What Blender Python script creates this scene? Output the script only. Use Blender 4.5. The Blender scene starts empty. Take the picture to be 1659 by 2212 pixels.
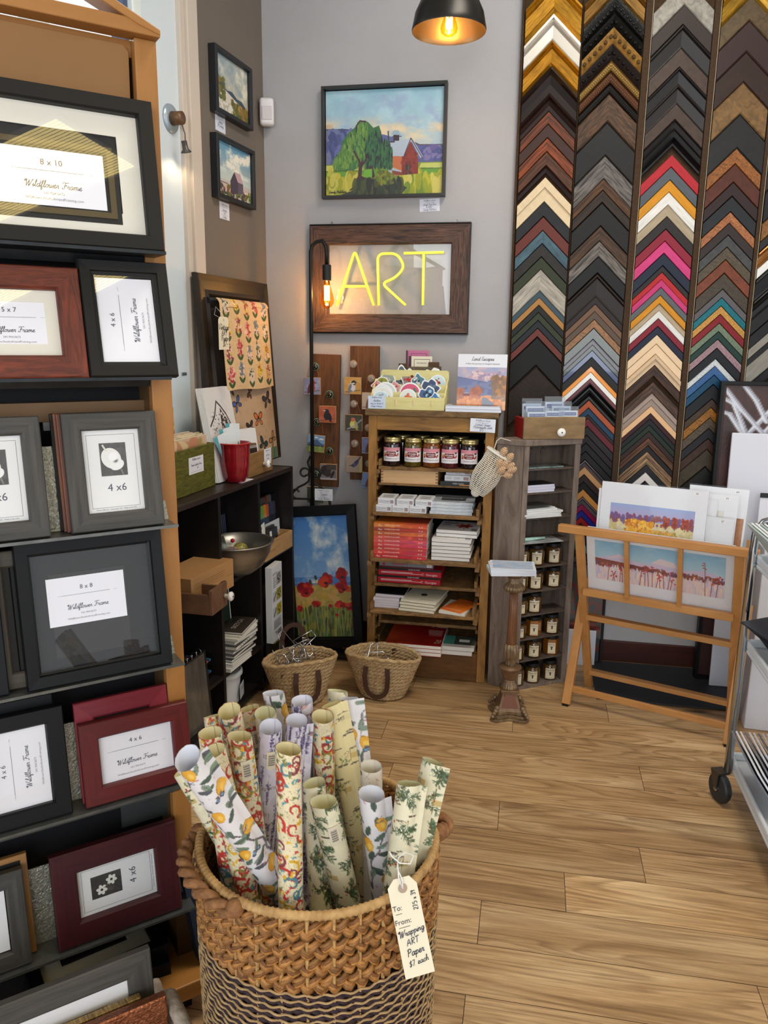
import bpy, bmesh, math, random
import numpy as np
from mathutils import Vector, Matrix
S = bpy.context.scene
COL = S.collection
R = math.radians
random.seed(7)

# ---------------------------------------------------------------- camera
FPX, CAMH = 1690.0, 1.45            # focal length in pixels (frame 1659 x 2212), eye height
_d = np.array([(740 - 829.5) / FPX, -(8896 - 1106.0) / FPX, -1.0]); _d /= np.linalg.norm(_d)
_up = -_d
_Y = np.array([0, 0, -1.0]) - (-_up[2]) * _up; _Y /= np.linalg.norm(_Y)
_X = np.cross(_Y, _up)
CR = np.array([_X, _Y, _up])
cam = bpy.data.objects.new('camera', bpy.data.cameras.new('camera'))
COL.objects.link(cam); S.camera = cam
cam.data.sensor_fit = 'VERTICAL'; cam.data.sensor_height = 24.0
cam.data.lens = 24.0 * FPX / 2212.0
cam.data.clip_start = 0.02; cam.data.clip_end = 100
M4 = Matrix([list(CR[0]) + [0], list(CR[1]) + [0], list(CR[2]) + [CAMH], [0, 0, 0, 1]])
cam.matrix_world = M4

# ---------------------------------------------------------------- world, lights, exposure
W = bpy.data.worlds.new('world'); S.world = W; W.use_nodes = True
W.node_tree.nodes['Background'].inputs[0].default_value = (0.90, 0.95, 1.0, 1)
W.node_tree.nodes['Background'].inputs[1].default_value = 0.75
S.view_settings.view_transform = 'Standard'; S.view_settings.look = 'None'
S.view_settings.gamma = 1; S.view_settings.use_curve_mapping = False
S.view_settings.exposure = 0.78


def area(name, loc, target, sx, sy, power, col):
 l = bpy.data.lights.new(name, 'AREA'); l.shape = 'RECTANGLE'; l.size = sx; l.size_y = sy
 l.energy = power; l.color = col
 o = bpy.data.objects.new(name, l); COL.objects.link(o); o.location = loc
 o.rotation_euler = (Vector(target) - Vector(loc)).to_track_quat('-Z', 'Y').to_euler()
 return o


area('storefront_daylight', (-.6, -3.2, 2.0), (0.3, 3.0, 1.0), 3.2, 1.8, 55, (0.9, 0.95, 1.0))
area('side_window_daylight', (-1.9, 2.9, 1.9), (-0.6, 2.9, 1.5), 0.8, 1.6, 22, (0.78, 0.9, 1.0))

# ---------------------------------------------------------------- frames of reference
EYE = np.array([0, 0, CAMH])


def ray(x, y):
 return CR @ np.array([(x - 829.5) / FPX, -(y - 1106.0) / FPX, -1.0])


class Fr:
 """a standing frame: local x to the right, local y away from the viewer, z up"""
 def __init__(s, ox, oy, deg):
  s.o = np.array([ox, oy, 0.0]); s.a = deg; c, n = math.cos(R(deg)), math.sin(R(deg))
  s.u = np.array([c, n, 0]); s.v = np.array([-n, c, 0])

 def w(s, x, y, z=0.0):
  return Vector(s.o + s.u * x + s.v * y) + Vector((0, 0, z))

 def px(s, x, y, d=0.0, tilt=0.0, z0=0.0):
  """photo point -> (x, z) on the upright plane at depth d (or leaning back by tilt about height z0)"""
  r = ray(x, y); n = s.v * math.cos(R(tilt)) - np.array([0, 0, 1]) * math.sin(R(tilt))
  p0 = s.o + s.v * d + np.array([0, 0, z0])
  p = EYE + r * ((p0 - EYE).dot(n) / r.dot(n)); q = p - p0
  if tilt:
   zz = math.hypot(q.dot(s.v), q[2]) * (1 if q[2] > 0 else -1)
   return q.dot(s.u), zz
  return q.dot(s.u), p[2]

 def gr(s, x, y, z=0.0):
  """photo point -> (x, y) on the level plane at height z"""
  r = ray(x, y); p = EYE + r * ((z - CAMH) / r[2]); q = p - s.o
  return q.dot(s.u), q.dot(s.v)


B = Fr(-0.072, 3.673, -10.63)       # back wall
_c = B.w(B.px(574, 500)[0], 0)
L = Fr(_c.x, _c.y, 73.0)            # left wall
K = Fr(-0.40916, 1.5, 32.0)         # front of the picture frame rack

# ---------------------------------------------------------------- object helpers


def tag(o, label=None, cat=None, group=None, kind=None):
 if label: o['label'] = label
 if cat: o['category'] = cat
 if group: o['group'] = group
 if kind: o['kind'] = kind
 return o


def thing(name, label, cat, F, x, y, z=0.0, rot=0.0, tilt=0.0, group=None, roll=0.0):
 o = bpy.data.objects.new(name, None); COL.objects.link(o); o.empty_display_size = 0.05
 o.location = F.w(x, y, z) if F else (x, y, z)
 o.rotation_euler = (R(-tilt), R(roll), R((F.a if F else 0) + rot))
 return tag(o, label, cat, group)


def lin(c):
 c = np.asarray(c, float) / 255.0
 return np.where(c <= 0.04045, c / 12.92, ((c + 0.055) / 1.055) ** 2.4)


MATS = {}


def mat(c,rough=0.5,metal=0.0,var=0.0,vs=(8,8,8),bump=0.0,bs=200.0,c2=None,coat=0.0,kind='noise',trans=0.0,emit=0.0,spec=0.4,dist=0.0,ry=0):
 """procedural surface: base colour c (0-255 sRGB) drifting to c2 with a stretched noise / wood grain"""
 key=(tuple(c),rough,metal,var,tuple(vs),bump,bs,tuple(c2)if c2 else None,coat,kind,trans,emit,spec,dist,ry)
 if key in MATS: return MATS[key]
 m = bpy.data.materials.new('surface'); m.use_nodes = True; MATS[key] = m
 nt = m.node_tree; N = nt.nodes; Lk = nt.links; b = N['Principled BSDF']
 b.inputs['Roughness'].default_value = rough; b.inputs['Metallic'].default_value = metal
 b.inputs['Coat Weight'].default_value = coat; b.inputs['Transmission Weight'].default_value = trans
 b.inputs['Specular IOR Level'].default_value = spec
 b.inputs['Base Color'].default_value = (*lin(c), 1)
 if emit:
  b.inputs['Emission Color'].default_value = (*lin(c), 1); b.inputs['Emission Strength'].default_value = emit
 tc = N.new('ShaderNodeTexCoord')
 if c2 is not None:
  mp = N.new('ShaderNodeMapping'); mp.inputs['Scale'].default_value = vs
  if ry:
   m0 = N.new('ShaderNodeMapping'); m0.inputs['Rotation'].default_value = (0, R(ry), 0)
   Lk.new(tc.outputs['Object'], m0.inputs['Vector']); Lk.new(m0.outputs[0], mp.inputs['Vector'])
  else: Lk.new(tc.outputs['Object'], mp.inputs['Vector'])
  if kind == 'noise':
   t = N.new('ShaderNodeTexNoise'); t.inputs['Scale'].default_value = 1; t.inputs['Detail'].default_value = 6
   t.inputs['Distortion'].default_value = dist; t.inputs['Roughness'].default_value = 0.62
   Lk.new(mp.outputs[0], t.inputs['Vector']); fac = t.outputs['Fac']
  elif kind == 'vor':
   t = N.new('ShaderNodeTexVoronoi'); t.inputs['Scale'].default_value = 1; t.feature = 'DISTANCE_TO_EDGE'
   Lk.new(mp.outputs[0], t.inputs['Vector']); fac = t.outputs['Distance']
  elif kind == 'wave':
   t=N.new('ShaderNodeTexWave');t.inputs['Scale'].default_value=1;t.inputs['Distortion'].default_value=dist or 6
   t.inputs['Detail'].default_value = 3; t.inputs['Detail Scale'].default_value = 1.2
   Lk.new(mp.outputs[0], t.inputs['Vector']); fac = t.outputs['Fac']
  rp = N.new('ShaderNodeValToRGB'); e = rp.color_ramp.elements
  w_ = 0.5 - 0.42 * (1 - var)
  e[0].position = {'noise': 0.5 - 0.22 + 0.14 * var, 'vor': 0.0, 'wave': 0.15}[kind]; e[0].color = (*lin(c2), 1)
  e[1].position = {'noise': 0.5 + 0.2 - 0.14 * var, 'vor': 0.12, 'wave': 0.8}[kind]; e[1].color = (*lin(c), 1)
  Lk.new(fac, rp.inputs[0]); Lk.new(rp.outputs[0], b.inputs['Base Color'])
 if bump:
  n2 = N.new('ShaderNodeTexNoise'); n2.inputs['Scale'].default_value = bs; n2.inputs['Detail'].default_value = 4
  Lk.new(tc.outputs['Object'], n2.inputs['Vector'])
  if c2 is not None and kind == 'noise' and max(vs) / min(vs) > 3: src = fac
  else: src = n2.outputs['Fac']
  bp=N.new('ShaderNodeBump');bp.inputs['Strength'].default_value=min(1,bump);bp.inputs['Distance'].default_value=0.002
  Lk.new(src, bp.inputs['Height']); Lk.new(bp.outputs[0], b.inputs['Normal'])
 return m


def printmat(rough=0.5, coat=0.0, bump=0.0):
 key = ('print', rough, coat, bump)
 if key in MATS: return MATS[key]
 m = bpy.data.materials.new('printed_surface'); m.use_nodes = True; MATS[key] = m
 N = m.node_tree.nodes; b = N['Principled BSDF']; a = N.new('ShaderNodeAttribute'); a.attribute_name = 'Col'
 b.inputs['Roughness'].default_value = rough; b.inputs['Coat Weight'].default_value = coat
 m.node_tree.links.new(a.outputs['Color'], b.inputs['Base Color'])
 if bump:
  tc = N.new('ShaderNodeTexCoord'); n2 = N.new('ShaderNodeTexNoise'); n2.inputs['Scale'].default_value = 120
  bp=N.new('ShaderNodeBump');bp.inputs['Strength'].default_value=bump;bp.inputs['Distance'].default_value=0.002
  m.node_tree.links.new(tc.outputs['Object'], n2.inputs['Vector'])
  m.node_tree.links.new(n2.outputs['Fac'],bp.inputs['Height']);m.node_tree.links.new(bp.outputs[0],b.inputs['Normal'])
 return m


def glass(rough=0.02, tint=(255, 255, 255), clear=0.9):
 """thin clear glazing: mostly see-through with a surface reflection"""
 key = ('glass', rough, tint, clear)
 if key in MATS: return MATS[key]
 m = bpy.data.materials.new('clear_glazing'); m.use_nodes = True; MATS[key] = m
 N = m.node_tree.nodes; Lk = m.node_tree.links; N.remove(N['Principled BSDF'])
 t = N.new('ShaderNodeBsdfTransparent'); t.inputs[0].default_value = (*lin(tint), 1)
 g = N.new('ShaderNodeBsdfGlossy'); g.inputs['Roughness'].default_value = rough
 f = N.new('ShaderNodeFresnel'); f.inputs['IOR'].default_value = 1.45
 ge=N.new('ShaderNodeNewGeometry');bf=N.new('ShaderNodeMath');bf.operation='SUBTRACT';bf.inputs[0].default_value=1.0
 Lk.new(ge.outputs['Backfacing'], bf.inputs[1])
 mu0=N.new('ShaderNodeMath');mu0.operation='ADD';mu0.inputs[1].default_value=(1-clear)*0.3;Lk.new(f.outputs[0],mu0.inputs[0])
 mu = N.new('ShaderNodeMath'); mu.operation = 'MULTIPLY'; Lk.new(bf.outputs[0], mu.inputs[1])
 mx = N.new('ShaderNodeMixShader')
 Lk.new(mu0.outputs[0],mu.inputs[0]);Lk.new(mu.outputs[0],mx.inputs[0]);Lk.new(t.outputs[0],mx.inputs[1]);Lk.new(g.outputs[0],mx.inputs[2])
 Lk.new(mx.outputs[0], N['Material Output'].inputs['Surface'])
 return m


TXT = {}


def text_geo(s, shear=0.0, weight=0.0):
 k = (s, shear, weight)
 if k not in TXT:
  c=bpy.data.curves.new('t','FONT');c.body=s;c.shear=shear;c.offset=weight;c.resolution_u=2;c.size=1.0
  o = bpy.data.objects.new('t', c); COL.objects.link(o)
  me = bpy.data.meshes.new_from_object(o.evaluated_get(bpy.context.evaluated_depsgraph_get()))
  bpy.data.objects.remove(o); bpy.data.curves.remove(c)
  v = [tuple(p.co) for p in me.vertices]; f = [tuple(p.vertices) for p in me.polygons]
  bpy.data.meshes.remove(me)
  xs = [p[0] for p in v] or [0]
  TXT[k] = (v, f, min(xs), max(xs))
 return TXT[k]


GL = {
'a': (1.25, ["1.0,.8 .6,1 .15,.65 .2,.1 .55,0 .95,.6 1.0,.95 .95,.2 1.1,0 1.25,.2"]),
'b': (1.1, ["0,.2 .4,1.5 .45,2.1 .25,2 .2,.6 .3,.05 .7,.1 .85,.6 .6,.95 .3,.7"]),
'c': (1.0, ["0.9,.8 .6,1 .15,.6 .2,.1 .6,0 1.0,.3"]),
'd': (1.25, ["0.95,.8 .55,1 .15,.6 .2,.1 .5,0 .9,.6 1.1,2.1 .95,.3 1.1,0 1.25,.2"]),
'e': (1.0, ["0,.2 .6,.6 .65,.95 .4,1 .15,.6 .2,.1 .6,0 1.0,.3"]),
'f': (.8, ["0,.2 .5,1.3 .65,2 .45,2.1 .3,1.4 .2,-.5 .3,-.9 .5,-.7 .45,-.1 .3,.1 .8,.3"]),
'g': (1.2, ["1,.8 .6,1 .15,.65 .2,.15 .55,.05 .95,.6 1,.95 .9,-.6 .5,-.95 .2,-.6 .8,-.1 1.2,.3"]),
'h': (1.15, ["0,.2 .4,1.6 .4,2.1 .25,2 .2,0", "0.2,.5 .5,.95 .8,.9 .8,.1 1.15,.15"]),
'i': (.6, ["0,.2 .3,.95 .25,.15 .4,0 .6,.25", "0.38,1.45 .43,1.52"]),
'j': (.6, ["0,.2 .35,.95 .3,-.6 .0,-.9 -.1,-.6 .6,.25", "0.4,1.45 .45,1.52"]),
'k': (1.0, ["0,.2 .4,1.6 .4,2.1 .25,2 .2,0", "0.2,.45 .7,.9 .65,.6 .25,.5 .6,.05 1,.2"]),
'l': (.6, ["0,.2 .45,1.5 .5,2.1 .3,2.1 .2,.4 .35,0 .6,.25"]),
'm': (1.55, ["0,.7 .2,.95 .2,0", "0.2,.5 .45,.95 .7,.85 .7,0", "0.7,.5 .95,.95 1.2,.85 1.2,.1 1.55,.2"]),
'n': (1.1, ["0,.7 .2,.95 .2,0", "0.2,.5 .45,.95 .75,.85 .75,.1 1.1,.2"]),
'o': (1.05, ["0.6,1 .2,.8 .15,.3 .4,0 .8,.2 .85,.7 .6,1 .7,.8 1.05,.8"]),
'p': (1.1, ["0,.7 .25,.95 .15,-.95", "0.2,.6 .5,1 .85,.8 .8,.25 .5,0 .2,.2"]),
'q': (1.1, ["0.9,.8 .5,1 .15,.6 .3,.05 .8,.3 .95,.95 .85,-.9 1.1,-.6"]),
'r': (.8, ["0,.3 .2,1.05 .3,.9 .55,.85 .5,.2 .6,0 .8,.2"]),
's': (.85, ["0,.2 .4,1 .5,.8 .7,.3 .5,0 .15,.1 .85,.25"]),
't': (.7, ["0,.2 .35,1.6 .25,.3 .4,0 .7,.25", "0.05,1.1 .6,1.15"]),
'u': (1.15, ["0,.8 .15,.95 .15,.2 .4,0 .75,.3 .85,.95 .8,.2 .95,0 1.15,.2"]),
'v': (.95, ["0,.8 .15,.95 .35,.05 .45,.05 .8,.9 .95,.85"]),
'w': (1.4, ["0,.8 .15,.95 .2,.2 .4,0 .65,.3 .7,.9 .75,.2 .95,0 1.2,.4 1.2,.9 1.4,.8"]),
'x': (.95, ["0,.8 .3,.9 .6,.1 .95,.2", "0.75,.95 .1,0"]),
'y': (1.15, ["0,.8 .15,.95 .15,.3 .4,.1 .75,.4 .85,.95 .75,-.6 .4,-.95 .2,-.6 1.15,.3"]),
'z': (.95, ["0,.85 .7,.9 .1,.1 .5,.05 .5,-.6 .2,-.7 .95,.3"]),
'W':(2.3,["-.3,1.6 .0,2.05 .3,1.7 .1,1.45 -.1,1.8 .3,2.1 .45,1.6 .5,.1 .55,0 1.1,1.5 1.2,1.9 1.2,.1 1.3,0 1.9,1.4 2.2,2.1 2.4,2.0"]),
'F':(1.7,["0.9,2 .8,.4 .5,0 .1,.15 .2,.45","0.2,1.7 .1,1.95 .6,2.1 1.1,2.0 1.8,2.15 1.95,1.95","0.5,1.05 1.3,1.15 1.35,1.3 1.35,.95"]),
'S': (1.4, ["1.2,1.8 .8,2.1 .35,1.7 .8,1.1 1.0,.5 .6,0 .1,.2 .2,.5 1.4,.2"]),
'P': (1.4, ["0.4,1.9 .3,0", "0.1,1.7 .6,2.1 1.2,1.8 1.1,1.2 .4,1.0"]),
'A': (1.5, ["0,0 .7,2.1 1.3,0", "0.3,.8 1.1,.8"]),
'R': (1.5, ["0.3,0 .35,2", "0.1,1.8 .7,2.15 1.2,1.8 1.0,1.2 .4,1.05 1.4,0"]),
'T': (1.5, ["0.7,0 .75,2.0", "0,2.0 1.5,2.1"]),
'V': (1.5, ["0,2 .5,0 1.3,2.1"]),
'B': (1.4, ["0.3,0 .35,2", "0.1,1.9 .8,2.1 1.1,1.6 .4,1.1 1.2,.8 1.0,.1 .2,0"]),
'C': (1.4, ["1.2,1.7 .8,2.1 .25,1.4 .3,.4 .8,0 1.4,.4"]),
'L': (1.3, ["1.0,1.9 .7,2.1 .5,1.2 .4,.2 .1,.1 .5,.15 1.3,0"]),
'E': (1.2, ["1.1,1.8 .6,2.1 .3,1.6 .7,1.15 .2,.7 .4,0 1.2,.3"]),
'J': (1.1, ["0.2,1.8 1.0,2.1 .7,.2 .2,-.3 .1,.2 1.1,.4"]),
'O': (1.5, ["0.8,2.1 .2,1.4 .3,.3 .8,0 1.4,.7 1.2,1.8 .8,2.1"]),
'H': (1.5, ["0.3,2.1 .2,0", "1.2,2.1 1.1,0", "0.2,1.0 1.2,1.1"]),
'M': (1.9, ["0.1,0 .4,2.1 .9,.3 1.5,2.1 1.7,0"]),
'D': (1.5, ["0.3,2 .3,0", "0,2.0 .8,2.1 1.4,1.2 1.0,.2 .2,0"]),
'$': (1.2, ["1.0,1.6 .5,1.8 .2,1.3 .9,.8 .8,.2 .1,.3", "0.6,2.2 .5,-.2"]),
'1': (.6, ["0.1,1.6 .35,2 .3,0"]), '2': (1.1, ["0.1,1.6 .5,2 .9,1.5 .1,.1 .4,.1 1.05,.0"]),
'3': (1.1, ["0.1,1.8 .7,2 .8,1.4 .4,1.1 .9,.7 .7,.0 .1,.2"]), '4': (1.1, ["0.7,2 .1,.8 1.0,.8", "0.75,1.4 .7,0"]),
'5': (1.1, ["0.9,2 .3,1.95 .2,1.2 .8,1.2 .9,.4 .5,0 .1,.2"]), '6': (1.1, ["0.8,2 .3,1.2 .2,.4 .5,0 .9,.4 .6,.9 .2,.6"]),
'7': (1.0, ["0.1,1.9 .9,1.95 .4,0"]), '8': (1.1, ["0.8,1.7 .4,2 .2,1.5 .8,.7 .6,0 .2,.3 .5,1.0 .8,1.7"]),
'9': (1.1, ["0.8,1.5 .4,1.9 .2,1.3 .6,1.1 .85,1.7 .6,0"]), '0': (1.1, ["0.5,2 .15,1 .5,0 .9,1 .5,2"]),
'.':(.4,["0.15,0 .2,.08"]),'-':(.9,["0.1,.8 .8,.85"]),',':(.4,["0.2,.1 .1,-.3"]),'"':(.6,["0.1,2 .1,1.7","0.35,2 .35,1.7"]),
"'": (.3, ["0.1,2 .1,1.7"]), ' ': (.8, []), '/': (.8, ["0,0 .7,2"]), '~': (.9, ["0.1,.8 .8,.85"]),
}


def strokes(s, slant=0.25):
 out, x = [], 0.0
 for ch in s:
  if ch not in GL: ch = ch.lower() if ch.lower() in GL else ' '
  adv, st = GL[ch]
  for q in st:
   p = [tuple(float(a) for a in t.split(',')) for t in q.split()]
   p = [(px + x + py * slant, py) for px, py in p]
   r = []
   for i in range(len(p) - 1):
    p0 = p[max(i - 1, 0)]; p1 = p[i]; p2 = p[i + 1]; p3 = p[min(i + 2, len(p) - 1)]
    n = 3 if len(p) > 2 else 1
    for k in range(n):
     t = k / n
     r.append(tuple(0.5 * ((2 * b) + (c - a) * t + (2 * a - 5 * b + 4 * c - d) * t * t + (3 * b - a - 3 * c + d) * t ** 3)
                                   for a, b, c, d in zip(p0, p1, p2, p3)))
   r.append(p[-1]); out.append(r)
  x += adv
 return out, x


class MB:
 """collects shapes; build() links them as ONE mesh object"""
 def __init__(s):
  s.v, s.f, s.m, s.M, s.cols = [], [], [], Matrix(), None

 def at(s, x=0, y=0, z=0, rx=0, ry=0, rz=0):
  s.M=Matrix.Translation((x,y,z))@Matrix.Rotation(R(rz),4,'Z')@Matrix.Rotation(R(ry),4,'Y')@Matrix.Rotation(R(rx),4,'X');return s

 def add(s, vs, fs, mi=0):
  n = len(s.v); M = s.M
  s.v+=[tuple(M@Vector(p))for p in vs];s.f+=[tuple(i+n for i in f)for f in fs];s.m+=[mi]*len(fs);return s

 def box(s, x0, x1, y0, y1, z0, z1, mi=0):
  return s.add([(x0, y0, z0), (x1, y0, z0), (x1, y1, z0), (x0, y1, z0), (x0, y0, z1), (x1, y0, z1), (x1, y1, z1), (x0, y1, z1)],
                     [(0, 3, 2, 1), (4, 5, 6, 7), (0, 1, 5, 4), (1, 2, 6, 5), (2, 3, 7, 6), (3, 0, 4, 7)], mi)

 def bar(s, a, b, w, d=None, mi=0, up=(0, 0, 1)):
  """square bar from a to b, w wide, d deep"""
  d = d or w; a = Vector(a); b = Vector(b); t = (b - a).normalized(); up = Vector(up)
  sx = t.cross(up)
  if sx.length < 1e-4: sx = t.cross(Vector((0, 1, 0)))
  sx.normalize(); sy = sx.cross(t).normalized()
  vs = [p + sx * (i * w / 2) + sy * (j * d / 2) for p in (a, b) for i, j in ((-1, -1), (1, -1), (1, 1), (-1, 1))]
  return s.add(vs, [(0, 1, 2, 3), (7, 6, 5, 4), (0, 4, 5, 1), (1, 5, 6, 2), (2, 6, 7, 3), (3, 7, 4, 0)], mi)

 def prism(s, poly, y0, y1, mi=0):
  """poly in (x, z), extruded from y0 (front) to y1"""
  n = len(poly)
  return s.add([(x, y0, z) for x, z in poly] + [(x, y1, z) for x, z in poly],
                     [tuple(range(n)), tuple(range(2 * n - 1, n - 1, -1))] + [(i, i + n, (i + 1) % n + n, (i + 1) % n) for i in range(n)], mi)

 def slab(s, poly, z0, z1, mi=0):
  n = len(poly)
  return s.add([(x, y, z0) for x, y in poly] + [(x, y, z1) for x, y in poly],
                     [tuple(range(n - 1, -1, -1)), tuple(range(n, 2 * n))] + [(i, (i + 1) % n, (i + 1) % n + n, i + n) for i in range(n)], mi)

 def tube(s, pts, r, seg=8, mi=0, closed=False, squash=1.0):
  P = [Vector(p) for p in pts]; n = len(P); rr = r if isinstance(r, (list, tuple)) else [r] * n
  vs = []; ref = None
  for i in range(n):
   if closed: t = P[(i + 1) % n] - P[i - 1]
   else: t = P[min(i + 1, n - 1)] - P[max(i - 1, 0)]
   t.normalize()
   if ref is None:
    ref = t.cross(Vector((0, 0, 1)))
    if ref.length < 1e-3: ref = t.cross(Vector((1, 0, 0)))
   ref = (ref - t * ref.dot(t)); ref.normalize(); u = t.cross(ref)
   vs+=[P[i]+ref*(rr[i]*math.cos(2*math.pi*k/seg))+u*(rr[i]*squash*math.sin(2*math.pi*k/seg))for k in range(seg)]
  fs = []
  for i in range(n if closed else n - 1):
   a, b = i * seg, ((i + 1) % n) * seg
   fs += [(a + k, b + k, b + (k + 1) % seg, a + (k + 1) % seg) for k in range(seg)]
  if not closed: fs += [tuple(range(seg)), tuple(range(n * seg - 1, (n - 1) * seg - 1, -1))]
  return s.add(vs, fs, mi)

 def lathe(s, prof, seg=24, mi=0, ox=0, oy=0, oz=0, sx=1, sy=1, flute=0, fa=0.0):
  vs = []
  for r, z in prof:
   for k in range(seg):
    a = 2 * math.pi * k / seg; q = r * (1 + fa * (abs(math.sin(a * flute / 2)) - .6)) if flute else r
    vs.append((ox + q * sx * math.cos(a), oy + q * sy * math.sin(a), oz + z))
  n = len(prof)
  fs=[(i*seg+k,i*seg+(k+1)%seg,(i+1)*seg+(k+1)%seg,(i+1)*seg+k)for i in range(n-1)for k in range(seg)]
  fs += [tuple(range(seg - 1, -1, -1)), tuple(range((n - 1) * seg, n * seg))]
  return s.add(vs, fs, mi)

 def ball(s, x, y, z, r, seg=10, mi=0, sx=1, sy=1, sz=1):
  h = max(3, seg // 2)
  vs = [(x, y, z - r * sz)]
  for i in range(1, h):
   t = math.pi * i / h
   vs+=[(x+r*sx*math.sin(t)*math.cos(2*math.pi*k/seg),y+r*sy*math.sin(t)*math.sin(2*math.pi*k/seg),z-r*sz*math.cos(t))for k in range(seg)]
  vs.append((x, y, z + r * sz)); e = len(vs) - 1
  fs = [(0, 1 + (k + 1) % seg, 1 + k) for k in range(seg)]
  for i in range(h - 2):
   a = 1 + i * seg; b = a + seg
   fs += [(a + k, a + (k + 1) % seg, b + (k + 1) % seg, b + k) for k in range(seg)]
  a = 1 + (h - 2) * seg; fs += [(a + k, a + (k + 1) % seg, e) for k in range(seg)]
  return s.add(vs, fs, mi)

 def text(s, t, x, z, size, y=0.0, align='c', shear=0.0, weight=0.0, mi=0, rot=0, sx=1.0, flat=False, fit=None):
  """lettering on the front (x, z) plane; flat=True lays it on the (x, y) plane at height y"""
  v, f, x0, x1 = text_geo(t, shear, weight)
  if fit: size = min(size, fit / max(1e-6, (x1 - x0)))
  off = {'c': -(x0 + x1) / 2, 'l': -x0, 'r': -x1}[align]
  c, n = math.cos(R(rot)), math.sin(R(rot)); vs = []
  for p in v:
   a, b = (p[0] + off) * size * sx, (p[1] - (0.35 if align == 'c' else 0)) * size
   a, b = a * c - b * n, a * n + b * c
   vs.append((x + a, y, z + b) if not flat else (x + a, z + b, y))
  return s.add(vs, f, mi)

 def write(s, t, x, z, size, y=0.0, w=0.12, align='c', mi=0, rot=0, slant=0.25, flat=False):
  """pen strokes; size = x-height"""
  st, tot = strokes(t, slant); off = {'c': -tot / 2, 'l': 0, 'r': -tot}[align]
  c, n = math.cos(R(rot)), math.sin(R(rot))
  for line in st:
   q = [((px + off) * size, (py - .4) * size) for px, py in line]
   q = [(x + a * c - b * n, z + a * n + b * c) for a, b in q]
   vs, fs, h = [], [], w * size / 2
   for i in range(len(q)):
    dx=q[min(i+1,len(q)-1)][0]-q[max(i-1,0)][0];dz=q[min(i+1,len(q)-1)][1]-q[max(i-1,0)][1]
    l = math.hypot(dx, dz) or 1; nx, nz = -dz / l * h, dx / l * h
    for sg in (1, -1):
     a, b = q[i][0] + nx * sg, q[i][1] + nz * sg
     vs.append((a, y, b) if not flat else (a, b, y))
   fs = [(2 * i, 2 * i + 1, 2 * i + 3, 2 * i + 2) for i in range(len(q) - 1)]
   s.add(vs, fs, mi)
  return s

 def rect(s, x0, x1, z0, z1, y, mi=0, flat=False):
  if flat: return s.add([(x0, z0, y), (x1, z0, y), (x1, z1, y), (x0, z1, y)], [(0, 1, 2, 3)], mi)
  return s.add([(x0, y, z0), (x1, y, z0), (x1, y, z1), (x0, y, z1)], [(0, 1, 2, 3)], mi)

 def build(s, name, mats, parent=None, smooth=False, bev=0.0, label=None, sub=0, seg=2):
  me = bpy.data.meshes.new(name); me.from_pydata(s.v, [], s.f)
  if not isinstance(mats, (list, tuple)): mats = [mats]
  for m in mats: me.materials.append(m)
  if len(mats) > 1: me.polygons.foreach_set('material_index', s.m)
  if smooth: me.polygons.foreach_set('use_smooth', [True] * len(s.f))
  me.update()
  o = bpy.data.objects.new(name, me); COL.objects.link(o)
  if parent: o.parent = parent
  if bev:
   md=o.modifiers.new('bevel','BEVEL');md.width=bev;md.segments=seg;md.limit_method='ANGLE';md.angle_limit=R(40)
   md.harden_normals = False
  if label: o['label'] = label
  return o


def copy_tree(o, parent=None):
 c = o.copy(); COL.objects.link(c); c.parent = parent
 for ch in o.children: copy_tree(ch, c)
 return c


def struct(name, mb, m, **kw):
 o = mb.build(name, m, **kw); o['kind'] = 'structure'; return o


# ---------------------------------------------------------------- drawn pictures (colour per vertex on a fine grid)
_rs = np.random.RandomState(3)


def vn(h, w, cy, cx, rs=None):
 rs = rs or _rs; g = rs.rand(cy + 2, cx + 2)
 y = np.linspace(0, cy, h, endpoint=False); x = np.linspace(0, cx, w, endpoint=False)
 yi, xi = y.astype(int), x.astype(int); fy, fx = y - yi, x - xi
 fy = (fy * fy * (3 - 2 * fy))[:, None]; fx = (fx * fx * (3 - 2 * fx))[None]
 a = g[yi][:, xi]; b = g[yi][:, xi + 1]; c = g[yi + 1][:, xi]; d = g[yi + 1][:, xi + 1]
 return (a * (1 - fx) + b * fx) * (1 - fy) + (c * (1 - fx) + d * fx) * fy


def fbm(h, w, cy, cx, o=4):
 r = 0; t = 0
 for i in range(o): r = r + vn(h, w, cy * 2 ** i, cx * 2 ** i) / 1.7 ** i; t += 1 / 1.7 ** i
 return r / t


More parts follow.
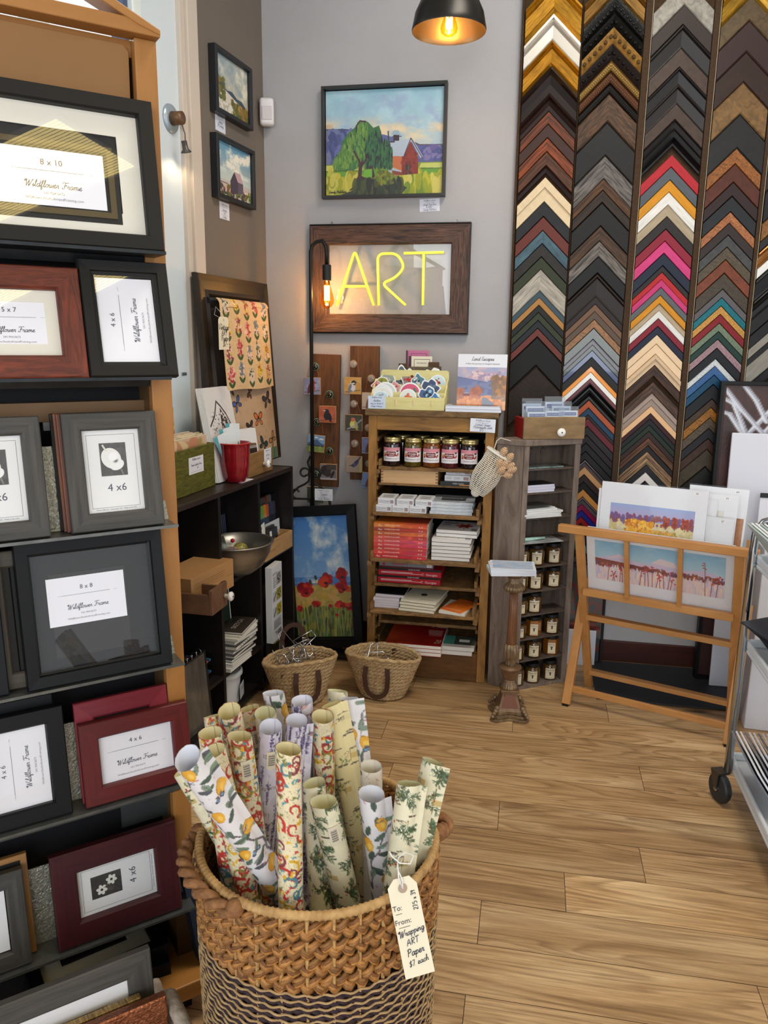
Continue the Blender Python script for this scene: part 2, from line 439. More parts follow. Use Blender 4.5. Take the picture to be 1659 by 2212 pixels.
class Cv:
 """picture of size (w x h) units, y up, n = grid points per unit"""
 def __init__(s, w, h, n, bg=(255, 255, 255)):
  s.w, s.h, s.n = w, h, n; s.W = max(2, int(w * n)); s.H = max(2, int(h * n))
  s.a = np.zeros((s.H, s.W, 3)) + np.array(bg, float)
  s.x = (np.arange(s.W) + .5) / n; s.y = (np.arange(s.H) + .5) / n

 def _bb(s, x0, x1, y0, y1):
  i0,i1=max(0,int(x0*s.n)-1),min(s.W,int(x1*s.n)+2);j0,j1=max(0,int(y0*s.n)-1),min(s.H,int(y1*s.n)+2)
  if i1 <= i0 or j1 <= j0: return None
  X, Y = np.meshgrid(s.x[i0:i1], s.y[j0:j1]); return slice(j0, j1), slice(i0, i1), X, Y

 def _put(s, b, m, c, a=1.0):
  v = s.a[b[0], b[1]]; k = (np.clip(m, 0, 1) * a)[..., None]; v[:] = v * (1 - k) + np.array(c, float) * k

 def rect(s, x0, y0, x1, y1, c, a=1.0):
  b = s._bb(x0, x1, y0, y1)
  if b: s._put(b, ((b[2] >= x0) & (b[2] <= x1) & (b[3] >= y0) & (b[3] <= y1)).astype(float), c, a)
  return s

 def ell(s, x, y, rx, ry, c, rot=0, a=1.0, soft=0.0):
  m = max(rx, ry) * 1.1; b = s._bb(x - m, x + m, y - m, y + m)
  if b is None: return s
  t = R(rot); dx, dy = b[2] - x, b[3] - y
  q = ((dx * math.cos(t) + dy * math.sin(t)) / rx) ** 2 + ((-dx * math.sin(t) + dy * math.cos(t)) / ry) ** 2
  k = np.clip((1 - q) / max(soft, 1.2 / (s.n * min(rx, ry))), 0, 1)
  s._put(b, k, c, a); return s

 def poly(s, pts, c, a=1.0):
  xs = [p[0] for p in pts]; ys = [p[1] for p in pts]; b = s._bb(min(xs), max(xs), min(ys), max(ys))
  if b is None: return s
  ins = np.zeros(b[2].shape, bool); n = len(pts)
  for i in range(n):
   (xa, ya), (xb, yb) = pts[i], pts[(i + 1) % n]
   if ya == yb: continue
   ins ^= ((ya > b[3]) != (yb > b[3])) & (b[2] < (xb - xa) * (b[3] - ya) / (yb - ya) + xa)
  s._put(b, ins.astype(float), c, a); return s

 def line(s, pts, w, c, a=1.0):
  for (xa, ya), (xb, yb) in zip(pts, pts[1:]):
   b = s._bb(min(xa, xb) - w, max(xa, xb) + w, min(ya, yb) - w, max(ya, yb) + w)
   if b is None: continue
   dx, dy = xb - xa, yb - ya; l = dx * dx + dy * dy or 1e-9
   t = np.clip(((b[2] - xa) * dx + (b[3] - ya) * dy) / l, 0, 1)
   d = np.hypot(b[2] - xa - t * dx, b[3] - ya - t * dy)
   s._put(b, np.clip((w / 2 - d) * s.n + .5, 0, 1), c, a)
  return s

 def write(s, t, x, y, size, c, w=0.12, rot=0, slant=.25, align='l', a=1.0):
  st, tot = strokes(t, slant); off = {'c': -tot / 2, 'l': 0}[align]; cc, n = math.cos(R(rot)), math.sin(R(rot))
  for ln in st:
   q = [((px + off) * size, py * size) for px, py in ln]
   s.line([(x + p * cc - q_ * n, y + p * n + q_ * cc) for p, q_ in q], max(w * size, .8 / s.n), c, a)
  return s

 def grad(s, y0, y1, c0, c1):
  j0, j1 = int(max(0, y0) * s.n), int(min(s.h, y1) * s.n)
  for j in range(j0, min(j1, s.H)):
   t = (j / s.n - y0) / (y1 - y0); s.a[j] = np.array(c0) * (1 - t) + np.array(c1) * t
  return s

 def mix(s, c, f, y0=0, y1=9e9):
  """blend colour c by mask array f over the rows y0..y1"""
  j0, j1 = int(max(0, y0) * s.n), int(min(s.h, y1) * s.n); k = np.clip(f, 0, 1)[j0:j1, :, None]
  s.a[j0:j1] = s.a[j0:j1] * (1 - k) + np.array(c, float) * k; return s

 def fb(s, cy, cx, o=4): return fbm(s.H, s.W, cy, cx, o)

 def daub(s, n, box, r, cols, rot=(0, 180), asp=(1, 2.2), a=.9):
  for _ in range(n):
   x = random.uniform(box[0], box[2]); y = random.uniform(box[1], box[3]); q = r * random.uniform(.6, 1.4)
   s.ell(x, y, q * random.uniform(*asp), q, random.choice(cols), random.uniform(*rot), a)
  return s


def sheet_geo(fn, nu, nv, cv_a, name, parent, rough=.5, coat=0.0, bump=0.0, label=None, smooth=True):
 """grid nu x nv; fn(U, V) -> X, Y, Z ; colours from array cv_a (rows = V, y up) sampled to the grid"""
 U, V = np.meshgrid(np.linspace(0, 1, nu), np.linspace(0, 1, nv))
 X,Y,Z=fn(U,V);co=np.stack([np.broadcast_to(X,U.shape),np.broadcast_to(Y,U.shape),np.broadcast_to(Z,U.shape)],-1).reshape(-1,3).astype(np.float32)
 H, W_ = cv_a.shape[:2]
 ju=np.clip((V*(H-1)).round().astype(int),0,H-1);iu=np.clip((U*(W_-1)).round().astype(int),0,W_-1)
 c = lin(cv_a[ju, iu]).reshape(-1, 3)
 me = bpy.data.meshes.new(name); nf = (nu - 1) * (nv - 1)
 me.vertices.add(nu * nv); me.vertices.foreach_set('co', co.ravel())
 i = np.arange(nu - 1)[None] + np.arange(nv - 1)[:, None] * nu
 q = np.stack([i, i + 1, i + 1 + nu, i + nu], -1).reshape(-1)
 me.loops.add(nf * 4); me.loops.foreach_set('vertex_index', q.astype(np.int32))
 me.polygons.add(nf); me.polygons.foreach_set('loop_start', np.arange(0, nf * 4, 4, dtype=np.int32))
 me.polygons.foreach_set('use_smooth', np.full(nf, smooth))
 me.update(calc_edges=True)
 at = me.color_attributes.new('Col', 'FLOAT_COLOR', 'POINT')
 at.data.foreach_set('color', np.concatenate([c, np.ones((len(c), 1))], 1).astype(np.float32).ravel())
 me.materials.append(printmat(rough, coat, bump))
 o = bpy.data.objects.new(name, me); COL.objects.link(o)
 if parent: o.parent = parent
 if label: o['label'] = label
 return o


def picture(cv, name, parent, x0, x1, z0, z1, y, rough=.45, coat=0.0, bump=0.0, label=None):
 return sheet_geo(lambda U,V:(x0+(x1-x0)*U,y+0*U,z0+(z1-z0)*V),cv.W,cv.H,cv.a,name,parent,rough,coat,bump,label,False)
# ================================================================ the room
wallm = mat((174, 173, 176), .85, bump=.45, bs=140, c2=(168, 166, 168), vs=(3, 3, 3))
m=MB();m.box(-.62,3.4,0,.12,0,3.5);o=struct('wall_back',m,wallm);o.location=B.w(0,0);o.rotation_euler.z=R(B.a)
wl = mat((118, 108, 98), .85, bump=.5, bs=160, c2=(113, 103, 94), vs=(3, 3, 3))
trimw = mat((222, 224, 222), .45)
wx = {k: L.px(k, 60)[0] for k in (295, 312, 340, 386, 395, 418)}
m = MB(); m.box(wx[418], .02, 0, .12, 0, 3.5); m.box(-4.6, wx[418] - .55, .0, .12, 0, .35)
o = struct('wall_left', m, wl); o.location = L.w(0, 0); o.rotation_euler.z = R(L.a)


def lobj(o): o.location = L.w(0, 0); o.rotation_euler.z = R(L.a); return o


m = MB(); m.box(wx[395] + .004, wx[418], -.018, .1, 0, 3.5); m.box(wx[386], wx[395] + .004, -.006, .1, 0, 3.5)
lobj(struct('trim_1', m, mat((205, 192, 178), .5), bev=.003))
m = MB(); m.box(wx[340] - .09, wx[386], .012, .1, 0, 3.5)
lobj(struct('wall_window_pier', m, mat((214, 224, 230), .5)))
# tall window beyond the pier
m = MB(); a0, a1 = wx[340] - 1.5, wx[340] - .09
m.box(a1-.05,a1,0,.09,.3,3.5);m.box(a0,a0+.05,0,.09,.3,3.5);m.box(a0,a1,0,.09,.3,.36);m.box(a0,a1,0,.09,3.3,3.5)
m.box(a1 - .5, a1 - .45, .01, .08, .3, 3.4)
fw = struct('window_1', m, mat((225, 232, 228), .4), bev=.004); lobj(fw)
m = MB(); m.box(a1 - .075, a1 - .05, .02, .07, .36, 3.3); g = m.build('window_gasket', mat((70, 84, 110), .5), fw)
m = MB(); m.box(a0, a1, .045, .05, .3, 3.4); m.build('pane', glass(), fw)
# small spot lamp on the pier
x,z=L.px(374,256,0.0);t=thing('wall_lamp','small spot lamp on round plate fixed to the white window pier','lamp',L,x,.0115,z)
m=MB();m.M=Matrix.Rotation(R(90),4,'X');m.lathe([(0,0),(.05,0),(.048,.006),(.02,.009),(0,.009)],28);m.build('wall_plate',mat((170,186,196),.3,.5),t,smooth=True)
m=MB();m.M=Matrix.Rotation(R(90),4,'X');m.lathe([(0,.009),(.024,.009),(.022,.05),(.0,.05)],20);m.build('lamp_socket',mat((110,80,56),.4,.3),t,smooth=True)
m=MB();m.tube([(.004,-.04,-.01),(.012,-.05,-.05),(.012,-.05,-.075)],.0022,6);m.build('cord',mat((80,76,70),.5),t)
m=MB();m.M=Matrix.Translation((.006,-.05,-.085))@Matrix.Rotation(R(160),4,'Y');m.lathe([(0,-.01),(.01,-.01),(.011,.018),(.02,.028),(.018,.03),(0,.026)],20);m.build('spot_head',mat((90,86,82),.4,.6),t,smooth=True)
l=bpy.data.lights.new('bulb_light','SPOT');l.energy=.25;l.color=(1,.78,.5);l.spot_size=2.6;l.shadow_soft_size=.02;o=bpy.data.objects.new('bulb_light',l);COL.objects.link(o);o.parent=t;o.location=(.0,-.055,-.13)
# latch plates on the pier
for (px_, py_) in ((420, 650), (408, 808)):
 x,z=L.px(px_,py_,-.01);t=thing('latch_plate','small steel latch plate on the white window pier, '+('upper, on the trim edge' if py_<700 else 'lower, just above the green card prints'),'latch',L,x,-.019 if py_<700 else .011,z)
 m = MB(); m.box(-.018, .018, -.002, .001, -.006, .006) if py_ > 700 else m.box(-.006, .006, -.002, .001, -.02, .02)
 m.build('plate', mat((190, 200, 205), .3, .9), t, bev=.001)
 m=MB();[m.ball(*((dx,-.003,0)if py_>700 else(0,-.003,dx)),.0035)for dx in(-.009,.01)];m.build('screw',mat((120,120,125),.3,1),t,smooth=True)
m = MB(); m.box(-4.5, 4.5, -4.5, 5, 3.5, 3.6); struct('ceiling', m, mat((150, 146, 138), .95))
# recessed ceiling light panels; the second is unseen, added to brighten the back wall
for k, (x, y, rz) in enumerate(((1.66, -1.26, -5), (.7, 1.9, -10))):
 t=thing('ceiling_light',['square grilled ceiling light panel nearer the shop front','unseen grilled light panel added above the hamper to brighten the wall'][k],'ceiling light',None,x,y,3.498,rot=rz)
 m=MB();[m.box(*q,-.014,.001)for q in((-.33,-.305,-.62,.62),(.305,.33,-.62,.62),(-.305,.305,-.62,-.6),(-.305,.305,.6,.62))];m.build('panel_frame',mat((220,220,214),.5),t)
 m=MB();m.box(-.305,.305,-.6,.6,-.008,-.004);m.build('diffuser',mat((255,228,150)if k==0 else(255,246,232),.6,emit=6.5 if k==0 else 12),t)
 m=MB();[m.box(-.305+.0245*q,-.303+.0245*q,-.6,.6,-.011,-.0085)for q in range(1,25)];m.build('grille',mat((190,186,170),.6),t);o=t.children[-1];o['kind']='stuff'
# baseboard
m=MB();m.box(-.5,3.4,-.016,0,0,.1);o=struct('baseboard_back',m,mat((72,30,22),.45,c2=(45,18,14),vs=(3,40,40),bump=.1),bev=.003)
o.location = B.w(0, 0); o.rotation_euler.z = R(B.a)

# ---- floor: one board per plank, laid along the back wall
fl = MB(); pid = []
gapm = mat((52, 38, 26), .7)
JO={-1:.3,0:1.105,1:.733,2:.252,3:1.178,4:.328,5:.707,6:1.121,7:.9,8:.68,9:1.326,10:.665,11:.2}
for k in range(-4, 26):
 y1 = -.487 - .159 * k; y0 = y1 - .159; j = JO.get(k, random.uniform(0, 1.2)); x = j - 1.285 * 4
 while x < 4.2:
  fl.add([(x+.0008,y0+.0008,0),(x+1.2842,y0+.0008,0),(x+1.2842,y1-.0008,0),(x+.0008,y1-.0008,0)],[(0,1,2,3)],0)
  pid.append(random.random()); x += 1.285
n=len(fl.f);fl.add([(-4.6,-4.6,-.002),(4.6,-4.6,-.002),(4.6,.6,-.002),(-4.6,.6,-.002)],[(0,1,2,3)],1);pid.append(0)
fm = bpy.data.materials.new('floor_planks'); fm.use_nodes = True
N = fm.node_tree.nodes; Lk = fm.node_tree.links; b = N['Principled BSDF']; b.inputs['Roughness'].default_value = .42
tc = N.new('ShaderNodeTexCoord'); at = N.new('ShaderNodeAttribute'); at.attribute_name = 'pid'
cx=N.new('ShaderNodeCombineXYZ');mlt=N.new('ShaderNodeMath');mlt.operation='MULTIPLY';mlt.inputs[1].default_value=37.0
Lk.new(at.outputs['Fac'], mlt.inputs[0]); Lk.new(mlt.outputs[0], cx.inputs[0]); Lk.new(mlt.outputs[0], cx.inputs[2])
va=N.new('ShaderNodeVectorMath');va.operation='ADD';Lk.new(tc.outputs['Object'],va.inputs[0]);Lk.new(cx.outputs[0],va.inputs[1])


def nz(scale, det=5, dist=0.0, rough=.6, kind='ShaderNodeTexNoise'):
 mp = N.new('ShaderNodeMapping'); mp.inputs['Scale'].default_value = scale; Lk.new(va.outputs[0], mp.inputs[0])
 t = N.new(kind); t.inputs['Scale'].default_value = 1
 if kind == 'ShaderNodeTexNoise':
  t.inputs['Detail'].default_value=det;t.inputs['Distortion'].default_value=dist;t.inputs['Roughness'].default_value=rough
 Lk.new(mp.outputs[0], t.inputs['Vector']); return t


def ramp(src, stops):
 r = N.new('ShaderNodeValToRGB'); e = r.color_ramp.elements
 for i, (p, c) in enumerate(stops):
  el = e[i] if i < 2 else e.new(p)
  el.position = p; el.color = (*lin(c), 1) if len(c) == 3 else c
 Lk.new(src, r.inputs[0]); return r


def mixc(a, b_, f, mode='MIX', fac=None):
 x = N.new('ShaderNodeMix'); x.data_type = 'RGBA'; x.blend_type = mode
 if fac is None: Lk.new(f, x.inputs[0])
 else: x.inputs[0].default_value = fac
 Lk.new(a, x.inputs[6]); Lk.new(b_, x.inputs[7]); return x.outputs[2]


big = nz((1.1, 6, 1), 3, 1.2)
base = ramp(big.outputs['Fac'], [(.3, (186, 150, 106)), (.5, (216, 180, 134)), (.72, (238, 208, 164))])
# cathedral rings: distorted field cut into fine lines
rg = nz((.8, 7.5, 1), 2, .6, .45)
mm=N.new('ShaderNodeMath');mm.operation='MULTIPLY';mm.inputs[1].default_value=15.0;Lk.new(rg.outputs['Fac'],mm.inputs[0])
fr_ = N.new('ShaderNodeMath'); fr_.operation = 'FRACT'; Lk.new(mm.outputs[0], fr_.inputs[0])
rr_=ramp(fr_.outputs[0],[(0.0,(150,130,108)),(.4,(232,228,220)),(.85,(255,255,255)),(1.0,(165,145,122))])
c1 = mixc(base.outputs[0], rr_.outputs[0], None, 'MULTIPLY', .5)
fine = nz((6, 170, 1), 4, .3, .7)
r2 = ramp(fine.outputs['Fac'], [(.32, (150, 140, 128)), (.5, (225, 220, 215)), (.66, (255, 255, 255))])
c2_ = mixc(c1, r2.outputs[0], None, 'MULTIPLY', .6)
kn=N.new('ShaderNodeTexVoronoi');mp=N.new('ShaderNodeMapping');mp.inputs['Scale'].default_value=(2.1,4.2,1);nd=nz((9,9,1),2)
vm=N.new('ShaderNodeVectorMath');vm.operation='MULTIPLY_ADD';vm.inputs[1].default_value=(.05,.03,0);Lk.new(nd.outputs['Color'],vm.inputs[0]);Lk.new(va.outputs[0],vm.inputs[2])
Lk.new(vm.outputs[0],mp.inputs[0]);Lk.new(mp.outputs[0],kn.inputs['Vector']);kn.inputs['Scale'].default_value=1;kn.inputs['Randomness'].default_value=1
rk=ramp(kn.outputs['Distance'],[(.018,(70,48,32)),(.05,(128,104,84)),(.085,(190,178,166)),(.16,(255,255,255))])
c3 = mixc(c2_, rk.outputs[0], None, 'MULTIPLY', .9)
pt = ramp(at.outputs['Fac'], [(0, (216, 212, 206)), (1, (255, 252, 246))])
c4 = mixc(c3, pt.outputs[0], None, 'MULTIPLY', 1)
Lk.new(c4, b.inputs['Base Color'])
bp = N.new('ShaderNodeBump'); bp.inputs['Strength'].default_value = .25; bp.inputs['Distance'].default_value = .001
Lk.new(fine.outputs['Fac'], bp.inputs['Height']); Lk.new(bp.outputs[0], b.inputs['Normal'])
o = struct('floor', fl, [fm, gapm]); o.location = B.w(0, 0); o.rotation_euler.z = R(B.a)
at_ = o.data.attributes.new('pid', 'FLOAT', 'FACE'); at_.data.foreach_set('value', pid)

# ================================================================ the wall of moulding corner samples
board = mat((74, 54, 36), .95, c2=(52, 38, 26), vs=(120, 120, 120), bump=.4, bs=400)
cols_px = [(1127, 1249), (1251, 1382), (1398, 1527.5), (1542, 1664), (1674, 1790)]
m = MB(); xs = [B.px(a, 200, -.03)[0] for a, _ in cols_px]; xe = [B.px(b_, 200, -.03)[0] for _, b_ in cols_px]
mb_t=thing('sample_board','tall brown suede panel carrying rows of chevron shaped frame corner samples','display board',B,(xs[0]+xe[-1])/2,-.0003,.55)
X0 = (xs[0] + xe[-1]) / 2
m.box(xs[0] - .008 - X0, xe[-1] + .3 - X0, -.012, 0, 0, 2.6); m.build('backing', board, mb_t)
m = MB(); q = [(xs[0] - .012, xs[0] - .003)] + [(xe[i] + .001, xs[i + 1] - .001) for i in range(4)]
for a, c in q:
 m = MB(); m.box(a - X0, c - X0, -.034, -.012, 0, 2.6); m.build('divider_strip', board, mb_t, bev=.002)
m = MB()
for a, c in q[2:]: m.box(c - X0 - .0005, c - X0 + .001, -.036, -.012, 0, 2.6)
m.build('edge_tape', mat((190, 178, 150), .8), mb_t)

# (peak y of the upper edge in the photo, colour, finish, words)
C1 = [(-52, (196, 146, 40), 'gold', 'shiny gold'), (28, (205, 200, 192), 'silver', 'silver leaf'), (86, (200, 145, 38), 'gold', 'gold leaf stepped'),
 (143,(62,38,30),'scoop','dark walnut scooped'),(206,(72,44,38),'scoop','purple brown'),(241,(135,72,36),'woodg','orange brown wood'),
 (268,(84,50,42),'flat','plum brown'),(298,(158,82,34),'woodg','bright orange brown'),(328,(112,68,36),'woodg','mid brown wood'),(358,(62,34,28),'ridge','deep red brown'),
 (383,(226,208,176),'two','wide cream two step'),(436,(34,36,42),'distress','worn blue black'),(468,(112,54,44),'flat','terracotta red'),(498,(92,124,138),'distress2','slate blue'),
 (526,(46,40,36),'distress','charcoal and brown'),(555,(68,78,46),'flat','olive green'),(582,(200,194,182),'wash','whitewashed wide'),(628,(70,92,104),'flat','thin dusty blue'),
 (643,(178,134,76),'flat','thin ochre'),(659,(38,38,38),'flat','thin black'),(675,(72,82,50),'flat','thin olive'),(692,(38,44,58),'flat','thin navy'),(709,(116,60,48),'flat','thin terracotta'),
 (727, (40, 38, 38), 'text', 'wide black cross-hatched'), (791, (78, 58, 42), 'text', 'wide brown cross-hatched')]
C2 = [(-66, (168, 128, 66), 'gold', 'antique gold'), (-14, (44, 42, 40), 'carved', 'carved black leaf'), (30, (46, 44, 42), 'scallop', 'black scalloped'), (58, (196, 152, 84), 'scallop', 'gold edged scalloped'),
 (93,(70,54,46),'scallop','umber scalloped'),(130,(150,122,72),'bead','antique gold beaded'),(153,(108,74,50),'bead','bronze beaded'),(180,(58,54,50),'bead','pewter beaded'),
 (202,(106,76,48),'burlw','wide brown rustic wood'),(263,(46,43,43),'grain','wide black wood'),(337,(134,128,124),'grain2','wide weathered grey'),(387,(112,76,40),'woodg','honey brown rustic'),(411,(86,62,42),'woodg','brown rustic'),
 (437,(42,40,41),'grain','black wood grain'),(489,(100,70,44),'woodg','brown striped wood'),(521,(142,136,130),'grain2','driftwood grey'),(554,(40,39,41),'grain','narrow black grained'),
 (590,(62,50,44),'ridge','wide umber flat'),(641,(62,48,46),'flat','dusky brown'),(657,(126,98,78),'flat','taupe brown'),(673,(104,88,76),'flat','grey taupe'),(690,(184,136,86),'burl','tan burl'),
 (709,(58,68,58),'pearl','green black pearl shell'),(733,(150,150,158),'flat','thin silver grey'),(745,(34,38,44),'pearl','thin black pearl shell'),(757,(72,84,128),'gloss','thin blue'),(772,(52,54,58),'flat','thin gunmetal'),
 (791,(240,160,12),'gloss','thin glossy yellow'),(804,(235,235,232),'gloss','thin glossy white'),(818,(112,22,32),'gloss','thin glossy crimson'),(828,(52,54,54),'scoop','charcoal'),(844,(46,52,48),'scoop','green charcoal'),
 (865,(178,98,60),'flat','burnt orange'),(881,(36,76,106),'flat','petrol blue'),(896,(64,44,38),'flat','thin dark brown'),(904,(112,40,54),'flat','burgundy'),(921,(56,50,54),'flat','ash black'),(940,(54,38,44),'flat','aubergine'),
 (957,(36,32,36),'flat','black satin'),(975,(34,34,38),'flat','black matt'),(993,(140,132,136),'silver','pewter with red edge'),(1009,(196,154,112),'flat','pale copper'),(1025,(72,50,44),'flat','chestnut'),(1041,(38,38,42),'flat','ink black'),
 (1057,(198,146,82),'flat','golden oak'),(1073,(150,150,158),'silver','silver grey'),(1089,(146,34,86),'gloss','magenta'),(1103,(38,54,150),'gloss','royal blue'),(1117,(160,36,44),'gloss','scarlet'),(1131,(30,60,48),'gloss','bottle green'),
 (1147, (46, 46, 54), 'flat', 'graphite'), (1165, (40, 110, 110), 'gloss', 'teal lacquer'), (1181, (30, 30, 34), 'flat', 'jet black')]
C3 = [(-45, (176, 172, 162), 'marble', 'wide mottled silver'), (10, (72, 56, 52), 'flat', 'cocoa brown'), (54, (56, 52, 50), 'ridge', 'black brown'), (104, (92, 74, 64), 'marble', 'mottled brown'), (146, (58, 54, 54), 'ridge', 'black stepped'),
 (183,(62,52,50),'ridge','espresso stepped'),(224,(92,74,64),'marble','bronze brown mottled'),(259,(60,52,48),'ridge','narrow espresso'),(278,(54,52,52),'ridge','narrow black'),(297,(48,48,50),'scoop','soft black'),
 (334,(192,44,58),'grain3','raspberry red'),(361,(102,108,114),'grain3','slate grey painted'),(389,(222,160,28),'grain3','mustard yellow'),(415,(238,236,232),'grain3','bright white'),(443,(186,172,148),'grain3','beige painted'),
 (468,(60,54,54),'flat','wide charcoal'),(495,(146,38,62),'flat','wine red'),(521,(218,78,142),'grain3','hot pink'),(547,(40,54,80),'flat','navy blue'),(574,(58,54,54),'flat','thin charcoal'),(588,(196,48,52),'grain3','thin bright red'),(604,(210,70,134),'grain3','thin pink'),
 (621,(112,116,120),'grain3','thin grey'),(638,(222,158,30),'grain3','thin mustard'),(656,(196,178,152),'grain3','thin beige'),(671,(236,234,232),'grain3','thin white'),(688,(140,34,56),'flat','thin wine red'),(705,(40,54,84),'flat','thin navy blue'),
 (723,(228,204,174),'flat','natural maple flat'),(743,(232,208,178),'flat','natural maple stepped'),(765,(222,196,164),'two','natural maple two step'),(789,(96,66,52),'woodg','walnut'),(825,(112,84,68),'woodg','pale walnut'),
 (849,(188,168,158),'grain3','pickled pink white'),(863,(176,160,150),'grain3','pickled grey'),(877,(230,192,152),'flat','peach maple'),(893,(88,34,40),'flat','oxblood'),(905,(36,38,44),'flat','blue black'),(918,(44,66,48),'flat','forest green'),
 (932,(72,52,48),'flat','dark cocoa'),(946,(132,88,62),'woodg','cherry'),(962,(50,46,48),'flat','soft charcoal'),(976,(184,150,118),'woodg','light oak'),(990,(190,158,124),'woodg','pale oak'),(1004,(60,60,68),'flat','steel grey'),
 (1020, (232, 230, 230), 'flat', 'matt white'), (1039, (34, 34, 36), 'carved', 'black ornate'), (1062, (30, 30, 32), 'flat', 'plain black')]
C4 = [(-70, (190, 150, 50), 'gold', 'gold foil'), (-8, (116, 98, 70), 'marble', 'wide bronze mottled'), (44, (78, 52, 52), 'flat', 'wide plum'), (112, (82, 54, 46), 'marble', 'reddish mottled'), (178, (146, 114, 74), 'marble', 'wide old gold'),
 (246,(52,54,58),'marble','black marbled'),(321,(176,116,60),'burl','amber burl'),(354,(108,54,36),'marble','mahogany mottled'),(394,(66,44,44),'flat','dark plum'),(424,(48,54,64),'marble','blue black marbled'),
 (458,(196,132,84),'burl','copper burl'),(482,(72,58,56),'flat','wide mocha'),(508,(90,90,92),'marble','slate marbled'),(534,(112,98,76),'burl','olive burl'),(561,(146,78,44),'marble','rust'),(590,(92,78,60),'burl','dark burl'),
 (625,(104,100,104),'flat','pewter grey'),(643,(16,128,140),'metalf','turquoise'),(661,(210,162,84),'metalf','pale gold'),(679,(152,28,40),'metalf','ruby red'),(698,(132,146,122),'metalf','sage green'),(716,(46,88,76),'metalf','deep green'),
 (733,(176,146,150),'metalf','dusty mauve'),(752,(42,42,48),'metalf','metallic black'),(775,(224,226,226),'metalf','pearl white'),(791,(74,118,168),'metalf','sky blue'),(810,(30,92,126),'metalf','peacock blue'),
 (830,(40,44,52),'flat','wide slate black'),(862,(92,70,50),'marble','brown burl'),(880,(190,132,40),'burl','golden burl'),(902,(120,104,82),'burl','grey brown burl'),(925,(52,54,60),'flat','dark slate'),(947,(90,62,48),'marble','chocolate'),
 (970, (96, 84, 66), 'marble', 'wide olive brown'), (1008, (62, 60, 58), 'marble', 'wide black stone'), (1045, (78, 64, 50), 'marble', 'umber stone')]
C5 = [(300, (60, 46, 38), 'flat', 'umber'), (360, (40, 40, 44), 'flat', 'charcoal'), (430, (170, 120, 60), 'burl', 'amber'), (470, (60, 58, 60), 'flat', 'dark grey'), (492, (196, 140, 80), 'gold', 'golden tan'), (530, (232, 232, 230), 'flat', 'white'),
 (552, (34, 34, 38), 'ridge', 'wide black'), (600, (30, 30, 34), 'scoop', 'black scooped'), (640, (36, 36, 40), 'flat', 'black flat'), (676, (34, 34, 38), 'flat', 'deep black'), (706, (160, 156, 148), 'wash', 'silver striped'), (728, (40, 40, 44), 'flat', 'thin ebony'), (744, (158, 154, 146), 'wash', 'pewter striped'), (790, (36, 36, 40), 'grain', 'ebony')]

PROF = {'flat': [(0, .018), (.06, .024), (.94, .024), (1, .02)], 'gold': [(0, .012), (.06, .034), (.14, .036), (.2, .026), (.27, .03), (.34, .02), (.8, .012), (.86, .02), (1, .012)],
 'silver':[(0,.012),(.08,.032),(.2,.032),(.26,.022),(.34,.026),(.45,.016),(.92,.014),(1,.018)],'scoop':[(0,.018),(.05,.036),(.12,.038),(.3,.022),(.6,.012),(.9,.012),(1,.016)],
 'ridge':[(0,.014),(.07,.034),(.16,.036),(.24,.024),(.9,.018),(1,.02)],'two':[(0,.02),(.03,.034),(.42,.034),(.44,.026),(.97,.026),(1,.018)],
 'carved':[(0,.014),(.1,.034),(.3,.036),(.7,.026),(.8,.03),(.88,.02),(1,.014)],'scallop':[(0,.012),(.08,.034),(.16,.032),(.8,.012),(.88,.018),(1,.014)],
 'bead': [(0, .014), (.1, .032), (.2, .026), (.8, .018), (.9, .022), (1, .012)]}


def mould_mat(c, k, ry=0):
 c = tuple(int(255 * (v / 255) ** 1.2 * (.78 if max(c) < 90 else 1)) for v in c)
 def mat(*a, **q): return globals()['mat'](*a, **dict(q, ry=ry, spec=.3) if q.get('c2') else dict(q, spec=.3))
 dk=tuple(int(v*.62)for v in c);vd=tuple(int(v*.45)for v in c);lt=tuple(min(255,int(v*1.25)+10)for v in c)
 return {'flat': lambda: mat(c, .5), 'gold': lambda: mat(c, .32, .55, c2=dk, vs=(20, 20, 160)), 'silver': lambda: mat(c, .3, .6), 'scoop': lambda: mat(c, .28, c2=dk, vs=(6, 6, 60)),
     'ridge':lambda:mat(c,.4),'two':lambda:mat(c,.45,c2=tuple(int(v*.93)for v in c),vs=(60,60,10)),'woodg':lambda:mat(c,.5,c2=vd,var=.8,vs=(9,9,170),dist=.8,bump=.2),
     'distress':lambda:mat(c,.5,c2=lt,vs=(25,25,25)),'distress2':lambda:mat(c,.5,c2=dk,vs=(15,15,45),var=.3),'wash':lambda:mat(c,.55,c2=(122,116,108),vs=(10,10,130),var=.2),
     'text':lambda:mat(c,.55,c2=vd,vs=(300,300,25),bump=.5),'carved':lambda:mat(c,.4,.2,bump=1,bs=130),'scallop':lambda:mat(c,.4,.25,c2=dk,vs=(40,40,40)),
     'bead':lambda:mat(c,.4,.4),'burlw':lambda:mat(c,.5,c2=vd,vs=(8,8,60),dist=2.5,var=.9),'grain':lambda:mat(c,.5,c2=vd,vs=(25,25,160),bump=.5),'grain2':lambda:mat(c,.6,c2=vd,vs=(12,12,130),dist=.8,var=.5),
     'grain3':lambda:mat(c,.5,c2=tuple(int(v*.84)for v in c),vs=(16,16,260)),'burl':lambda:mat(c,.35,c2=vd,vs=(45,45,45),dist=3,var=.1),'pearl':lambda:mat(c,.2,c2=(84,92,78),vs=(300,300,300),coat=.5),
     'gloss': lambda: mat(c, .12, coat=.6), 'marble': lambda: mat(c, .4, c2=dk, vs=(28, 28, 28), dist=1.2), 'metalf': lambda: mat(c, .35, .25, c2=dk, vs=(220, 220, 220), var=.1)}[k]()


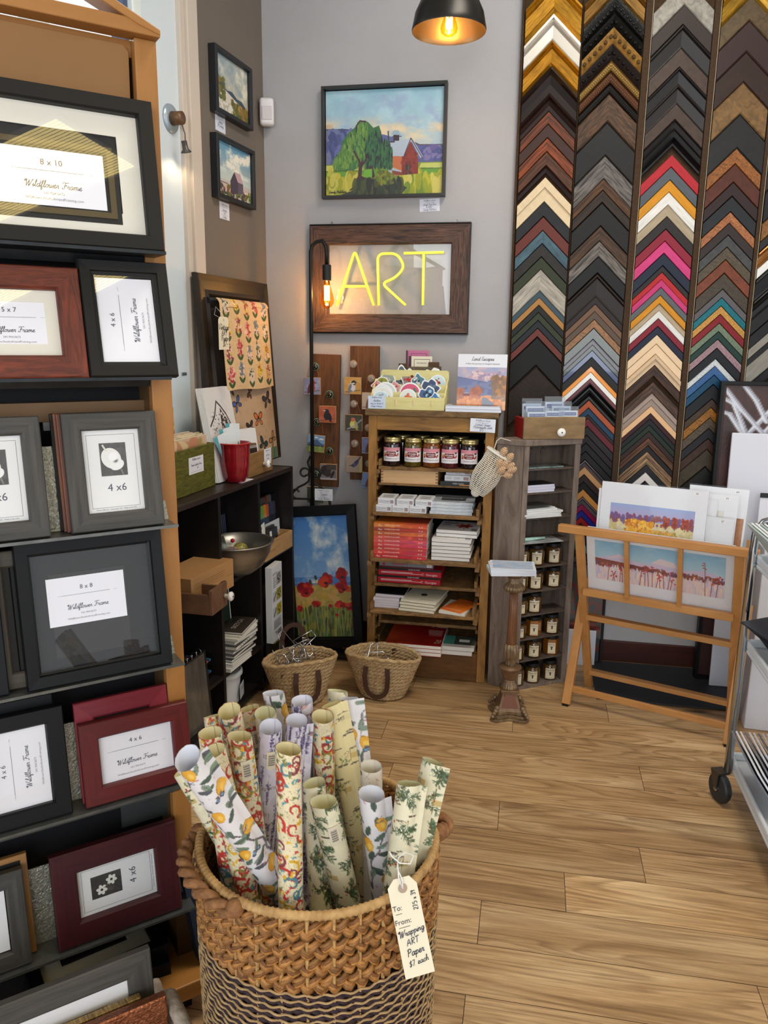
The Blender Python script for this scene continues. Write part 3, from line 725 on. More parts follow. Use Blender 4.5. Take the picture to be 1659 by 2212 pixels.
ORD = ['leftmost', 'second', 'third', 'fourth', 'rightmost']
for ci, lst in enumerate((C1, C2, C3, C4, C5)):
 u0, u1 = xs[ci] + .002, xe[ci] - .002; uc = (u0 + u1) / 2; hw = (u1 - u0) / 2
 ends = {0: 872, 1: 1197, 2: 1080, 3: 1078, 4: 815}
 for i, (py, c, k, words) in enumerate(lst):
  yb = lst[i + 1][0] if i + 1 < len(lst) else ends[ci]
  if ci == 0 and i == 9: yb = 374
  if ci == 2 and i == 9: yb = 316
  if ci == 2 and words == 'walnut': yb = 813
  xp=np.interp(py,[-60,1100],[{0:1193,1:1338,2:1480,3:1624,4:1757}[ci],{0:1147,1:1262,2:1386,3:1508,4:1640}[ci]])
  z0 = B.px(xp, py, -.035)[1]; z1 = B.px(xp, yb, -.035)[1]; T = z0 - z1 - .0008
  prev = lst[i - 1][3] if i else None
  lab = f"{words} corner sample, {ORD[ci]} column, " + (f"below the {prev} one" if prev else "topmost in view")
  o=thing('moulding_sample',lab,'frame sample',B,uc,-.0135,z0,group=f'moulding corner samples in the {ORD[ci]} column')
  pr = PROF.get(k, PROF['flat']); th = 1.0 if T > .03 else .75
  hwj = hw - random.uniform(0, .0025)
  for sg, nm in ((-1, 'left'), (1, 'right')):
   m = MB(); vs = []
   P = [(0, 0)] + [(t, d * th) for t, d in pr] + [(1, 0)]
   for xx in (0, sg * hwj):
    for t, d in P: vs.append((xx, -d, -abs(xx) * 1.0 - t * T))
   n = len(P); fs = []
   for a in range(n - 1):
    f = (a, a + 1, n + a + 1, n + a); fs.append(f if sg < 0 else f[::-1])
   fs+=[tuple(range(n))if sg>0 else tuple(range(n-1,-1,-1)),tuple(range(2*n-1,n-1,-1))if sg>0 else tuple(range(n,2*n))]
   m.add(vs, fs, 0)
   L_ = hwj * 1.414
   if k in ('scallop', 'bead'):
    stp = {'scallop': .024, 'bead': .0085}[k]; nn = int(L_ / stp)
    for q_ in range(nn):
     xx = (q_ + .5) / nn * hwj
     if k == 'scallop': m.ball(sg * xx, -.022, -xx - T * .42, .0095, 8, 1, sy=.8)
     else:
      for t in ((.35, .65) if T > .035 else (.5,)): m.ball(sg * xx, -.023, -xx - T * t, .0028, 6, 1)
   if k == 'carved':
    nn = int(L_ / .018)
    for q_ in range(nn):
     xx = (q_ + .5) / nn * hwj
     m.ball(sg*xx,-.03,-xx-T*.38,.008,8,1,sy=.6);m.ball(sg*xx+.004,-.032,-xx-T*.62,.005,6,1)
   mm_ = mould_mat(c, k, -sg * 45)
   bm_=mould_mat(tuple(int(v*{'scallop':.62,'bead':1.25,'carved':.9}.get(k,1))for v in c),k)if k in('scallop','bead','carved')else mm_
   m.build('moulding_arm', [mm_, bm_], o, smooth=False)
# ================================================================ frames and cards


def frame_mesh(w, h, bw, d, mats, name, parent, prof=None, x0=None, z0=0.0, y0=0.0, label=None, bev=.0):
 """mitred picture moulding; outer w x h, border bw, depth d towards the viewer; bottom at z0, centred on x
 prof: list of (t across border from outside 0 to 1, depth fraction). mats = (horizontal, vertical)"""
 prof = prof or [(0, .9), (.06, 1), (.9, 1), (1, .8)]
 P = [(0, 0)] + list(prof) + [(1, 0)]; m = MB(); n = len(P)
 x0 = -w / 2 if x0 is None else x0; x1 = x0 + w; z1 = z0 + h
 cs = [(x0, z0, 1, 1), (x1, z0, -1, 1), (x1, z1, -1, -1), (x0, z1, 1, -1)]
 for k in range(4):
  vs = []
  for cx_, cz, sx, sz in (cs[k], cs[(k + 1) % 4]):
   for t, q in P: vs.append((cx_ + sx * t * bw, y0 - q * d, cz + sz * t * bw))
  m.add(vs,[(a,a+n,a+n+1,a+1)for a in range(n-1)]+[(n-1,2*n-1,n,0)],0 if k%2==0 else 1)
 return m.build(name, list(mats), parent, label=label, bev=bev)


def wood2(c, c2, fine=150, **k):
 """wood pair: grain along x (rails) and along z (stiles)"""
 return (mat(c, .5, c2=c2, vs=(7, 20, fine), **k), mat(c, .5, c2=c2, vs=(fine, 20, 7), **k))


INK=mat((40,38,44),.6);INKB=mat((38,42,90),.6);PAPER=mat((236,234,236),.7);PAPERC=mat((232,222,196),.75);BLACK=mat((18,18,20),.45)


def studio_card(name, label, F, x, y, z, w, h, lines, rot=0, tilt=0, roll=0, border=False):
 """small printed price card, handwritten in pen"""
 t = thing(name, label, 'price card', F, x, y, z, rot=rot, tilt=tilt, roll=roll, group='price cards of the studio')
 m = MB(); m.box(-w / 2, w / 2, 0, .0008, -h / 2, h / 2); m.build('card', mat((222, 226, 238), .6), t)
 m = MB(); m.write('Wildflower Studio', 0, h * .33, w * .034, y=-.0005, w=.16, mi=0)
 m.text('Art, Materials + Framing', 0, h * .2, w * .045, y=-.0005)
 for k, l_ in enumerate(lines):
  zz=h*(.02-.2*k);m.write(l_,0,zz,w*.055 if len(l_)<12 else w*.7/(len(l_)*1.15),y=-.0006,w=.17,mi=1)
  m.rect(-w * .36, w * .4, zz - h * .07, zz - h * .062, -.0004, 0)
 m.build('printing', [mat((90, 90, 100), .6), INKB], t); return t


# ---- small landscape paintings on the left wall
def hang(name, label, F, x0, x1, z0, z1, d, bw, fm, cv, group=None, y=-.001, inset=.012, gap=0.0, prof=None):
 t = thing(name, label, 'painting', F, (x0 + x1) / 2, y, z0, group=group); w, h = x1 - x0, z1 - z0
 frame_mesh(w, h, bw, d, fm, 'picture_frame', t, prof)
 m = MB(); m.box(-w / 2 + bw * .5, w / 2 - bw * .5, -.004, -.001, bw * .5, h - bw * .5); m.build('backing', BLACK, t)
 picture(cv,'canvas',t,-w/2+bw+gap,w/2-bw-gap,bw+gap,h-bw-gap,-inset-.004,bump=.3);return t


blk = (mat((30, 30, 33), .4), mat((34, 34, 37), .4))
# upper: pale winter sky, blue hills, autumn bushes
c=Cv(1,.8,200);c.grad(0,.8,(196,186,160),(176,184,180));f=c.fb(5,6);c.mix((236,228,208),(f-.48)*4,.3,.8);c.mix((150,166,172),(c.fb(4,4)-.5)*5,.35,.8)
c.poly([(0,.42),(.15,.44),(.35,.34),(.5,.36),(.65,.3),(.8,.3),(1,.2),(1,.1),(0,.2)],(62,78,96));c.poly([(0,.3),(.3,.33),(1,.16),(1,0),(0,0)],(214,208,192))
c.daub(60,(0,.2,.28,.48),.03,[(104,108,50),(140,110,52),(80,88,48)]);c.daub(90,(.5,.0,1,.22),.035,[(108,112,48),(150,112,50),(84,92,44),(178,130,60)]);c.daub(40,(0,0,.5,.15),.03,[(230,224,210),(190,180,160)])
p = [L.px(*q, -.03) for q in ((464.5, 92), (545.8, 148), (467, 238), (544, 281))]
hang('landscape_painting','small framed painting of pale clouds over blue hills, upper of two on the brown wall',L,(p[0][0]+p[2][0])/2,(p[1][0]+p[3][0])/2,p[2][1],p[0][1],.032,.018,blk,c,'pair of small framed landscapes on the side wall')
c=Cv(1,.8,200);c.grad(0,.8,(226,206,186),(94,148,182));c.mix((240,236,222),(c.fb(5,5)-.5)*5,.35,.8);c.mix((206,222,216),np.full((c.H,c.W),.5),.25,.42)
c.poly([(0,.22),(1,.2),(1,0),(0,0)],(196,176,170));c.daub(120,(0,0,1,.17),.03,[(92,110,50),(120,126,62),(214,206,190),(128,82,48),(70,60,62)])
c.poly([(.38,.08),(.38,.26),(.5,.42),(.6,.28),(.6,.1)],(70,60,76));c.poly([(.5,.42),(.68,.42),(.76,.28),(.6,.28)],(188,158,166));c.poly([(.6,.28),(.76,.28),(.76,.12),(.6,.1)],(92,82,96));c.line([(.05,.2),(.3,.2)],.012,(84,70,74))
p = [L.px(*q, -.03) for q in ((467, 284.5), (550.6, 324), (471.5, 424.6), (551.4, 450))]
hang('landscape_painting','small framed painting of a dark barn under a blue cloudy sky, lower of two',L,(p[0][0]+p[2][0])/2,(p[1][0]+p[3][0])/2,p[2][1],p[0][1],.032,.018,blk,c,'pair of small framed landscapes on the side wall')
for py_,lb,ln in((266,'between the two small landscapes',['Jeremy','$45 Sandy']),(456,'below the small barn painting',['"January"','$65','Sandy'])):
 x,z=L.px(485 if py_>300 else 476,py_,-.002);studio_card('price_card',f'white price card on the brown side wall, {lb}',L,x,-.002,z,.082,.066,ln,roll=0)

# ---- motion sensor in the corner
x,z=B.px(577,245,-.03);t=thing('motion_sensor','white rounded motion sensor fixed in the corner of the walls','motion sensor',B,x+.005,-.048,z,rot=18)
m=MB();m.box(-.031,.031,-.022,.022,-.056,.056);m.build('housing',mat((226,222,224),.35),t,bev=.014,seg=4,smooth=True)
m=MB();m.box(-.022,.022,-.026,-.018,-.036,.02);m.build('lens',mat((214,206,208),.2,coat=.5),t,bev=.006,seg=3)
m = MB(); m.box(-.02, .02, .02, .034, -.03, .03); m.build('bracket', mat((200, 198, 198), .5), t)

# ---- barn painting
c=Cv(1.22,1,330);c.grad(.3,1,(178,190,196),(142,186,204));c.mix((168,202,214),(c.fb(5,6)-.45)*3,.5,1);c.mix((150,172,200),(c.fb(7,8)-.5)*4,.45,.95)
c.mix((222,204,170),(c.fb(8,5)-.42)*5*(1-np.abs(np.linspace(0,1,c.H)-.6)*6).clip(0,1)[:,None]);c.mix((196,168,140),(c.fb(9,9)-.55)*6*(1-np.abs(np.linspace(0,1,c.H)-.66)*12).clip(0,1)[:,None])
hill = [(0, .64), (.2, .635), (.3, .62), (.33, .3), (0, .3)]
c.poly(hill,(84,92,142));c.line(hill[:3],.008,(50,40,60));c.poly([(.3,.6),(.48,.6),(.62,.57),(.72,.54),(.72,.3),(.3,.3)],(88,98,150));c.poly([(.9,.5),(.98,.46),(1.22,.455),(1.22,.3),(.85,.3)],(84,90,146));c.line([(.9,.5),(.98,.465),(1.22,.46)],.008,(70,40,50))
c.daub(90,(0,.34,.4,.6),.03,[(76,84,136),(98,104,158),(64,72,120),(110,116,150)],(60,120));c.daub(60,(.98,.33,1.22,.44),.02,[(98,88,148),(70,80,134),(120,116,164)],(0,40))
c.rect(0,.0,1.22,.3,(118,138,52));c.rect(0,.24,.4,.29,(188,190,96));c.poly([(1.0,.29),(1.22,.29),(1.22,.24),(.98,.25)],(188,196,104));c.rect(0,.18,1.22,.24,(96,150,50));c.line([(0,.235),(.35,.235)],.006,(60,60,30));c.line([(.98,.24),(1.22,.24)],.005,(50,70,40))
c.poly([(0,.17),(.4,.19),(.46,.12),(.2,.02),(0,0)],(172,166,46));c.poly([(.72,.14),(1.22,.2),(1.22,0),(.86,0)],(168,168,40));c.daub(90,(0,.01,.38,.17),.03,[(186,176,60),(154,158,42),(196,188,84),(140,140,40)],(80,100),(1.5,3));c.daub(90,(.8,.01,1.22,.16),.03,[(186,182,48),(150,158,36),(206,196,96),(110,140,40)],(80,100),(1.5,3))
c.poly([(.4,.17),(.6,.14),(.74,.12),(.86,.06),(.8,0),(.15,0),(.3,.05),(.24,.04)],(58,66,46));c.daub(60,(.3,0,.8,.12),.025,[(50,60,48),(74,82,44),(44,44,44)],(80,100),(1.5,3))
# barn
c.poly([(.66,.18),(.66,.38),(.8,.38),(.8,.18)],(190,110,70));c.poly([(.8,.18),(.8,.36),(.88,.52),(.97,.34),(.97,.19)],(128,50,42));c.poly([(.6,.37),(.82,.36),(.9,.53),(.68,.5),(.6,.44)],(172,186,204));c.poly([(.88,.53),(.91,.52),(1.02,.35),(.99,.34)],(168,180,200));c.line([(.82,.36),(.89,.53),(1.01,.345)],.008,(60,40,46))
c.poly([(.84,.19),(.84,.29),(.9,.3),(.9,.19)],(52,52,44));c.line([(.87,.19),(.87,.29)],.01,(96,100,80));c.daub(30,(.81,.2,.96,.4),.02,[(140,54,44),(112,44,40)],(0,5),(.5,1));c.poly([(.64,.25),(.7,.26),(.8,.22),(.8,.2),(.68,.2)],(170,184,196));c.poly([(.7,.19),(.7,.23),(.8,.21),(.8,.18)],(130,70,60))
c.rect(.71,.51,.77,.57,(60,46,54));c.poly([(.69,.57),(.71,.61),(.76,.61),(.79,.56)],(150,170,190));c.line([(.7,.55),(.79,.55)],.008,(60,40,50));c.line([(.655,.6),(.66,.5),(.72,.5)],.012,(60,50,60))
# willow
g1, g2, g3, dk = (96, 136, 56), (60, 108, 62), (44, 88, 62), (48, 44, 48)
c.poly([(.08,.24),(.1,.36),(.16,.44),(.17,.52),(.24,.6),(.32,.66),(.36,.7),(.44,.7),(.5,.64),(.56,.66),(.58,.6),(.6,.5),(.64,.42),(.7,.34),(.7,.26),(.5,.26),(.4,.3),(.3,.24)],g2)
for _ in range(420):
 x=random.uniform(.08,.44);zt=.26+.42*min(1,(x-.04)/.3)*random.random()**.7;c.ell(x,zt,.009,random.uniform(.02,.045),random.choice([g1,(120,152,66),(84,124,56),(104,140,74),g2,dk if random.random()<.3 else g1]),random.uniform(-8,8),.9)
for _ in range(300):
 x=random.uniform(.42,.7);zt=.26+.38*random.random()*(1-abs(x-.53)/.3);c.ell(x,zt,.009,random.uniform(.02,.045),random.choice([g2,g3,(36,78,58),(54,100,70),(40,40,48)]),random.uniform(-8,8),.9)
for a,b_ in(((.36,.17),(.37,.3)),((.37,.3),(.3,.42)),((.38,.28),(.44,.36)),((.5,.18),(.48,.26)),((.35,.16),(.4,.16))):c.line([a,b_],.04 if a[1]<.2 else .02,(66,46,50))
c.poly([(.4,.17),(.41,.24),(.49,.25),(.49,.17)],(110,170,60));c.line([(.32,.66),(.36,.71),(.42,.7)],.014,(70,48,60));c.ell(.62,.16,.09,.07,(92,116,40));c.daub(60,(.55,.1,.7,.22),.014,[(130,140,44),(84,104,42),(60,80,44),(110,100,50)])
c.write('Sandy Melchiori', .03, .022, .012, (30, 34, 30), w=.3)
p0, p1 = B.px(694, 188, -.03), B.px(962, 422, -.03)
bf = (mat((44, 43, 42), .4), mat((48, 46, 45), .4))
hang('barn_painting','framed landscape painting of a willow and a red barn on the grey wall',B,-.218,.329,2.069,2.524,.036,.013,bf,c,gap=.003,inset=.008)
x,z=B.px(928,443,-.002);studio_card('price_card','white price card below the right corner of the barn painting',B,x,-.0015,z,.088,.052,['Joseph Red Barn','$ 600 -','Sandy Melchiori'],roll=-2)
# ---- ART sign
t=thing('art_sign','wide dark wood frame with yellow tube letters spelling ART behind a pane','sign',B,.086,-.001,1.49)
dw = wood2((104, 74, 60), (24, 16, 16), 105, dist=1.9, bump=1, var=.3)
frame_mesh(.722, .468, .084, .034, dw, 'wooden_frame', t, [(0, .6), (.05, 1), (.94, .9), (1, .7)])
m=MB();m.box(-.361,.361,-.03,0,-.004,0);m.box(-.361,-.357,-.03,0,0,.468);m.box(.357,.361,-.03,0,0,.468);m.box(-.361,.361,-.03,0,.468,.472);m.build('edge_trim',BLACK,t)
m = MB(); m.rect(-.28, .28, .08, .39, -.018); m.build('pane', glass(.01, clear=.93), t)


def art(x, y): q = B.px(640 + x / 4.1475, 480 + y / 4.1475, -.045); return (q[0] - .086, -.034, q[1] - 1.49)


def rnd(pts, r=.02, n=5):
 out = [Vector(pts[0])]
 for a, b_, c_ in zip(pts, pts[1:], pts[2:]):
  a,b_,c_=Vector(a),Vector(b_),Vector(c_);u=(a-b_);v=(c_-b_);k=min(r,u.length*.45,v.length*.45);p,q=b_+u.normalized()*k,b_+v.normalized()*k
  out += [p * (1 - s_) ** 2 + b_ * 2 * s_ * (1 - s_) + q * s_ ** 2 for s_ in [i / n for i in range(n + 1)]]
 return out + [Vector(pts[-1])]


yel = mat((236, 232, 84), .35, emit=.42)
LT = {'letter_a': [rnd([art(358, 745), art(520, 250), art(690, 745)], .022), [art(425, 573), art(622, 573)]],
      'letter_r':[rnd([art(735,745),art(724,280),art(900,276),art(970,400),art(880,500),art(760,545),art(975,742)],.03)],
      'letter_t': [[art(960, 275), art(1320, 268)], [art(1138, 285), art(1131, 742)]]}
for nm, ps in LT.items():
 m = MB(); [m.tube(p_, .0058, 10) for p_ in ps]; m.build(nm, yel, t, smooth=True)
m = MB()
for xx in(735,1131,700):a=Vector(art(xx,745));m.tube([a,a+Vector((-.004,.006,-.012)),a+Vector((-.012,.012,-.03)),a+Vector((.004,.014,-.045))],.0009,5)
a, b_ = art(745, 542), art(790, 542); m.tube([a, b_], .0015, 5); m.build('wire', mat((200, 196, 170), .3, .3), t)
m = MB()
for xx in(-.27,.29):m.tube([(xx,-.01,.46),(xx,-.012,.478),(xx+.006,-.012,.484),(xx+.012,-.012,.476)],.0016,6)
m.build('hanging_hook', mat((170, 170, 175), .2, 1), t)

# ---- pendant lamp
pr=ray(970,62);k_=3.0/pr[1];pz=CAMH+pr[2]*k_;t=thing('pendant_lamp','black dome pendant lamp with a glowing bulb hanging above the barn painting','lamp',None,pr[0]*k_,3.0,pz)
rr=.128;dome=[(rr*1.0,-.01),(rr*1.01,-.004),(rr*.985,.01),(rr*.93,.045),(rr*.8,.08),(rr*.6,.108),(rr*.38,.125),(rr*.34,.135),(rr*.33,.17),(rr*.28,.18),(.012,.19)]
m=MB();V=dome+[(.012,.188),(rr*.3,.172),(rr*.3,.13),(rr*.57,.104),(rr*.77,.076),(rr*.9,.043),(rr*.955,.01),(rr*.975,-.004),(rr*1.0,-.01)]
m.lathe(dome, 48, 0); m.f.pop(-2); m.m.pop(-2); n0 = len(m.f)
m.lathe(V[len(dome):], 48, 1); m.f.pop(); m.m.pop(); m.f.pop(); m.m.pop()
m.build('shade', [mat((44, 42, 40), .35, .6), mat((150, 128, 92), .35, .8)], t, smooth=True)
m = MB(); m.tube([(0, 0, .185), (0, 0, 3.5 - pz)], .004, 8); m.build('cord', BLACK, t)
m = MB(); m.lathe([(.022, .05), (.022, .12), (.012, .13)], 20); m.build('lamp_socket', BLACK, t)


def bulb(t, x, y, z, r, h, power=2.5):
 m=MB();pf=[(r*.38,0),(r*.42,-h*.12),(r*.62,-h*.3),(r*.9,-h*.55),(r,-h*.7),(r*.9,-h*.84),(r*.55,-h*.95),(.003,-h)]
 m.lathe(pf, 24, 0, x, y, z); g = m.build('bulb_glass', glass(.03, (255, 214, 150), .9), t, smooth=True)
 m = MB()
 for k in range(6):
  a=k*math.pi/3;cx_,cy_=x+r*.32*math.cos(a),y+r*.32*math.sin(a);m.tube([(cx_,cy_,z-h*.18),(cx_,cy_,z-h*.72)],r*.075,6)
 m.build('filament', mat((255, 190, 96), .5, emit=16), t)
 l=bpy.data.lights.new('bulb_light','POINT');l.energy=power;l.color=(1,.8,.54);l.shadow_soft_size=r*.5
 o=bpy.data.objects.new('bulb_light',l);COL.objects.link(o);o.parent=t;o.location=(x,y,z-h*.5);return g


bulb(t, 0, 0, .06, .03, .085, 1.3)

# ---- floor lamp with bare bulb
x0=B.px(674,900,-.14)[0];t=thing('floor_lamp','slim black floor lamp with bent neck and bare glowing filament bulb by ART sign','lamp',B,x0,-.14,0)
top = B.px(690, 520, -.14)[1]; xr = B.px(706, 590, -.14)[0] - x0; zs = B.px(705, 572, -.14)[1]
m=MB();m.tube([(0,0,.02),(0,0,top-.08),(0,0,top-.045),(.008,0,top-.02),(xr*.4,0,top-.004),(xr*.72,0,top),(xr*.93,0,top-.02),(xr,0,top-.05),(xr,0,zs-.002)],.0085,12);m.build('pole',mat((28,27,28),.4,.3),t,smooth=True)
m = MB(); m.lathe([(.0, .0), (.11, 0), (.11, .012), (.02, .02), (.012, .03)], 32); m.build('base', BLACK, t)
z2=B.px(704,606,-.14)[1];m=MB();m.lathe([(.0,zs+.002),(.018,zs),(.0195,zs-.003),(.0195,z2),(.0,z2)][::-1],24,0,xr,0,0);m.build('lamp_socket',mat((24,24,25),.45),t,smooth=False)
bulb(t, xr, 0, z2, .031, .118, 2.5)

# ---- boards with knobs and small hanging paintings


def bp_(x, y, d=-.03): return B.px(620 + x / 5.267, 720 + y / 5.267, d)


rb = mat((122, 80, 48), .75, c2=(70, 42, 24), vs=(60, 20, 6), bump=.5, dist=.6)
for k,(q,words)in enumerate((([(200,235),(568,1750)],'rough sawn brown board with black and brass knobs, left of two on the wall'),([(688,142),(1058,1680)],'rough sawn brown board with clear glass knobs, right of two on the wall'))):
 a, b_ = bp_(*q[0]), bp_(*q[1]); xm = (a[0] + b_[0]) / 2
 t=thing('knob_board',words,'display board',B,xm+.012*(k==0),-.003,b_[1],roll=1.2 if k==0 else 0.0,group='pair of knob boards on the grey wall')
 w, h = .136, a[1] - b_[1]; m = MB(); m.box(-w / 2, w / 2, -.022, 0, 0, h); m.build('board', rb, t, bev=.002)
 kn=[(290,382),(460,695),(325,1012),(473,1340),(330,1610)]if k==0 else[(755,350),(958,515),(760,803),(925,1075),(770,1253),(930,1480)]
 for (kx, ky) in kn:
  u, z = bp_(kx, ky, -.045); u -= xm + .012 * (k == 0); z -= b_[1]; m = MB()
  if k == 0:
   m.M=Matrix.Translation((u,-.022,z))@Matrix.Rotation(R(90),4,'X');m.lathe([(.006,0),(.006,.012),(.0175,.014),(.019,.02),(.0175,.024)],20,0);m.ball(0,0,.022,.016,14,1,sz=.55)
   for a_ in range(7): m.ball(.009 * math.cos(a_), .009 * math.sin(a_ * 1.0), .031, .0022, 6, 2)
   m.build('knob',[mat((90,130,124),.4),mat((22,24,20),.15,coat=.6),mat((214,190,120),.3,.8)],t,smooth=True)
  else:
   m.M=Matrix.Translation((u,-.022,z))@Matrix.Rotation(R(90),4,'X');m.lathe([(.006,0),(.006,.01),(.017,.016),(.018,.024),(.013,.03),(.006,.032)],12,0);m.build('knob',mat((206,190,176),.12,trans=.5,coat=.4),t)


def tile(cv, q, knob, label, roll=0, y=-.05):
 (ax, ay), (bx_, by) = bp_(q[0], q[1], -.05), bp_(q[2], q[3], -.05); w, h = bx_ - ax, ay - by; w = max(w, h * .93)
 t=thing('mini_painting',label,'small painting',B,ax+w/2,y,by,roll=roll,group='small wood block paintings hanging by copper wire')
 m = MB(); m.box(-w / 2, w / 2, -.012, 0, 0, h); m.build('block', mat((196, 158, 116), .6), t, bev=.001)
 picture(cv, 'painted_face', t, -w / 2 + .0015, w / 2 - .0015, .0015, h - .0015, -.0125)
 if knob:
  kx, kz = bp_(*knob, -.05); kx -= ax + w / 2; kz -= by; m = MB()
  m.tube([(-w*.28,.003,h-.004),(-w*.34,.002,h+.012),(kx-.018,.008,kz-.006),(kx-.012,.012,kz+.012),(kx,.014,kz+.018),(kx+.012,.012,kz+.012),(kx+.018,.008,kz-.006),(w*.34,.002,h+.012),(w*.28,.003,h-.004)],.0011,5)
  m.build('copper_wire', mat((186, 112, 76), .35, .7), t, smooth=True)


def bird(bg, body, head, wing, belly, flip=1, extra=None, branch=(90, 80, 86)):
 c = Cv(1, 1, 60, bg); c.mix(tuple(min(255, v + 18) for v in bg), (c.fb(4, 4) - .5) * 4)
 c.line([(.05, .12), (.5, .17), (.95, .25)], .04, branch)
 c.ell(.48,.42,.2,.27,body,10*flip);c.ell(.5,.38,.15,.2,belly,10*flip);c.ell(.5-.16*flip,.38,.09,.26,wing,-18*flip);c.poly([(.5-.12*flip,.25),(.5-.3*flip,.05),(.5-.2*flip,.03),(.52,.22)],wing)
 c.ell(.52+.05*flip,.7,.14,.13,head);c.poly([(.62+.05*flip,.72),(.7+.12*flip,.69),(.62+.05*flip,.66)]if flip>0 else[(.4,.72),(.26,.69),(.4,.66)],(60,56,52))
 if extra: extra(c)
 return c


tile(bird((138,142,178),(150,58,52),(164,54,42),(96,48,52),(170,70,58),1,lambda c:c.poly([(.45,.78),(.55,.98),(.66,.78)],(170,60,44))),(195,500,388,698),(290,382),'small painting of a red crested bird on lilac, top of the left board')
tile(bird((178,90,60),(38,36,44),(44,42,50),(30,28,36),(40,38,46),-1,lambda c:c.ell(.33,.72,.1,.035,(200,204,214))),(370,822,562,1018),(460,695),'small painting of a black crow on orange, second down the left board')
c=Cv(1,1,60,(120,160,206));c.poly([(0,.5),(.35,.68),(.55,.75),(.8,.55),(1,.5),(1,.35),(0,.35)],(72,98,136));c.rect(0,0,1,.34,(128,146,74));c.rect(0,.34,1,.42,(50,72,84));c.ell(.5,.87,.12,.04,(240,240,240));c.ell(.8,.8,.16,.05,(236,232,232));c.daub(30,(0,.02,1,.3),.04,[(150,160,80),(104,130,70)],(80,100))
tile(c,(230,1150,425,1350),(325,1012),'small painting of a blue mountain above green fields, on left board, tilted',5)
c=Cv(1,1,60,(118,112,118));c.ell(.35,.6,.32,.34,(48,40,42));c.rect(.4,.65,1,1,(70,60,56));c.ell(.45,.4,.2,.22,(56,46,48));c.ell(.75,.35,.1,.28,(44,38,40),-25);c.ell(.5,.32,.07,.05,(24,22,26));c.rect(0,0,1,.12,(168,162,168))
tile(c, (382, 1480, 572, 1668), (473, 1340), 'small painting of a dark brown dog, low on the left board')
tile(bird((70,78,62),(150,150,70),(180,160,70),(60,70,70),(190,180,90)),(235,1735,425,1930),None,'small dark green painting partly hidden behind the price card')
tile(bird((196,150,78),(206,206,214),(34,34,40),(120,126,140),(216,216,222),1,lambda c:(c.ell(.55,.64,.1,.05,(232,232,232)),c.ell(.6,.58,.08,.04,(40,40,44)))),(655,497,850,695),(755,350),'small painting of a black capped bird on yellow ochre, top of the right board')
tile(bird((196,180,164),(150,96,80),(160,100,90),(120,80,70),(190,130,110)),(858,670,1050,868),(958,515),'small pinkish painting half hidden by the sticker box')
tile(bird((66,66,54),(206,196,104),(196,110,70),(170,160,90),(216,206,120),-1,lambda c:c.line([(.15,.1),(.55,.3),(.98,.72)],.07,(150,158,184))),(665,920,862,1110),(760,803),'small painting of a yellow bird on dark olive, middle of the right board')
tile(bird((120,136,190),(120,60,62),(140,60,60),(90,50,56),(130,70,70),1),(857,1180,1050,1370),(925,1075),'small blue painting half behind the yellow cabinet, upper one')
c=Cv(1,1,60,(170,152,136));c.ell(.6,.55,.12,.3,(54,64,104),-35);c.ell(.5,.45,.12,.14,(90,90,120),-30);c.ell(.4,.42,.09,.08,(60,70,110));c.line([(.2,.4),(.36,.43)],.04,(40,44,60));c.rect(.85,0,1,1,(190,176,120));c.line([(.7,.7),(.88,.95)],.08,(50,58,96))
tile(c, (677, 1390, 862, 1582), (770, 1253), 'small painting of a blue nuthatch clinging head down, low on right board')
tile(bird((122,156,214),(150,100,84),(160,110,96),(110,76,70),(190,150,130)),(850,1578,1040,1765),(930,1480),'small sky blue painting of a brown owl, lowest beside the cabinet',5)
# ================================================================ wooden rack of ready-made frames
TZ = [1.598, 1.382, 1.108, .83, .568, .28]
amber=mat((168,116,60),.45,c2=(152,100,48),vs=(30,30,6));amberh=mat((168,116,60),.45,c2=(152,100,48),vs=(6,30,30))
galv_ = mat((118, 120, 116), .38, .75, c2=(84, 86, 82), vs=(60, 60, 60), bump=.15, bs=90)
steel = mat((58, 60, 62), .35, .7, c2=(44, 46, 48), vs=(20, 20, 20))
rk=thing('display_rack','tall amber wooden rack with house roof top and metal ledges full of picture frames','display rack',K,0,0,0)
m = MB(); m.box(-.034, .004, 0, .022, .335, 1.957); m.build('post', amber, rk, bev=.002)
m = MB(); m.box(-.034, .0, .022, .5, .1, 1.957); m.build('side_panel', mat((92, 66, 40), .5), rk)
m = MB(); m.box(-1.1, -.034, .09, .1, .1, 1.95); m.build('back_panel', mat((14, 14, 18), .8), rk)
m = MB(); m.prism([(-1.0, 1.957), (.006, 1.957), (.006, 1.966), (-.02, 1.98), (-1.0, 1.98)], -.02, .02)
m.prism([(.006, 1.96), (.006, 1.969), (-.5, 2.19), (-.5, 2.165), (-.03, 1.97)], -.022, .02)
m.prism([(-.5, 2.165), (-.5, 2.19), (-1.0, 1.97), (-1.0, 1.95)], -.02, .02); m.build('gable_beam', amberh, rk, bev=.002)
m=MB();m.prism([(-.0,1.955),(.0,1.965),(-.5,2.19),(-.5,2.15),(-.1,1.955)],.5,.53);m.build('rear_gable',mat((206,170,150),.5),rk,bev=.002)  # same rack wood, its lit pale pink look put into the colour
m=MB();m.prism([(-1.0,1.6),(-.046,1.6),(-.041,1.935),(-.05,1.946),(-1.0,1.946)],.012,.022);m.build('header_panel',mat((146,104,62),.6,c2=(138,98,56),vs=(8,8,8)),rk,bev=.001)
m = MB(); m.box(-1.0, -.034, .0225, .0895, 1.93, 1.957); m.build('top_rail', amberh, rk)
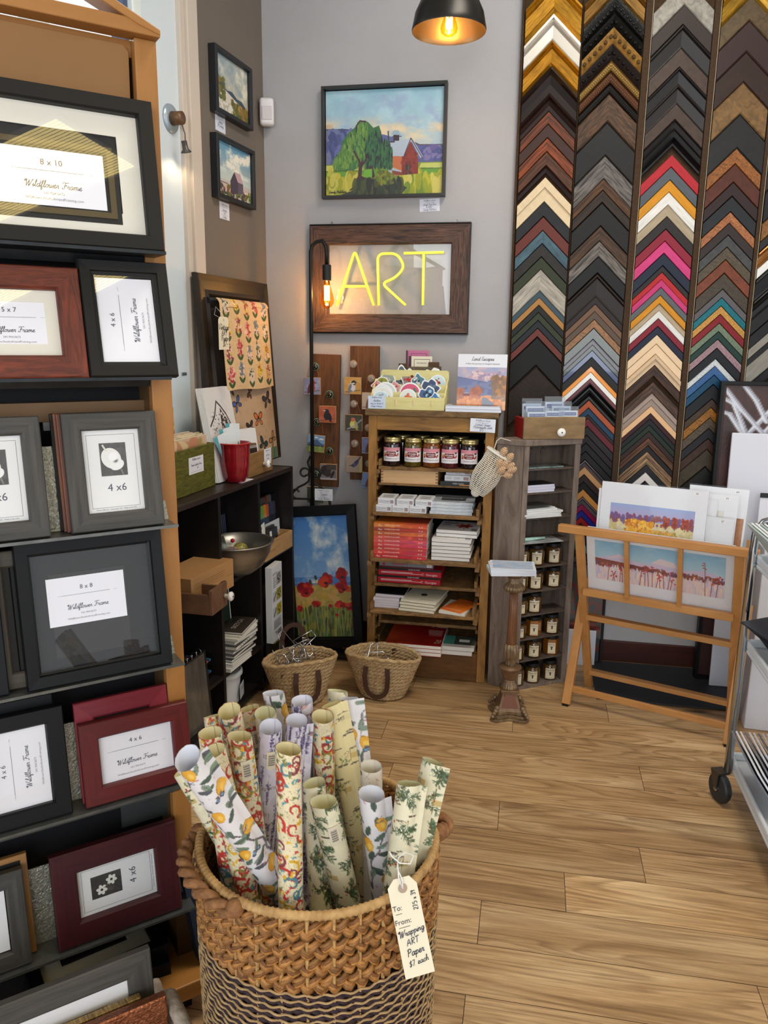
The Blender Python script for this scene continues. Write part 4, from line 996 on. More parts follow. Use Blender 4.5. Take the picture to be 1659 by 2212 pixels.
for i, z in enumerate(TZ):
 m = MB()
 m.box(-1.0,-.016,-.068,.004,z-.0025,z-.0005);m.add([(-1,.004,z-.002),(-.016,.004,z-.002),(-.016,.01,z-.018),(-1,.01,z-.018)],[(0,1,2,3)])
 m.box(-1.0, -.016, -.0685, -.067, z - .0025, z + .003)
 m.build('ledge', steel if i < 2 else mat((124, 126, 124), .36, .7, c2=(100, 102, 100), vs=(30, 30, 30)), rk)
 if i >= 2 or i == 0:
  tl = math.tan(R(9)) * .155; m = MB(); y0_ = -.006
  m.add([(-1.0, y0_, z), (-.016, y0_, z), (-.030, y0_ + tl, z + .152), (-1.0, y0_ + tl, z + .152), (-1.0, y0_ + .002, z), (-.016, y0_ + .002, z), (-.030, y0_ + tl + .002, z + .152), (-1.0, y0_ + tl + .002, z + .152)],
              [(0, 1, 2, 3), (7, 6, 5, 4), (0, 4, 5, 1), (1, 5, 6, 2), (2, 6, 7, 3)])
  m.build('back_plate',mat((186,182,166),.34,.55,c2=(104,100,86),vs=(130,130,130),bump=1,bs=220,dist=1.5),rk)
m = MB(); m.box(-1.0, -.034, .06, .085, 1.3, 1.335); m.build('cross_rail', mat((120, 88, 56), .5), rk)
m=MB();[m.box(sx-.005,sx+.005,.05,.06,1.285,1.3)for sx in(-.215,-.07)];m.build('clip',mat((150,150,150),.4),rk)
m=MB();m.box(-.13,-.02,.05,.053,TZ[5]+.16,TZ[5]+.245);m.box(-1,-.018,-.0,.05,TZ[5]+.24,TZ[5]+.243);m.M=Matrix.Translation((-.075,.048,TZ[5]+.215))@Matrix.Rotation(R(90),4,'X');m.lathe([(.0115,0),(.009,.004),(.003,.005)],16);m.build('magnet_catch',mat((88,90,90),.4,.6),rk)
m=MB();m.box(-1.1,.019,-.066,.4,.06,.1);m.build('base_shelf',mat((196,136,68),.4,c2=(176,116,52),vs=(5,30,30)),rk,bev=.003)
m = MB(); m.box(-1.05, -.02, -.02, .36, .001, .06); m.build('plinth', BLACK, rk)
m = MB(); m.prism([(-.03, .334), (.012, .334), (.016, .322), (.054, .088), (.0, .1005)], -.03, .022)
m.build('end_brace', mat((44, 54, 70), .6), rk)


def ink_card(t, w, h, cx, cz, y, size_text, rot=0, big=True):
 """printed size card; w x h before rotation"""
 m = MB(); m.M = Matrix.Translation((cx, 0, cz)) @ Matrix.Rotation(R(-rot), 4, 'Y')
 m.box(-w / 2, w / 2, y, y + .0006, -h / 2, h / 2, 0)
 m.text(size_text, 0, h * .27, w * .082, y=y - .0004, mi=1)
 m.rect(-w * .32, w * .3, h * .115, h * .121, y - .0003, 1)
 for sg in (-1, 1):
  for k in range(4):m.rect(sg*w*.36+k*.006*w*2-.01*w,sg*w*.36+k*.006*w*2-.004*w,h*.115,h*.122,y-.0003,1)
 m.write('Wildflower Frame', 0, -h * .16, w * .0305, y=y - .0005, w=.17, mi=2)
 m.text('541.904.0673', 0, -h * .28, w * .036, y=y - .0004, mi=1, weight=-.012)
 m.text('WildflowerStudioArtandFraming.com', 0, -h * .375, w * .036, y=y - .0004, mi=1, weight=-.012)
 m.build('size_card', [mat((232, 230, 236), .6), mat((66, 62, 70), .6), mat((38, 40, 62), .6)], t)


def flower_card(t, w, h, cx, cz, y, kind, rot=0):
 """maker's insert: fine border, photo of a white flower, size in serif"""
 m = MB(); m.M = Matrix.Translation((cx, 0, cz)) @ Matrix.Rotation(R(-rot), 4, 'Y'); e = .0006
 m.box(-w / 2, w / 2, y, y + e, -h / 2, h / 2, 0)
 for a in((-.42,.42,.44,.4435),(-.42,.42,-.4435,-.44)):m.rect(a[0]*w,a[1]*w,a[2]*h,a[3]*h,y-.0003,1)
 for a in ((-.42, -.415), (.415, .42)): m.rect(a[0] * w, a[1] * w, -.44 * h, .44 * h, y - .0003, 1)
 m.text('4 x6', .04 * w, -h * .2, w * .19, y=y - .0003, mi=1)
 m.text('Frame USA, Inc. - Cincinnati, OH - Made in the USA', 0, -h * .465, w * .033, y=y - .0003, mi=1)
 m.build('size_card', [mat((226, 224, 222), .6), mat((70, 66, 84), .6)], t)
 c = Cv(1, 1.28, 90, (62, 58, 56)); c.mix((84, 80, 76), (c.fb(4, 4) - .5) * 4)
 if kind == 'calla':
  c.ell(.42,.68,.36,.42,(228,226,220),30);c.ell(.62,.42,.28,.2,(232,230,226),25);c.poly([(.1,1.2),(.2,1.0),(.3,.95),(.16,1.22)],(210,208,190));c.ell(.58,.58,.13,.1,(150,146,140),30,soft=.8);c.ell(.58,.58,.06,.05,(70,64,62));c.ell(.5,.74,.22,.2,(238,237,234),20,soft=.6);c.line([(.75,.25),(.82,.05)],.05,(120,116,104))
 else:
  for fx, fy in ((.33, .85), (.66, .42)):
   for k in range(6):a=k*math.pi/3+.3;c.ell(fx+.13*math.cos(a),fy+.13*math.sin(a),.11,.075,(222,220,210),math.degrees(a))
   c.ell(fx, fy, .06, .06, (60, 50, 44))
  c.line([(.4, .75), (.5, .55), (.42, .5)], .03, (120, 116, 100))
 pw = w * .46; ph = pw * 1.28
 o = picture(c, 'flower_photo', t, -pw / 2, pw / 2, -ph / 2, ph / 2, 0)
 o.matrix_local=Matrix.Translation((cx,y-.0004,cz))@Matrix.Rotation(R(-rot),4,'Y')@Matrix.Translation((0.02*w,0,.14*h))


def rackframe(name,label,tier,s0,s1,h,bw,fm,d=.02,yb=-.034,tilt=9,prof=None,mat_w=0,mat_c=None,inner=None,glz=True,z=None,roll=0,group='ready made picture frames on the rack ledges'):
 if tier == 1 and z is None: tilt = 12.2 if h < .19 else 13.6; yb = -.053
 if tier == 0 and z is None: yb = -.046
 zz = (TZ[tier] if z is None else z)
 t = thing(name, label, 'picture frame', K, (s0 + s1) / 2, yb, zz, tilt=tilt, roll=roll, group=group); w = s1 - s0
 frame_mesh(w, h, bw, d, fm, 'moulding', t, prof)
 m=MB();m.box(-w/2+bw*.6,w/2-bw*.6,-.004,-.001,bw*.6,h-bw*.6);m.build('backing',mat_c or mat((26,25,25),.6),t)
 if mat_w:
  a, b_ = w / 2 - bw, w / 2 - bw - mat_w; m = MB(); c_ = mat_w if isinstance(mat_w, (int, float)) else 0
  for q in((-a,a,bw,bw+c_),(-a,a,h-bw-c_,h-bw),(-a,-a+c_,bw+c_,h-bw-c_),(a-c_,a,bw+c_,h-bw-c_)):m.box(q[0],q[1],-.0075,-.006,q[2],q[3])
  m.build('mat_board', mat((222, 216, 202), .8), t)
 if glz:m=MB();m.rect(-w/2+bw*.95,w/2-bw*.95,bw*.95,h-bw*.95,-d*.55);m.build('pane',glass(.01,clear=.97),t)
 return t


bkf=(mat((28,26,25),.5,spec=.25),mat((31,29,27),.5,spec=.25));jet=(mat((12,13,15),.42,spec=.25),mat((14,15,17),.42,spec=.25))
gwood = wood2((80, 76, 71), (52, 50, 47), 120, bump=.3)
t=rackframe('picture_frame','large black frame with wide cream mat on the top ledge of the rack',0,-.42,-.018,.252,.026,bkf,d=.024,mat_w=.036)
m = MB(); hx = K.px(250, 478, -.045)[0]
frame_mesh(.198,.118,.01,.004,(mat((82,70,46),.4,.2),mat((82,70,46),.4,.2)),'inner_fillet',t,z0=.051,x0=-.069,y0=-.0076)
m = MB(); m.rect(-.078, .137, .043, .177, -.0079); m.build('inner_backing', BLACK, t)
ink_card(t, .166, .09, .03, .109, -.0092, '8 x 10')
rbf = wood2((124, 54, 34), (58, 26, 20), 60, dist=3, bump=.2)
t=rackframe('picture_frame','red brown burl frame with cream mat and 5 x 7 card, second ledge',1,-.40,-.159,.186,.038,rbf,mat_w=.02)
ink_card(t, .135, .082, .008, .093, -.0065, '5 x 7')
t=rackframe('picture_frame','matt dark frame with sideways 4 x 6 card at right end of second ledge',1,-.157,-.003,.205,.027,bkf,prof=[(0,.8),(.08,1),(.7,.9),(.72,.6),(1,.5)])
ink_card(t, .148, .098, 0, .1025, -.006, '4 x 6', rot=90)
for k in range(3):
 t=rackframe('picture_frame',['reddish edged frame leaning directly behind the calla lily frame','brown edged frame, middle of the stack behind the calla lily frame','dark frame, rearmost of the stack behind the calla lily frame'][k],2,-.206-.004*k,-.042,.212,.03,[wood2((120,70,50),(80,44,30)),wood2((140,84,50),(90,50,34)),bkf][k],d=.009,yb=-.034+.0092*(k+1),glz=False)
t=rackframe('picture_frame','grey wood frame with calla lily 4 x 6 insert at right of third ledge',2,-.201,-.036,.213,.032,gwood,d=.018)
flower_card(t, .102, .15, 0, .1065, -.006, 'calla')
t=rackframe('picture_frame','grey wood frame cut off by left edge of photo on third ledge',2,-.402,-.237,.211,.032,gwood,d=.018)
flower_card(t, .102, .148, 0, .1055, -.006, 'calla')
t=rackframe('picture_frame','black square frame with 8 x 8 card on the fourth ledge',3,-.297,-.036,.264,.026,jet,d=.026,prof=[(0,.9),(.05,1),(.8,.95),(.84,.6),(1,.55)])
m=MB();m.box(-.075,.06,-.0052,-.0045,.045,.2);m.build('inner_mount',mat((40,38,36),.5),t);ink_card(t,.138,.089,-.012,.148,-.0065,'8 x 8')
t=rackframe('picture_frame','grey frame edge showing behind the square black frame, fourth ledge',3,-.322,-.06,.245,.02,bkf,d=.012,yb=-.014,glz=False)
t=rackframe('picture_frame','wide taupe frame between the two black frames of the fourth ledge',3,-.345,-.24,.25,.03,wood2((84,76,64),(66,58,48)),d=.014,yb=-.018,glz=False)
t=rackframe('picture_frame','black frame cut off at the left edge of the fourth ledge',3,-.56,-.326,.268,.03,jet,d=.018,yb=-.034)
t=rackframe('picture_frame','black frame with sideways 4 x 6 card on the fifth ledge',4,-.402,-.238,.21,.03,jet,d=.02)
ink_card(t, .15, .1, 0, .105, -.006, '4 x 6', rot=90)
t=rackframe('picture_frame','glossy black frame top peeking above the sideways card frame',4,-.42,-.25,.226,.026,jet,d=.012,yb=-.013,glz=False)
red1=wood2((100,28,26),(74,20,20),90,dist=1);red2=(mat((124,40,50),.35,c2=(100,26,36),vs=(6,20,60)),mat((124,40,50),.35));red3=wood2((72,20,24),(50,12,18),160)
t=rackframe('picture_frame','crimson frame standing behind the red 4 x 6 frame, fifth ledge',4,-.216,-.037,.198,.036,red2,d=.014,yb=-.02,glz=False,roll=0)
t=rackframe('picture_frame','red wood frame with 4 x 6 card at right of fifth ledge',4,-.214,-.004,.163,.034,red1,d=.02,yb=-.036)
ink_card(t, .148, .1, 0, .0815, -.006, '4 x 6')
t=rackframe('picture_frame','dark maroon frame with two flower insert on the lowest ledge',5,-.284,-.04,.19,.046,red3,d=.02,yb=-.036)
flower_card(t, .1, .152, 0, .095, -.006, 'two', rot=90)
t=rackframe('picture_frame','grey wood frame cut off at left of the lowest ledge',5,-.5,-.332,.187,.032,gwood,d=.018,yb=-.036)
m = MB(); m.rect(-.05, .05, .034, .152, -.006); m.build('insert', PAPER, t)
t=rackframe('picture_frame','tan edged frame behind the grey frame of the lowest ledge',5,-.49,-.32,.2,.012,wood2((160,116,66),(130,90,50)),d=.012,yb=-.014,glz=False)
# flat pile on the base shelf
for k,(sx,sy,w,dd,z,rz,d,mw,words)in enumerate(((-.185,.09,.26,.2,.1005,-4,.03,0,'deep black frame lying flat, lowest of the pile on base shelf'),(-.2,.1,.28,.2,.1312,3,.026,.03,'black frame with cream mat lying flat, top of the pile on base shelf'))):
 t=thing('picture_frame',words,'picture frame',K,sx,sy,z,rot=rz,group='flat pile of black frames on the rack base')
 o = frame_mesh(w, dd, .03, d, jet, 'moulding', t, z0=-dd / 2); o.rotation_euler = (R(-90), 0, 0)
 m = MB(); m.box(-w / 2 + .02, w / 2 - .02, -dd / 2 + .02, dd / 2 - .02, .001, .004); m.build('backing', BLACK, t)
 if mw:
  o=frame_mesh(w-.058,dd-.058,.042,.004,(mat((196,188,164),.8),)*2,'mat_board',t,z0=-dd/2+.029);o.rotation_euler=(R(-90),0,0);o.location.z=.014
  o=frame_mesh(w-.15,dd-.15,.012,.01,bkf,'inner_frame',t,z0=-dd/2+.075);o.rotation_euler=(R(-90),0,0);o.location.z=.008
# white wicker basket of frames, cut by the lower left corner
wk = mat((196, 184, 170), .6, c2=(150, 136, 120), vs=(80, 80, 80), bump=.5)
t=thing('wicker_basket','pale wicker basket of frames cut off at the bottom left corner','basket',K,-.40,-.365,0)
m = MB()
for i in range(24):
 z = .006 + i * .0115; pts = []
 for k in range(72):
  a=2*math.pi*k/72;ww=.004*(1 if(k//2+i)%2 else-1);sx_,sy_=.24+ww+.0005*i,.125+ww
  pts.append((max(-1, min(1, 1.7 * math.cos(a))) * sx_, max(-1, min(1, 1.7 * math.sin(a))) * sy_, z))
 m.tube(pts, .0062, 5, closed=True)
m.build('woven_side', wk, t, smooth=True)
m=MB();m.tube([(max(-1,min(1,1.7*math.cos(2*math.pi*k/72)))*.252,max(-1,min(1,1.7*math.sin(2*math.pi*k/72)))*.138,.286)for k in range(72)],.011,8,closed=True);m.build('rim',wk,t,smooth=True)
hp=[(p_[0]+.042,*p_[1:])for p_ in[(.212,.085,.27),(.216,.08,.3),(.217,.06,.318),(.217,.0,.324),(.217,-.06,.318),(.217,-.08,.3),(.213,-.085,.27)]]
m = MB(); hq = [Vector(hp[i]).lerp(Vector(hp[i + 1]), k / 14) for i in range(6) for k in range(14)] + [Vector(hp[-1])]
m.tube(hq, [.0125 + .0012 * (i % 2) for i in range(len(hq))], 10); m.build('handle', wk, t, smooth=True)
m = MB(); m.box(-.225, .225, -.11, .11, .001, .006); m.build('bottom', wk, t)
G = 'frames standing in the wicker basket'
t=rackframe('picture_frame','large grey wood frame with white insert standing in pale wicker basket',0,-.6,-.165,.405,.042,gwood,d=.016,yb=-.335,tilt=10,z=.008,group=G)
m = MB(); m.rect(-.178, .178, .04, .366, -.0062, 0)
for q in ((-.14, .14, .329, .33), (-.14, -.139, .06, .33), (.139, .14, .06, .33)): m.rect(*q, -.0066, 1)
m.build('insert', [PAPER, INK], t)
ob=(mat((60,50,34),.4,.5,c2=(196,158,90),vs=(260,20,14),dist=1.5,bump=.6),)*2;cop=(mat((176,112,78),.3,.8,c2=(120,66,42),vs=(60,60,110),dist=2,bump=1),)*2
rackframe('picture_frame','black and gold streaked frame in pale basket, behind the copper one',0,-.47,-.193,.345,.03,ob,d=.014,yb=-.36,tilt=10,z=.008,glz=False,group=G)
t=rackframe('picture_frame','hammered copper frame at the front of the pale wicker basket',0,-.44,-.157,.352,.05,cop,d=.018,yb=-.385,tilt=10,z=.008,group=G)
m = MB(); m.rect(-.08, .08, .055, .245, -.006); m.build('insert', PAPER, t)
# ================================================================ black bookshelf along the left wall
esp = mat((30, 25, 24), .42, c2=(24, 20, 20), vs=(4, 40, 40)); esd = mat((12, 12, 17), .7)
bs=thing('cube_bookshelf','black brown open bookshelf against the side wall holding art supplies','bookshelf',L,-.81,-.25,0)
X = -.81; HT, ZA, ZB, ZC = .895, .56, .205, .03
m=MB();m.box(-1.42-X,-.30-X,0,.245,HT,HT+.018);m.build('top',mat((46,36,34),.38,c2=(38,30,28),vs=(40,4,40)),bs,bev=.001)
m = MB(); m.box(-1.42 - X, -.30 - X, .236, .245, 0.001, HT); m.build('back_panel', esd, bs)
for dx in(-1.41,-.957,-.632):m=MB();m.box(dx-.009-X,dx+.009-X,.002,.236,.001,HT);m.build('upright',esp,bs,bev=.0006)
m = MB(); m.box(-.318 - X, -.30 - X, 0, .245, .001, HT + .018); m.build('end_panel', esp, bs, bev=.0006)
for z in (ZA, ZB, ZC):
 m=MB();[m.box(a-X,b_-X,.004,.236,z-.015,z)for a,b_ in((-1.401,-.966),(-.948,-.641),(-.623,-.318))];m.build('shelf',esp,bs)
# ---- on top
ZT = HT + .0185
t=thing('painted_box','olive green crackled wooden box full of cards on the black bookshelf','box',L,-1.01,-.175,ZT,rot=3)
ol = mat((112, 108, 36), .55, c2=(52, 54, 22), vs=(12, 12, 60), dist=2, bump=.5); m = MB(); w, h, d = .36, .163, .15
m.box(-w/2,w/2,0,.01,0,h);m.box(-w/2,w/2,d-.01,d,0,h);m.box(w/2-.01,w/2,.01,d-.01,0,h);m.box(-w/2,-w/2+.01,.01,d-.01,0,h);m.box(-w/2+.01,w/2-.01,.01,d-.01,0,.01);m.build('body',ol,t,bev=.003)
m=MB();m.box(-.025,.085,-.0012,-.0004,.07,.13,0);m.write('Wildflower Studio',.03,.12,.0035,y=-.0016,w=.18,mi=1);m.write('Paper Sculpture Boxes',.03,.1,.0038,y=-.0016,w=.2,mi=2);m.write('$6-',.04,.088,.0036,y=-.0016,w=.2,mi=2);m.rect(-.015,.075,.077,.0775,-.0015,1)
m.build('price_label', [mat((222, 222, 228), .6), INK, INKB], t)


def leaning_card(name, label, F, x, y, z, w, h, d, cv, tilt=12, rot=0, group=None, edge=(236, 236, 236), roll=0):
 t=thing(name,label,'print' if 'print' in name else 'card',F,x,y,z,rot=rot,tilt=tilt,group=group,roll=roll)
 m = MB(); m.box(-w / 2, w / 2, 0, d, 0, h); m.build('board', mat(edge, .6), t)
 picture(cv, 'printed_face', t, -w / 2, w / 2, 0, h, -.0006, .3, .3); return t


GC = 'cards and prints on the black bookshelf'
for k in range(6):
 c=Cv(1,.8,60,(226,204,164));c.rect(.02,.02,.98,.78,random.choice([(196,150,120),(214,190,140),(206,176,150)]));c.daub(30,(.1,.1,.9,.7),.08,[(220,196,150),(190,130,100),(160,150,90)]);c.line([(.6,.1),(.95,.4)],.02,(150,60,60));c.line([(.62,.5),(.72,.56)],.03,(50,60,110))
 leaning_card('greeting_card','tan packaged card in the green box, '+['frontmost','second from front','third from front','fourth from front','fifth from front','rearmost'][k],L,-1.0+.003*k,-.158+.0155*k,ZT+.0115,.28,.185+.003*(k%3),.004,c,tilt=3,group='tan cards in the green box')
c=Cv(.8,1,120,(34,130,100));c.mix((20,96,80),(c.fb(3,3)-.45)*5);c.poly([(.25,1),(.8,.9),(.8,.6),(.3,.75)],(196,120,50));c.daub(30,(.3,.75,.8,1),.05,[(220,160,70),(150,70,30),(240,200,120)]);c.line([(.2,.9),(.4,.62),(.75,.35)],.09,(70,84,60));c.poly([(0,.4),(.5,.0),(.1,0),(0,.05)],(60,176,160));c.line([(.1,.6),(.6,.1)],.05,(120,200,170))
t=leaning_card('art_print','green and orange abstract print leaning behind the green box',L,-1.0,-.024,ZT+.01,.26,.29,.004,c,tilt=3,rot=0,roll=4)
for k in range(4):
 c = Cv(.72, 1, 170, (222, 220, 218)); c.mix((206, 204, 206), (c.fb(3, 3) - .5) * 3)
 mt=[(.06,.6),(.2,.7),(.3,.85),(.38,.8),(.5,.7),(.6,.56),(.68,.4)];c.line(mt,.02,(40,34,34));c.poly([(.36,.78),(.58,.58),(.66,.32),(.4,.34),(.34,.58)],(60,52,52));c.daub(60,(.36,.36,.6,.72),.012,[(226,222,220)]);c.daub(50,(.1,.5,.34,.76),.012,[(40,34,34)],(40,140),(.4,.7));c.daub(40,(.1,.36,.6,.44),.012,[(40,34,34)],(80,100),(1,3))
 t=leaning_card('art_print','bagged black and white mountain print behind the red vase, '+['frontmost','second','third','rearmost'][k],L,-.70-.004*k,-.168+.0052*k,ZT+.004,.215,.36,.004,c,tilt=10,rot=0,group='stack of mountain prints',roll=0)
m=MB();q=[(.034,0),(.04,.004),(.05,.03),(.056,.08),(.058,.13),(.06,.15),(.0615,.153),(.0585,.154),(.055,.13),(.052,.06),(.03,.008)];m.lathe(q,36)
t=thing('red_vase','glossy red tumbler vase holding small cards on the black bookshelf','vase',L,-.737,-.2,ZT);m.build('body',mat((150,14,30),.14,c2=(120,8,24),vs=(8,8,30),coat=.7),t,smooth=True)
m=MB();m.tube([(.0605*math.cos(a/5.73),.0605*math.sin(a/5.73),.152)for a in range(36)],.0022,6,closed=True);m.build('rim',mat((196,24,34),.2,coat=.5),t,smooth=True)
for k in range(3):
 c=Cv(1,.7,80,(216,220,220));c.poly([(.0,0),(.6,0),(1,.4),(1,0)],(44,66,58));c.poly([(0,.3),(.3,.7),(0,.7)],(70,150,160));c.line([(.3,.5),(.6,.5)],.01,(70,80,80));c.line([(.3,.46),(.55,.46)],.01,(70,80,80));c.daub(15,(.4,0,.9,.3),.06,[(60,90,80),(34,50,46)])
 leaning_card('greeting_card',['teal edged folded card standing in the red vase, frontmost','teal edged folded card, middle one in the red vase','teal edged folded card, rearmost in red vase'][k],L,-.742+.008*k,-.212+.011*k,ZT+.05,.066,.15+.012*k,.001,c,tilt=6,rot=-34+5*k,roll=-24+14*k,group='cards in the red vase')
# red drawer with cards
t=thing('knobbed_wooden_box','small old drawer with red sides and white knob on the black bookshelf','drawer',L,-.535,-.212,ZT,rot=1)
old = mat((150, 112, 66), .6, c2=(112, 84, 48), vs=(10, 10, 50), bump=.3); redp = mat((146, 20, 26), .45)
m = MB(); m.box(-.115, .115, 0, .013, 0, .093); m.build('front_board', old, t, bev=.002)
m=MB();m.box(-.112,-.102,.013,.09,0,.08);m.box(.102,.112,.013,.09,0,.08);m.box(-.102,.102,.08,.09,0,.08);m.box(-.102,.102,.013,.08,0.001,.006);m.build('side_board',redp,t)
KN = [(.004, 0), (.008, .004), (.007, .012), (.0155, .02), (.017, .026), (.013, .031), (.004, .032)]


def knob(t, x, z, y=0.0, s=1.0):
 m=MB();m.M=Matrix.Translation((x,y,z))@Matrix.Rotation(R(90),4,'X');m.lathe([(a*s,b_*s)for a,b_ in KN],24);m.ball(0,0,.032*s,.003*s,8,1)
 m.build('knob', [mat((232, 230, 224), .2, coat=.6), INK], t, smooth=True)


knob(t, .02, .04)
m=MB();m.box(.03,.1,-.0012,-.0004,.03,.098,0);m.write('Wildflower Studio',.065,.088,.0022,y=-.0016,w=.18,mi=1);m.write('Gift Tags',.065,.07,.0034,y=-.0016,w=.2,mi=2);m.write('$4 each',.065,.054,.003,y=-.0016,w=.2,mi=2);m.build('price_label',[mat((222,222,228),.6),INK,INKB],t)
for k in range(5):
 c=Cv(.75,1,120,(228,228,230));c.rect(.06,.05,.7,.62,(48,42,36));c.poly([(.06,.62),(.1,.74),(.3,.7),(.7,.66),(.7,.6)],(112,92,66));c.rect(.06,.56,.7,.62,(150,146,142));c.daub(60,(.1,.1,.45,.5),.012,[(180,176,172),(110,104,98),(230,230,230)]);c.poly([(.42,.05),(.52,.3),(.68,.05)],(200,198,196));c.line([(.52,.3),(.5,.05)],.02,(60,52,44))
 leaning_card('art_print','bagged print of a tent by a lake in the red drawer, '+['frontmost','second','third','fourth','rearmost'][k],L,-.575+.003*k,-.192+.0055*k,ZT+.0075,.12,.18,.003,c,tilt=8,rot=-10,group='lake prints in the red drawer')
t=thing('price_card','white price card lying flat on the black bookshelf by red vase','price card',L,-.71,-.205,ZT,group='price cards of the studio')
m=MB();m.box(-.05,.05,-.035,.035,0,.0008,0);m.write('Mini Cards $4',0,.0,.006,y=.0012,w=.2,mi=1,flat=True);m.build('card',[mat((222,226,236),.6),INKB],t)
# ---- tall leaning frame with hanging posters
vf = (mat((36, 28, 22), .45, c2=(52, 38, 26), vs=(4, 20, 60)), mat((36, 28, 22), .45, c2=(52, 38, 26), vs=(60, 20, 4)))
t=thing('poster_frame','large empty dark brown frame draped with botanical and butterfly posters','picture frame',L,-.395,-.075,ZT,tilt=4)
frame_mesh(.61,.79,.085,.026,vf,'moulding',t,[(0,.5),(.04,1),(.12,.9),(.3,.7),(.7,.62),(.9,.9),(1,.6)])
m = MB(); m.tube([(-.24, -.02, .69), (.235, -.02, .69)], .012, 10); m.build('hanging_rod', mat((40, 40, 44), .4), t)


def poster(kind):
 c=Cv(1,.8 if kind else 1,330,(218,186,142)if not kind else(190,160,128));c.mix((206,172,126)if not kind else(170,140,110),(c.fb(3,3)-.45)*3,0,1)
 if not kind:
  pals=[[(190,70,80),(216,120,120),(160,40,56)],[(196,160,30),(220,190,50),(150,60,50)],[(96,110,126),(120,130,146)],[(160,60,76),(200,170,60),(120,50,70)],[(206,206,190),(60,70,60)]]
  for i in range(5):
   for j in range(4):
    cx_, cy_ = .1 + .2 * i, .12 + .25 * j + .045 * (i % 2); p_ = pals[(i * 2 + j * 3) % 5]
    c.line([(cx_-.085,cy_-.13),(cx_+.085,cy_-.13),(cx_+.085,cy_+.11),(cx_-.085,cy_+.11)],.003,(190,160,120))
    for s_ in (-1, 1): c.ell(cx_ + s_ * .028, cy_ - .06, .045, .02, (56, 82, 44), s_ * 50)
    c.line([(cx_,cy_-.1),(cx_,cy_)],.006,(70,90,50));c.daub(30,(cx_-.045,cy_-.03,cx_+.045,cy_+.1),.013,p_+[(230,200,180)]);c.daub(16,(cx_-.02,cy_+.05,cx_+.02,cy_+.13),.01,p_)
 else:
  for _ in range(26):
   x, y = random.random(), random.random() * .8; pts = [(x, y)]
   for _k in range(6): x += random.uniform(-.06, .06); y += random.uniform(-.05, .05); pts.append((x, y))
   c.line(pts, .003, (150, 110, 84))
  for bx,by,s_,col_,r_ in((.22,.62,.09,(70,92,150),30),(.62,.44,.1,(206,110,46),0),(.86,.62,.1,(60,52,56),20),(.66,.17,.1,(40,66,66),-30),(.42,.38,.08,(60,40,36),10),(.9,.2,.09,(170,120,60),40),(.12,.76,.08,(58,66,50),0),(.5,.72,.07,(120,60,40),70),(.25,.1,.1,(220,160,60),15)):
   for sg in (-1, 1):
    for up, sc in ((1, 1), (-1, .75)):
     a = R(r_ + (35 if up > 0 else -35) * 1); dx, dy = sg * math.cos(a), math.sin(a) * up; t_ = R(r_)
     xx,yy=sg*s_*.5,up*s_*.35;c.ell(bx+xx*math.cos(t_)-yy*math.sin(t_),by+xx*math.sin(t_)+yy*math.cos(t_),s_*.52*sc,s_*.34*sc,(34,28,30),r_+sg*up*35);c.ell(bx+xx*math.cos(t_)-yy*math.sin(t_),by+xx*math.sin(t_)+yy*math.cos(t_),s_*.4*sc,s_*.24*sc,col_,r_+sg*up*35)
   c.ell(bx, by, .008, s_ * .4, (30, 26, 26), r_)
  c.rect(.84, .0, .99, .12, (90, 120, 96)); c.line([(.9, .01), (.92, .1)], .012, (40, 50, 40))
 return c


pa = poster(0)
pt=thing('botanical_poster','cream poster of vintage flower prints hung over the rod of the dark frame','poster',L,-.395,-.075,ZT+.335,tilt=4)
W0, W1 = -.215, .225


def drape(U, V):
 y = np.where(V > .93, -.034 + .014 * ((V - .93) / .07) ** 2, -.034 - .004 * np.sin(U * 5))
 return W0 + (W1 - W0) * U, y, .365 * V * 1.0 + .004 * np.sin(U * 7) * (V < .9)


sheet_geo(drape, pa.W, int(pa.H * .8), pa.a, 'printed_sheet', pt, .7)
pb = poster(1)
pt=thing('butterfly_poster','tan map poster with butterflies hanging below the flower poster','poster',L,-.395,-.075,ZT+.012,tilt=4)
sheet_geo(lambda U,V:(W0+.02+(W1-W0)*U,-.03-.01*np.sin(U*3.1)*(1-V)-.006*(1-V),.34*V),pb.W,pb.H,pb.a,'printed_sheet',pt,.7)
x,z=L.px(481,720,-.12);t=thing('price_tag','buff shipping tag reading Vintage Art Poster hung on the dark poster frame','tag',L,x,-.125,z)
m = MB(); m.prism([(-.04, -.062), (.04, -.062), (.04, .05), (.028, .062), (-.028, .062), (-.04, .05)], 0, .0008, 0)
for k,(s_,zz,sz)in enumerate((('Vintage',.018,.011),('ART',-.004,.01),('Poster',-.024,.01),('$7.-',-.046,.011))):m.write(s_,.003*k,zz,sz,y=-.001,w=.2,mi=1)
m.text('To:', -.018, .033, .012, y=-.0008, mi=1); m.build('tag_card', [PAPERC, INK], t)
m=MB();m.tube([(0.004*math.cos(a/2),-.001,.05+.004*math.sin(a/2))for a in range(13)],.0012,5);m.tube([(0,0,.052),(.004,.01,.075),(-.002,.03,.1),(-.006,.035,.07),(0,.003,.052)],.0009,5);m.build('string',mat((200,196,190),.6),t)
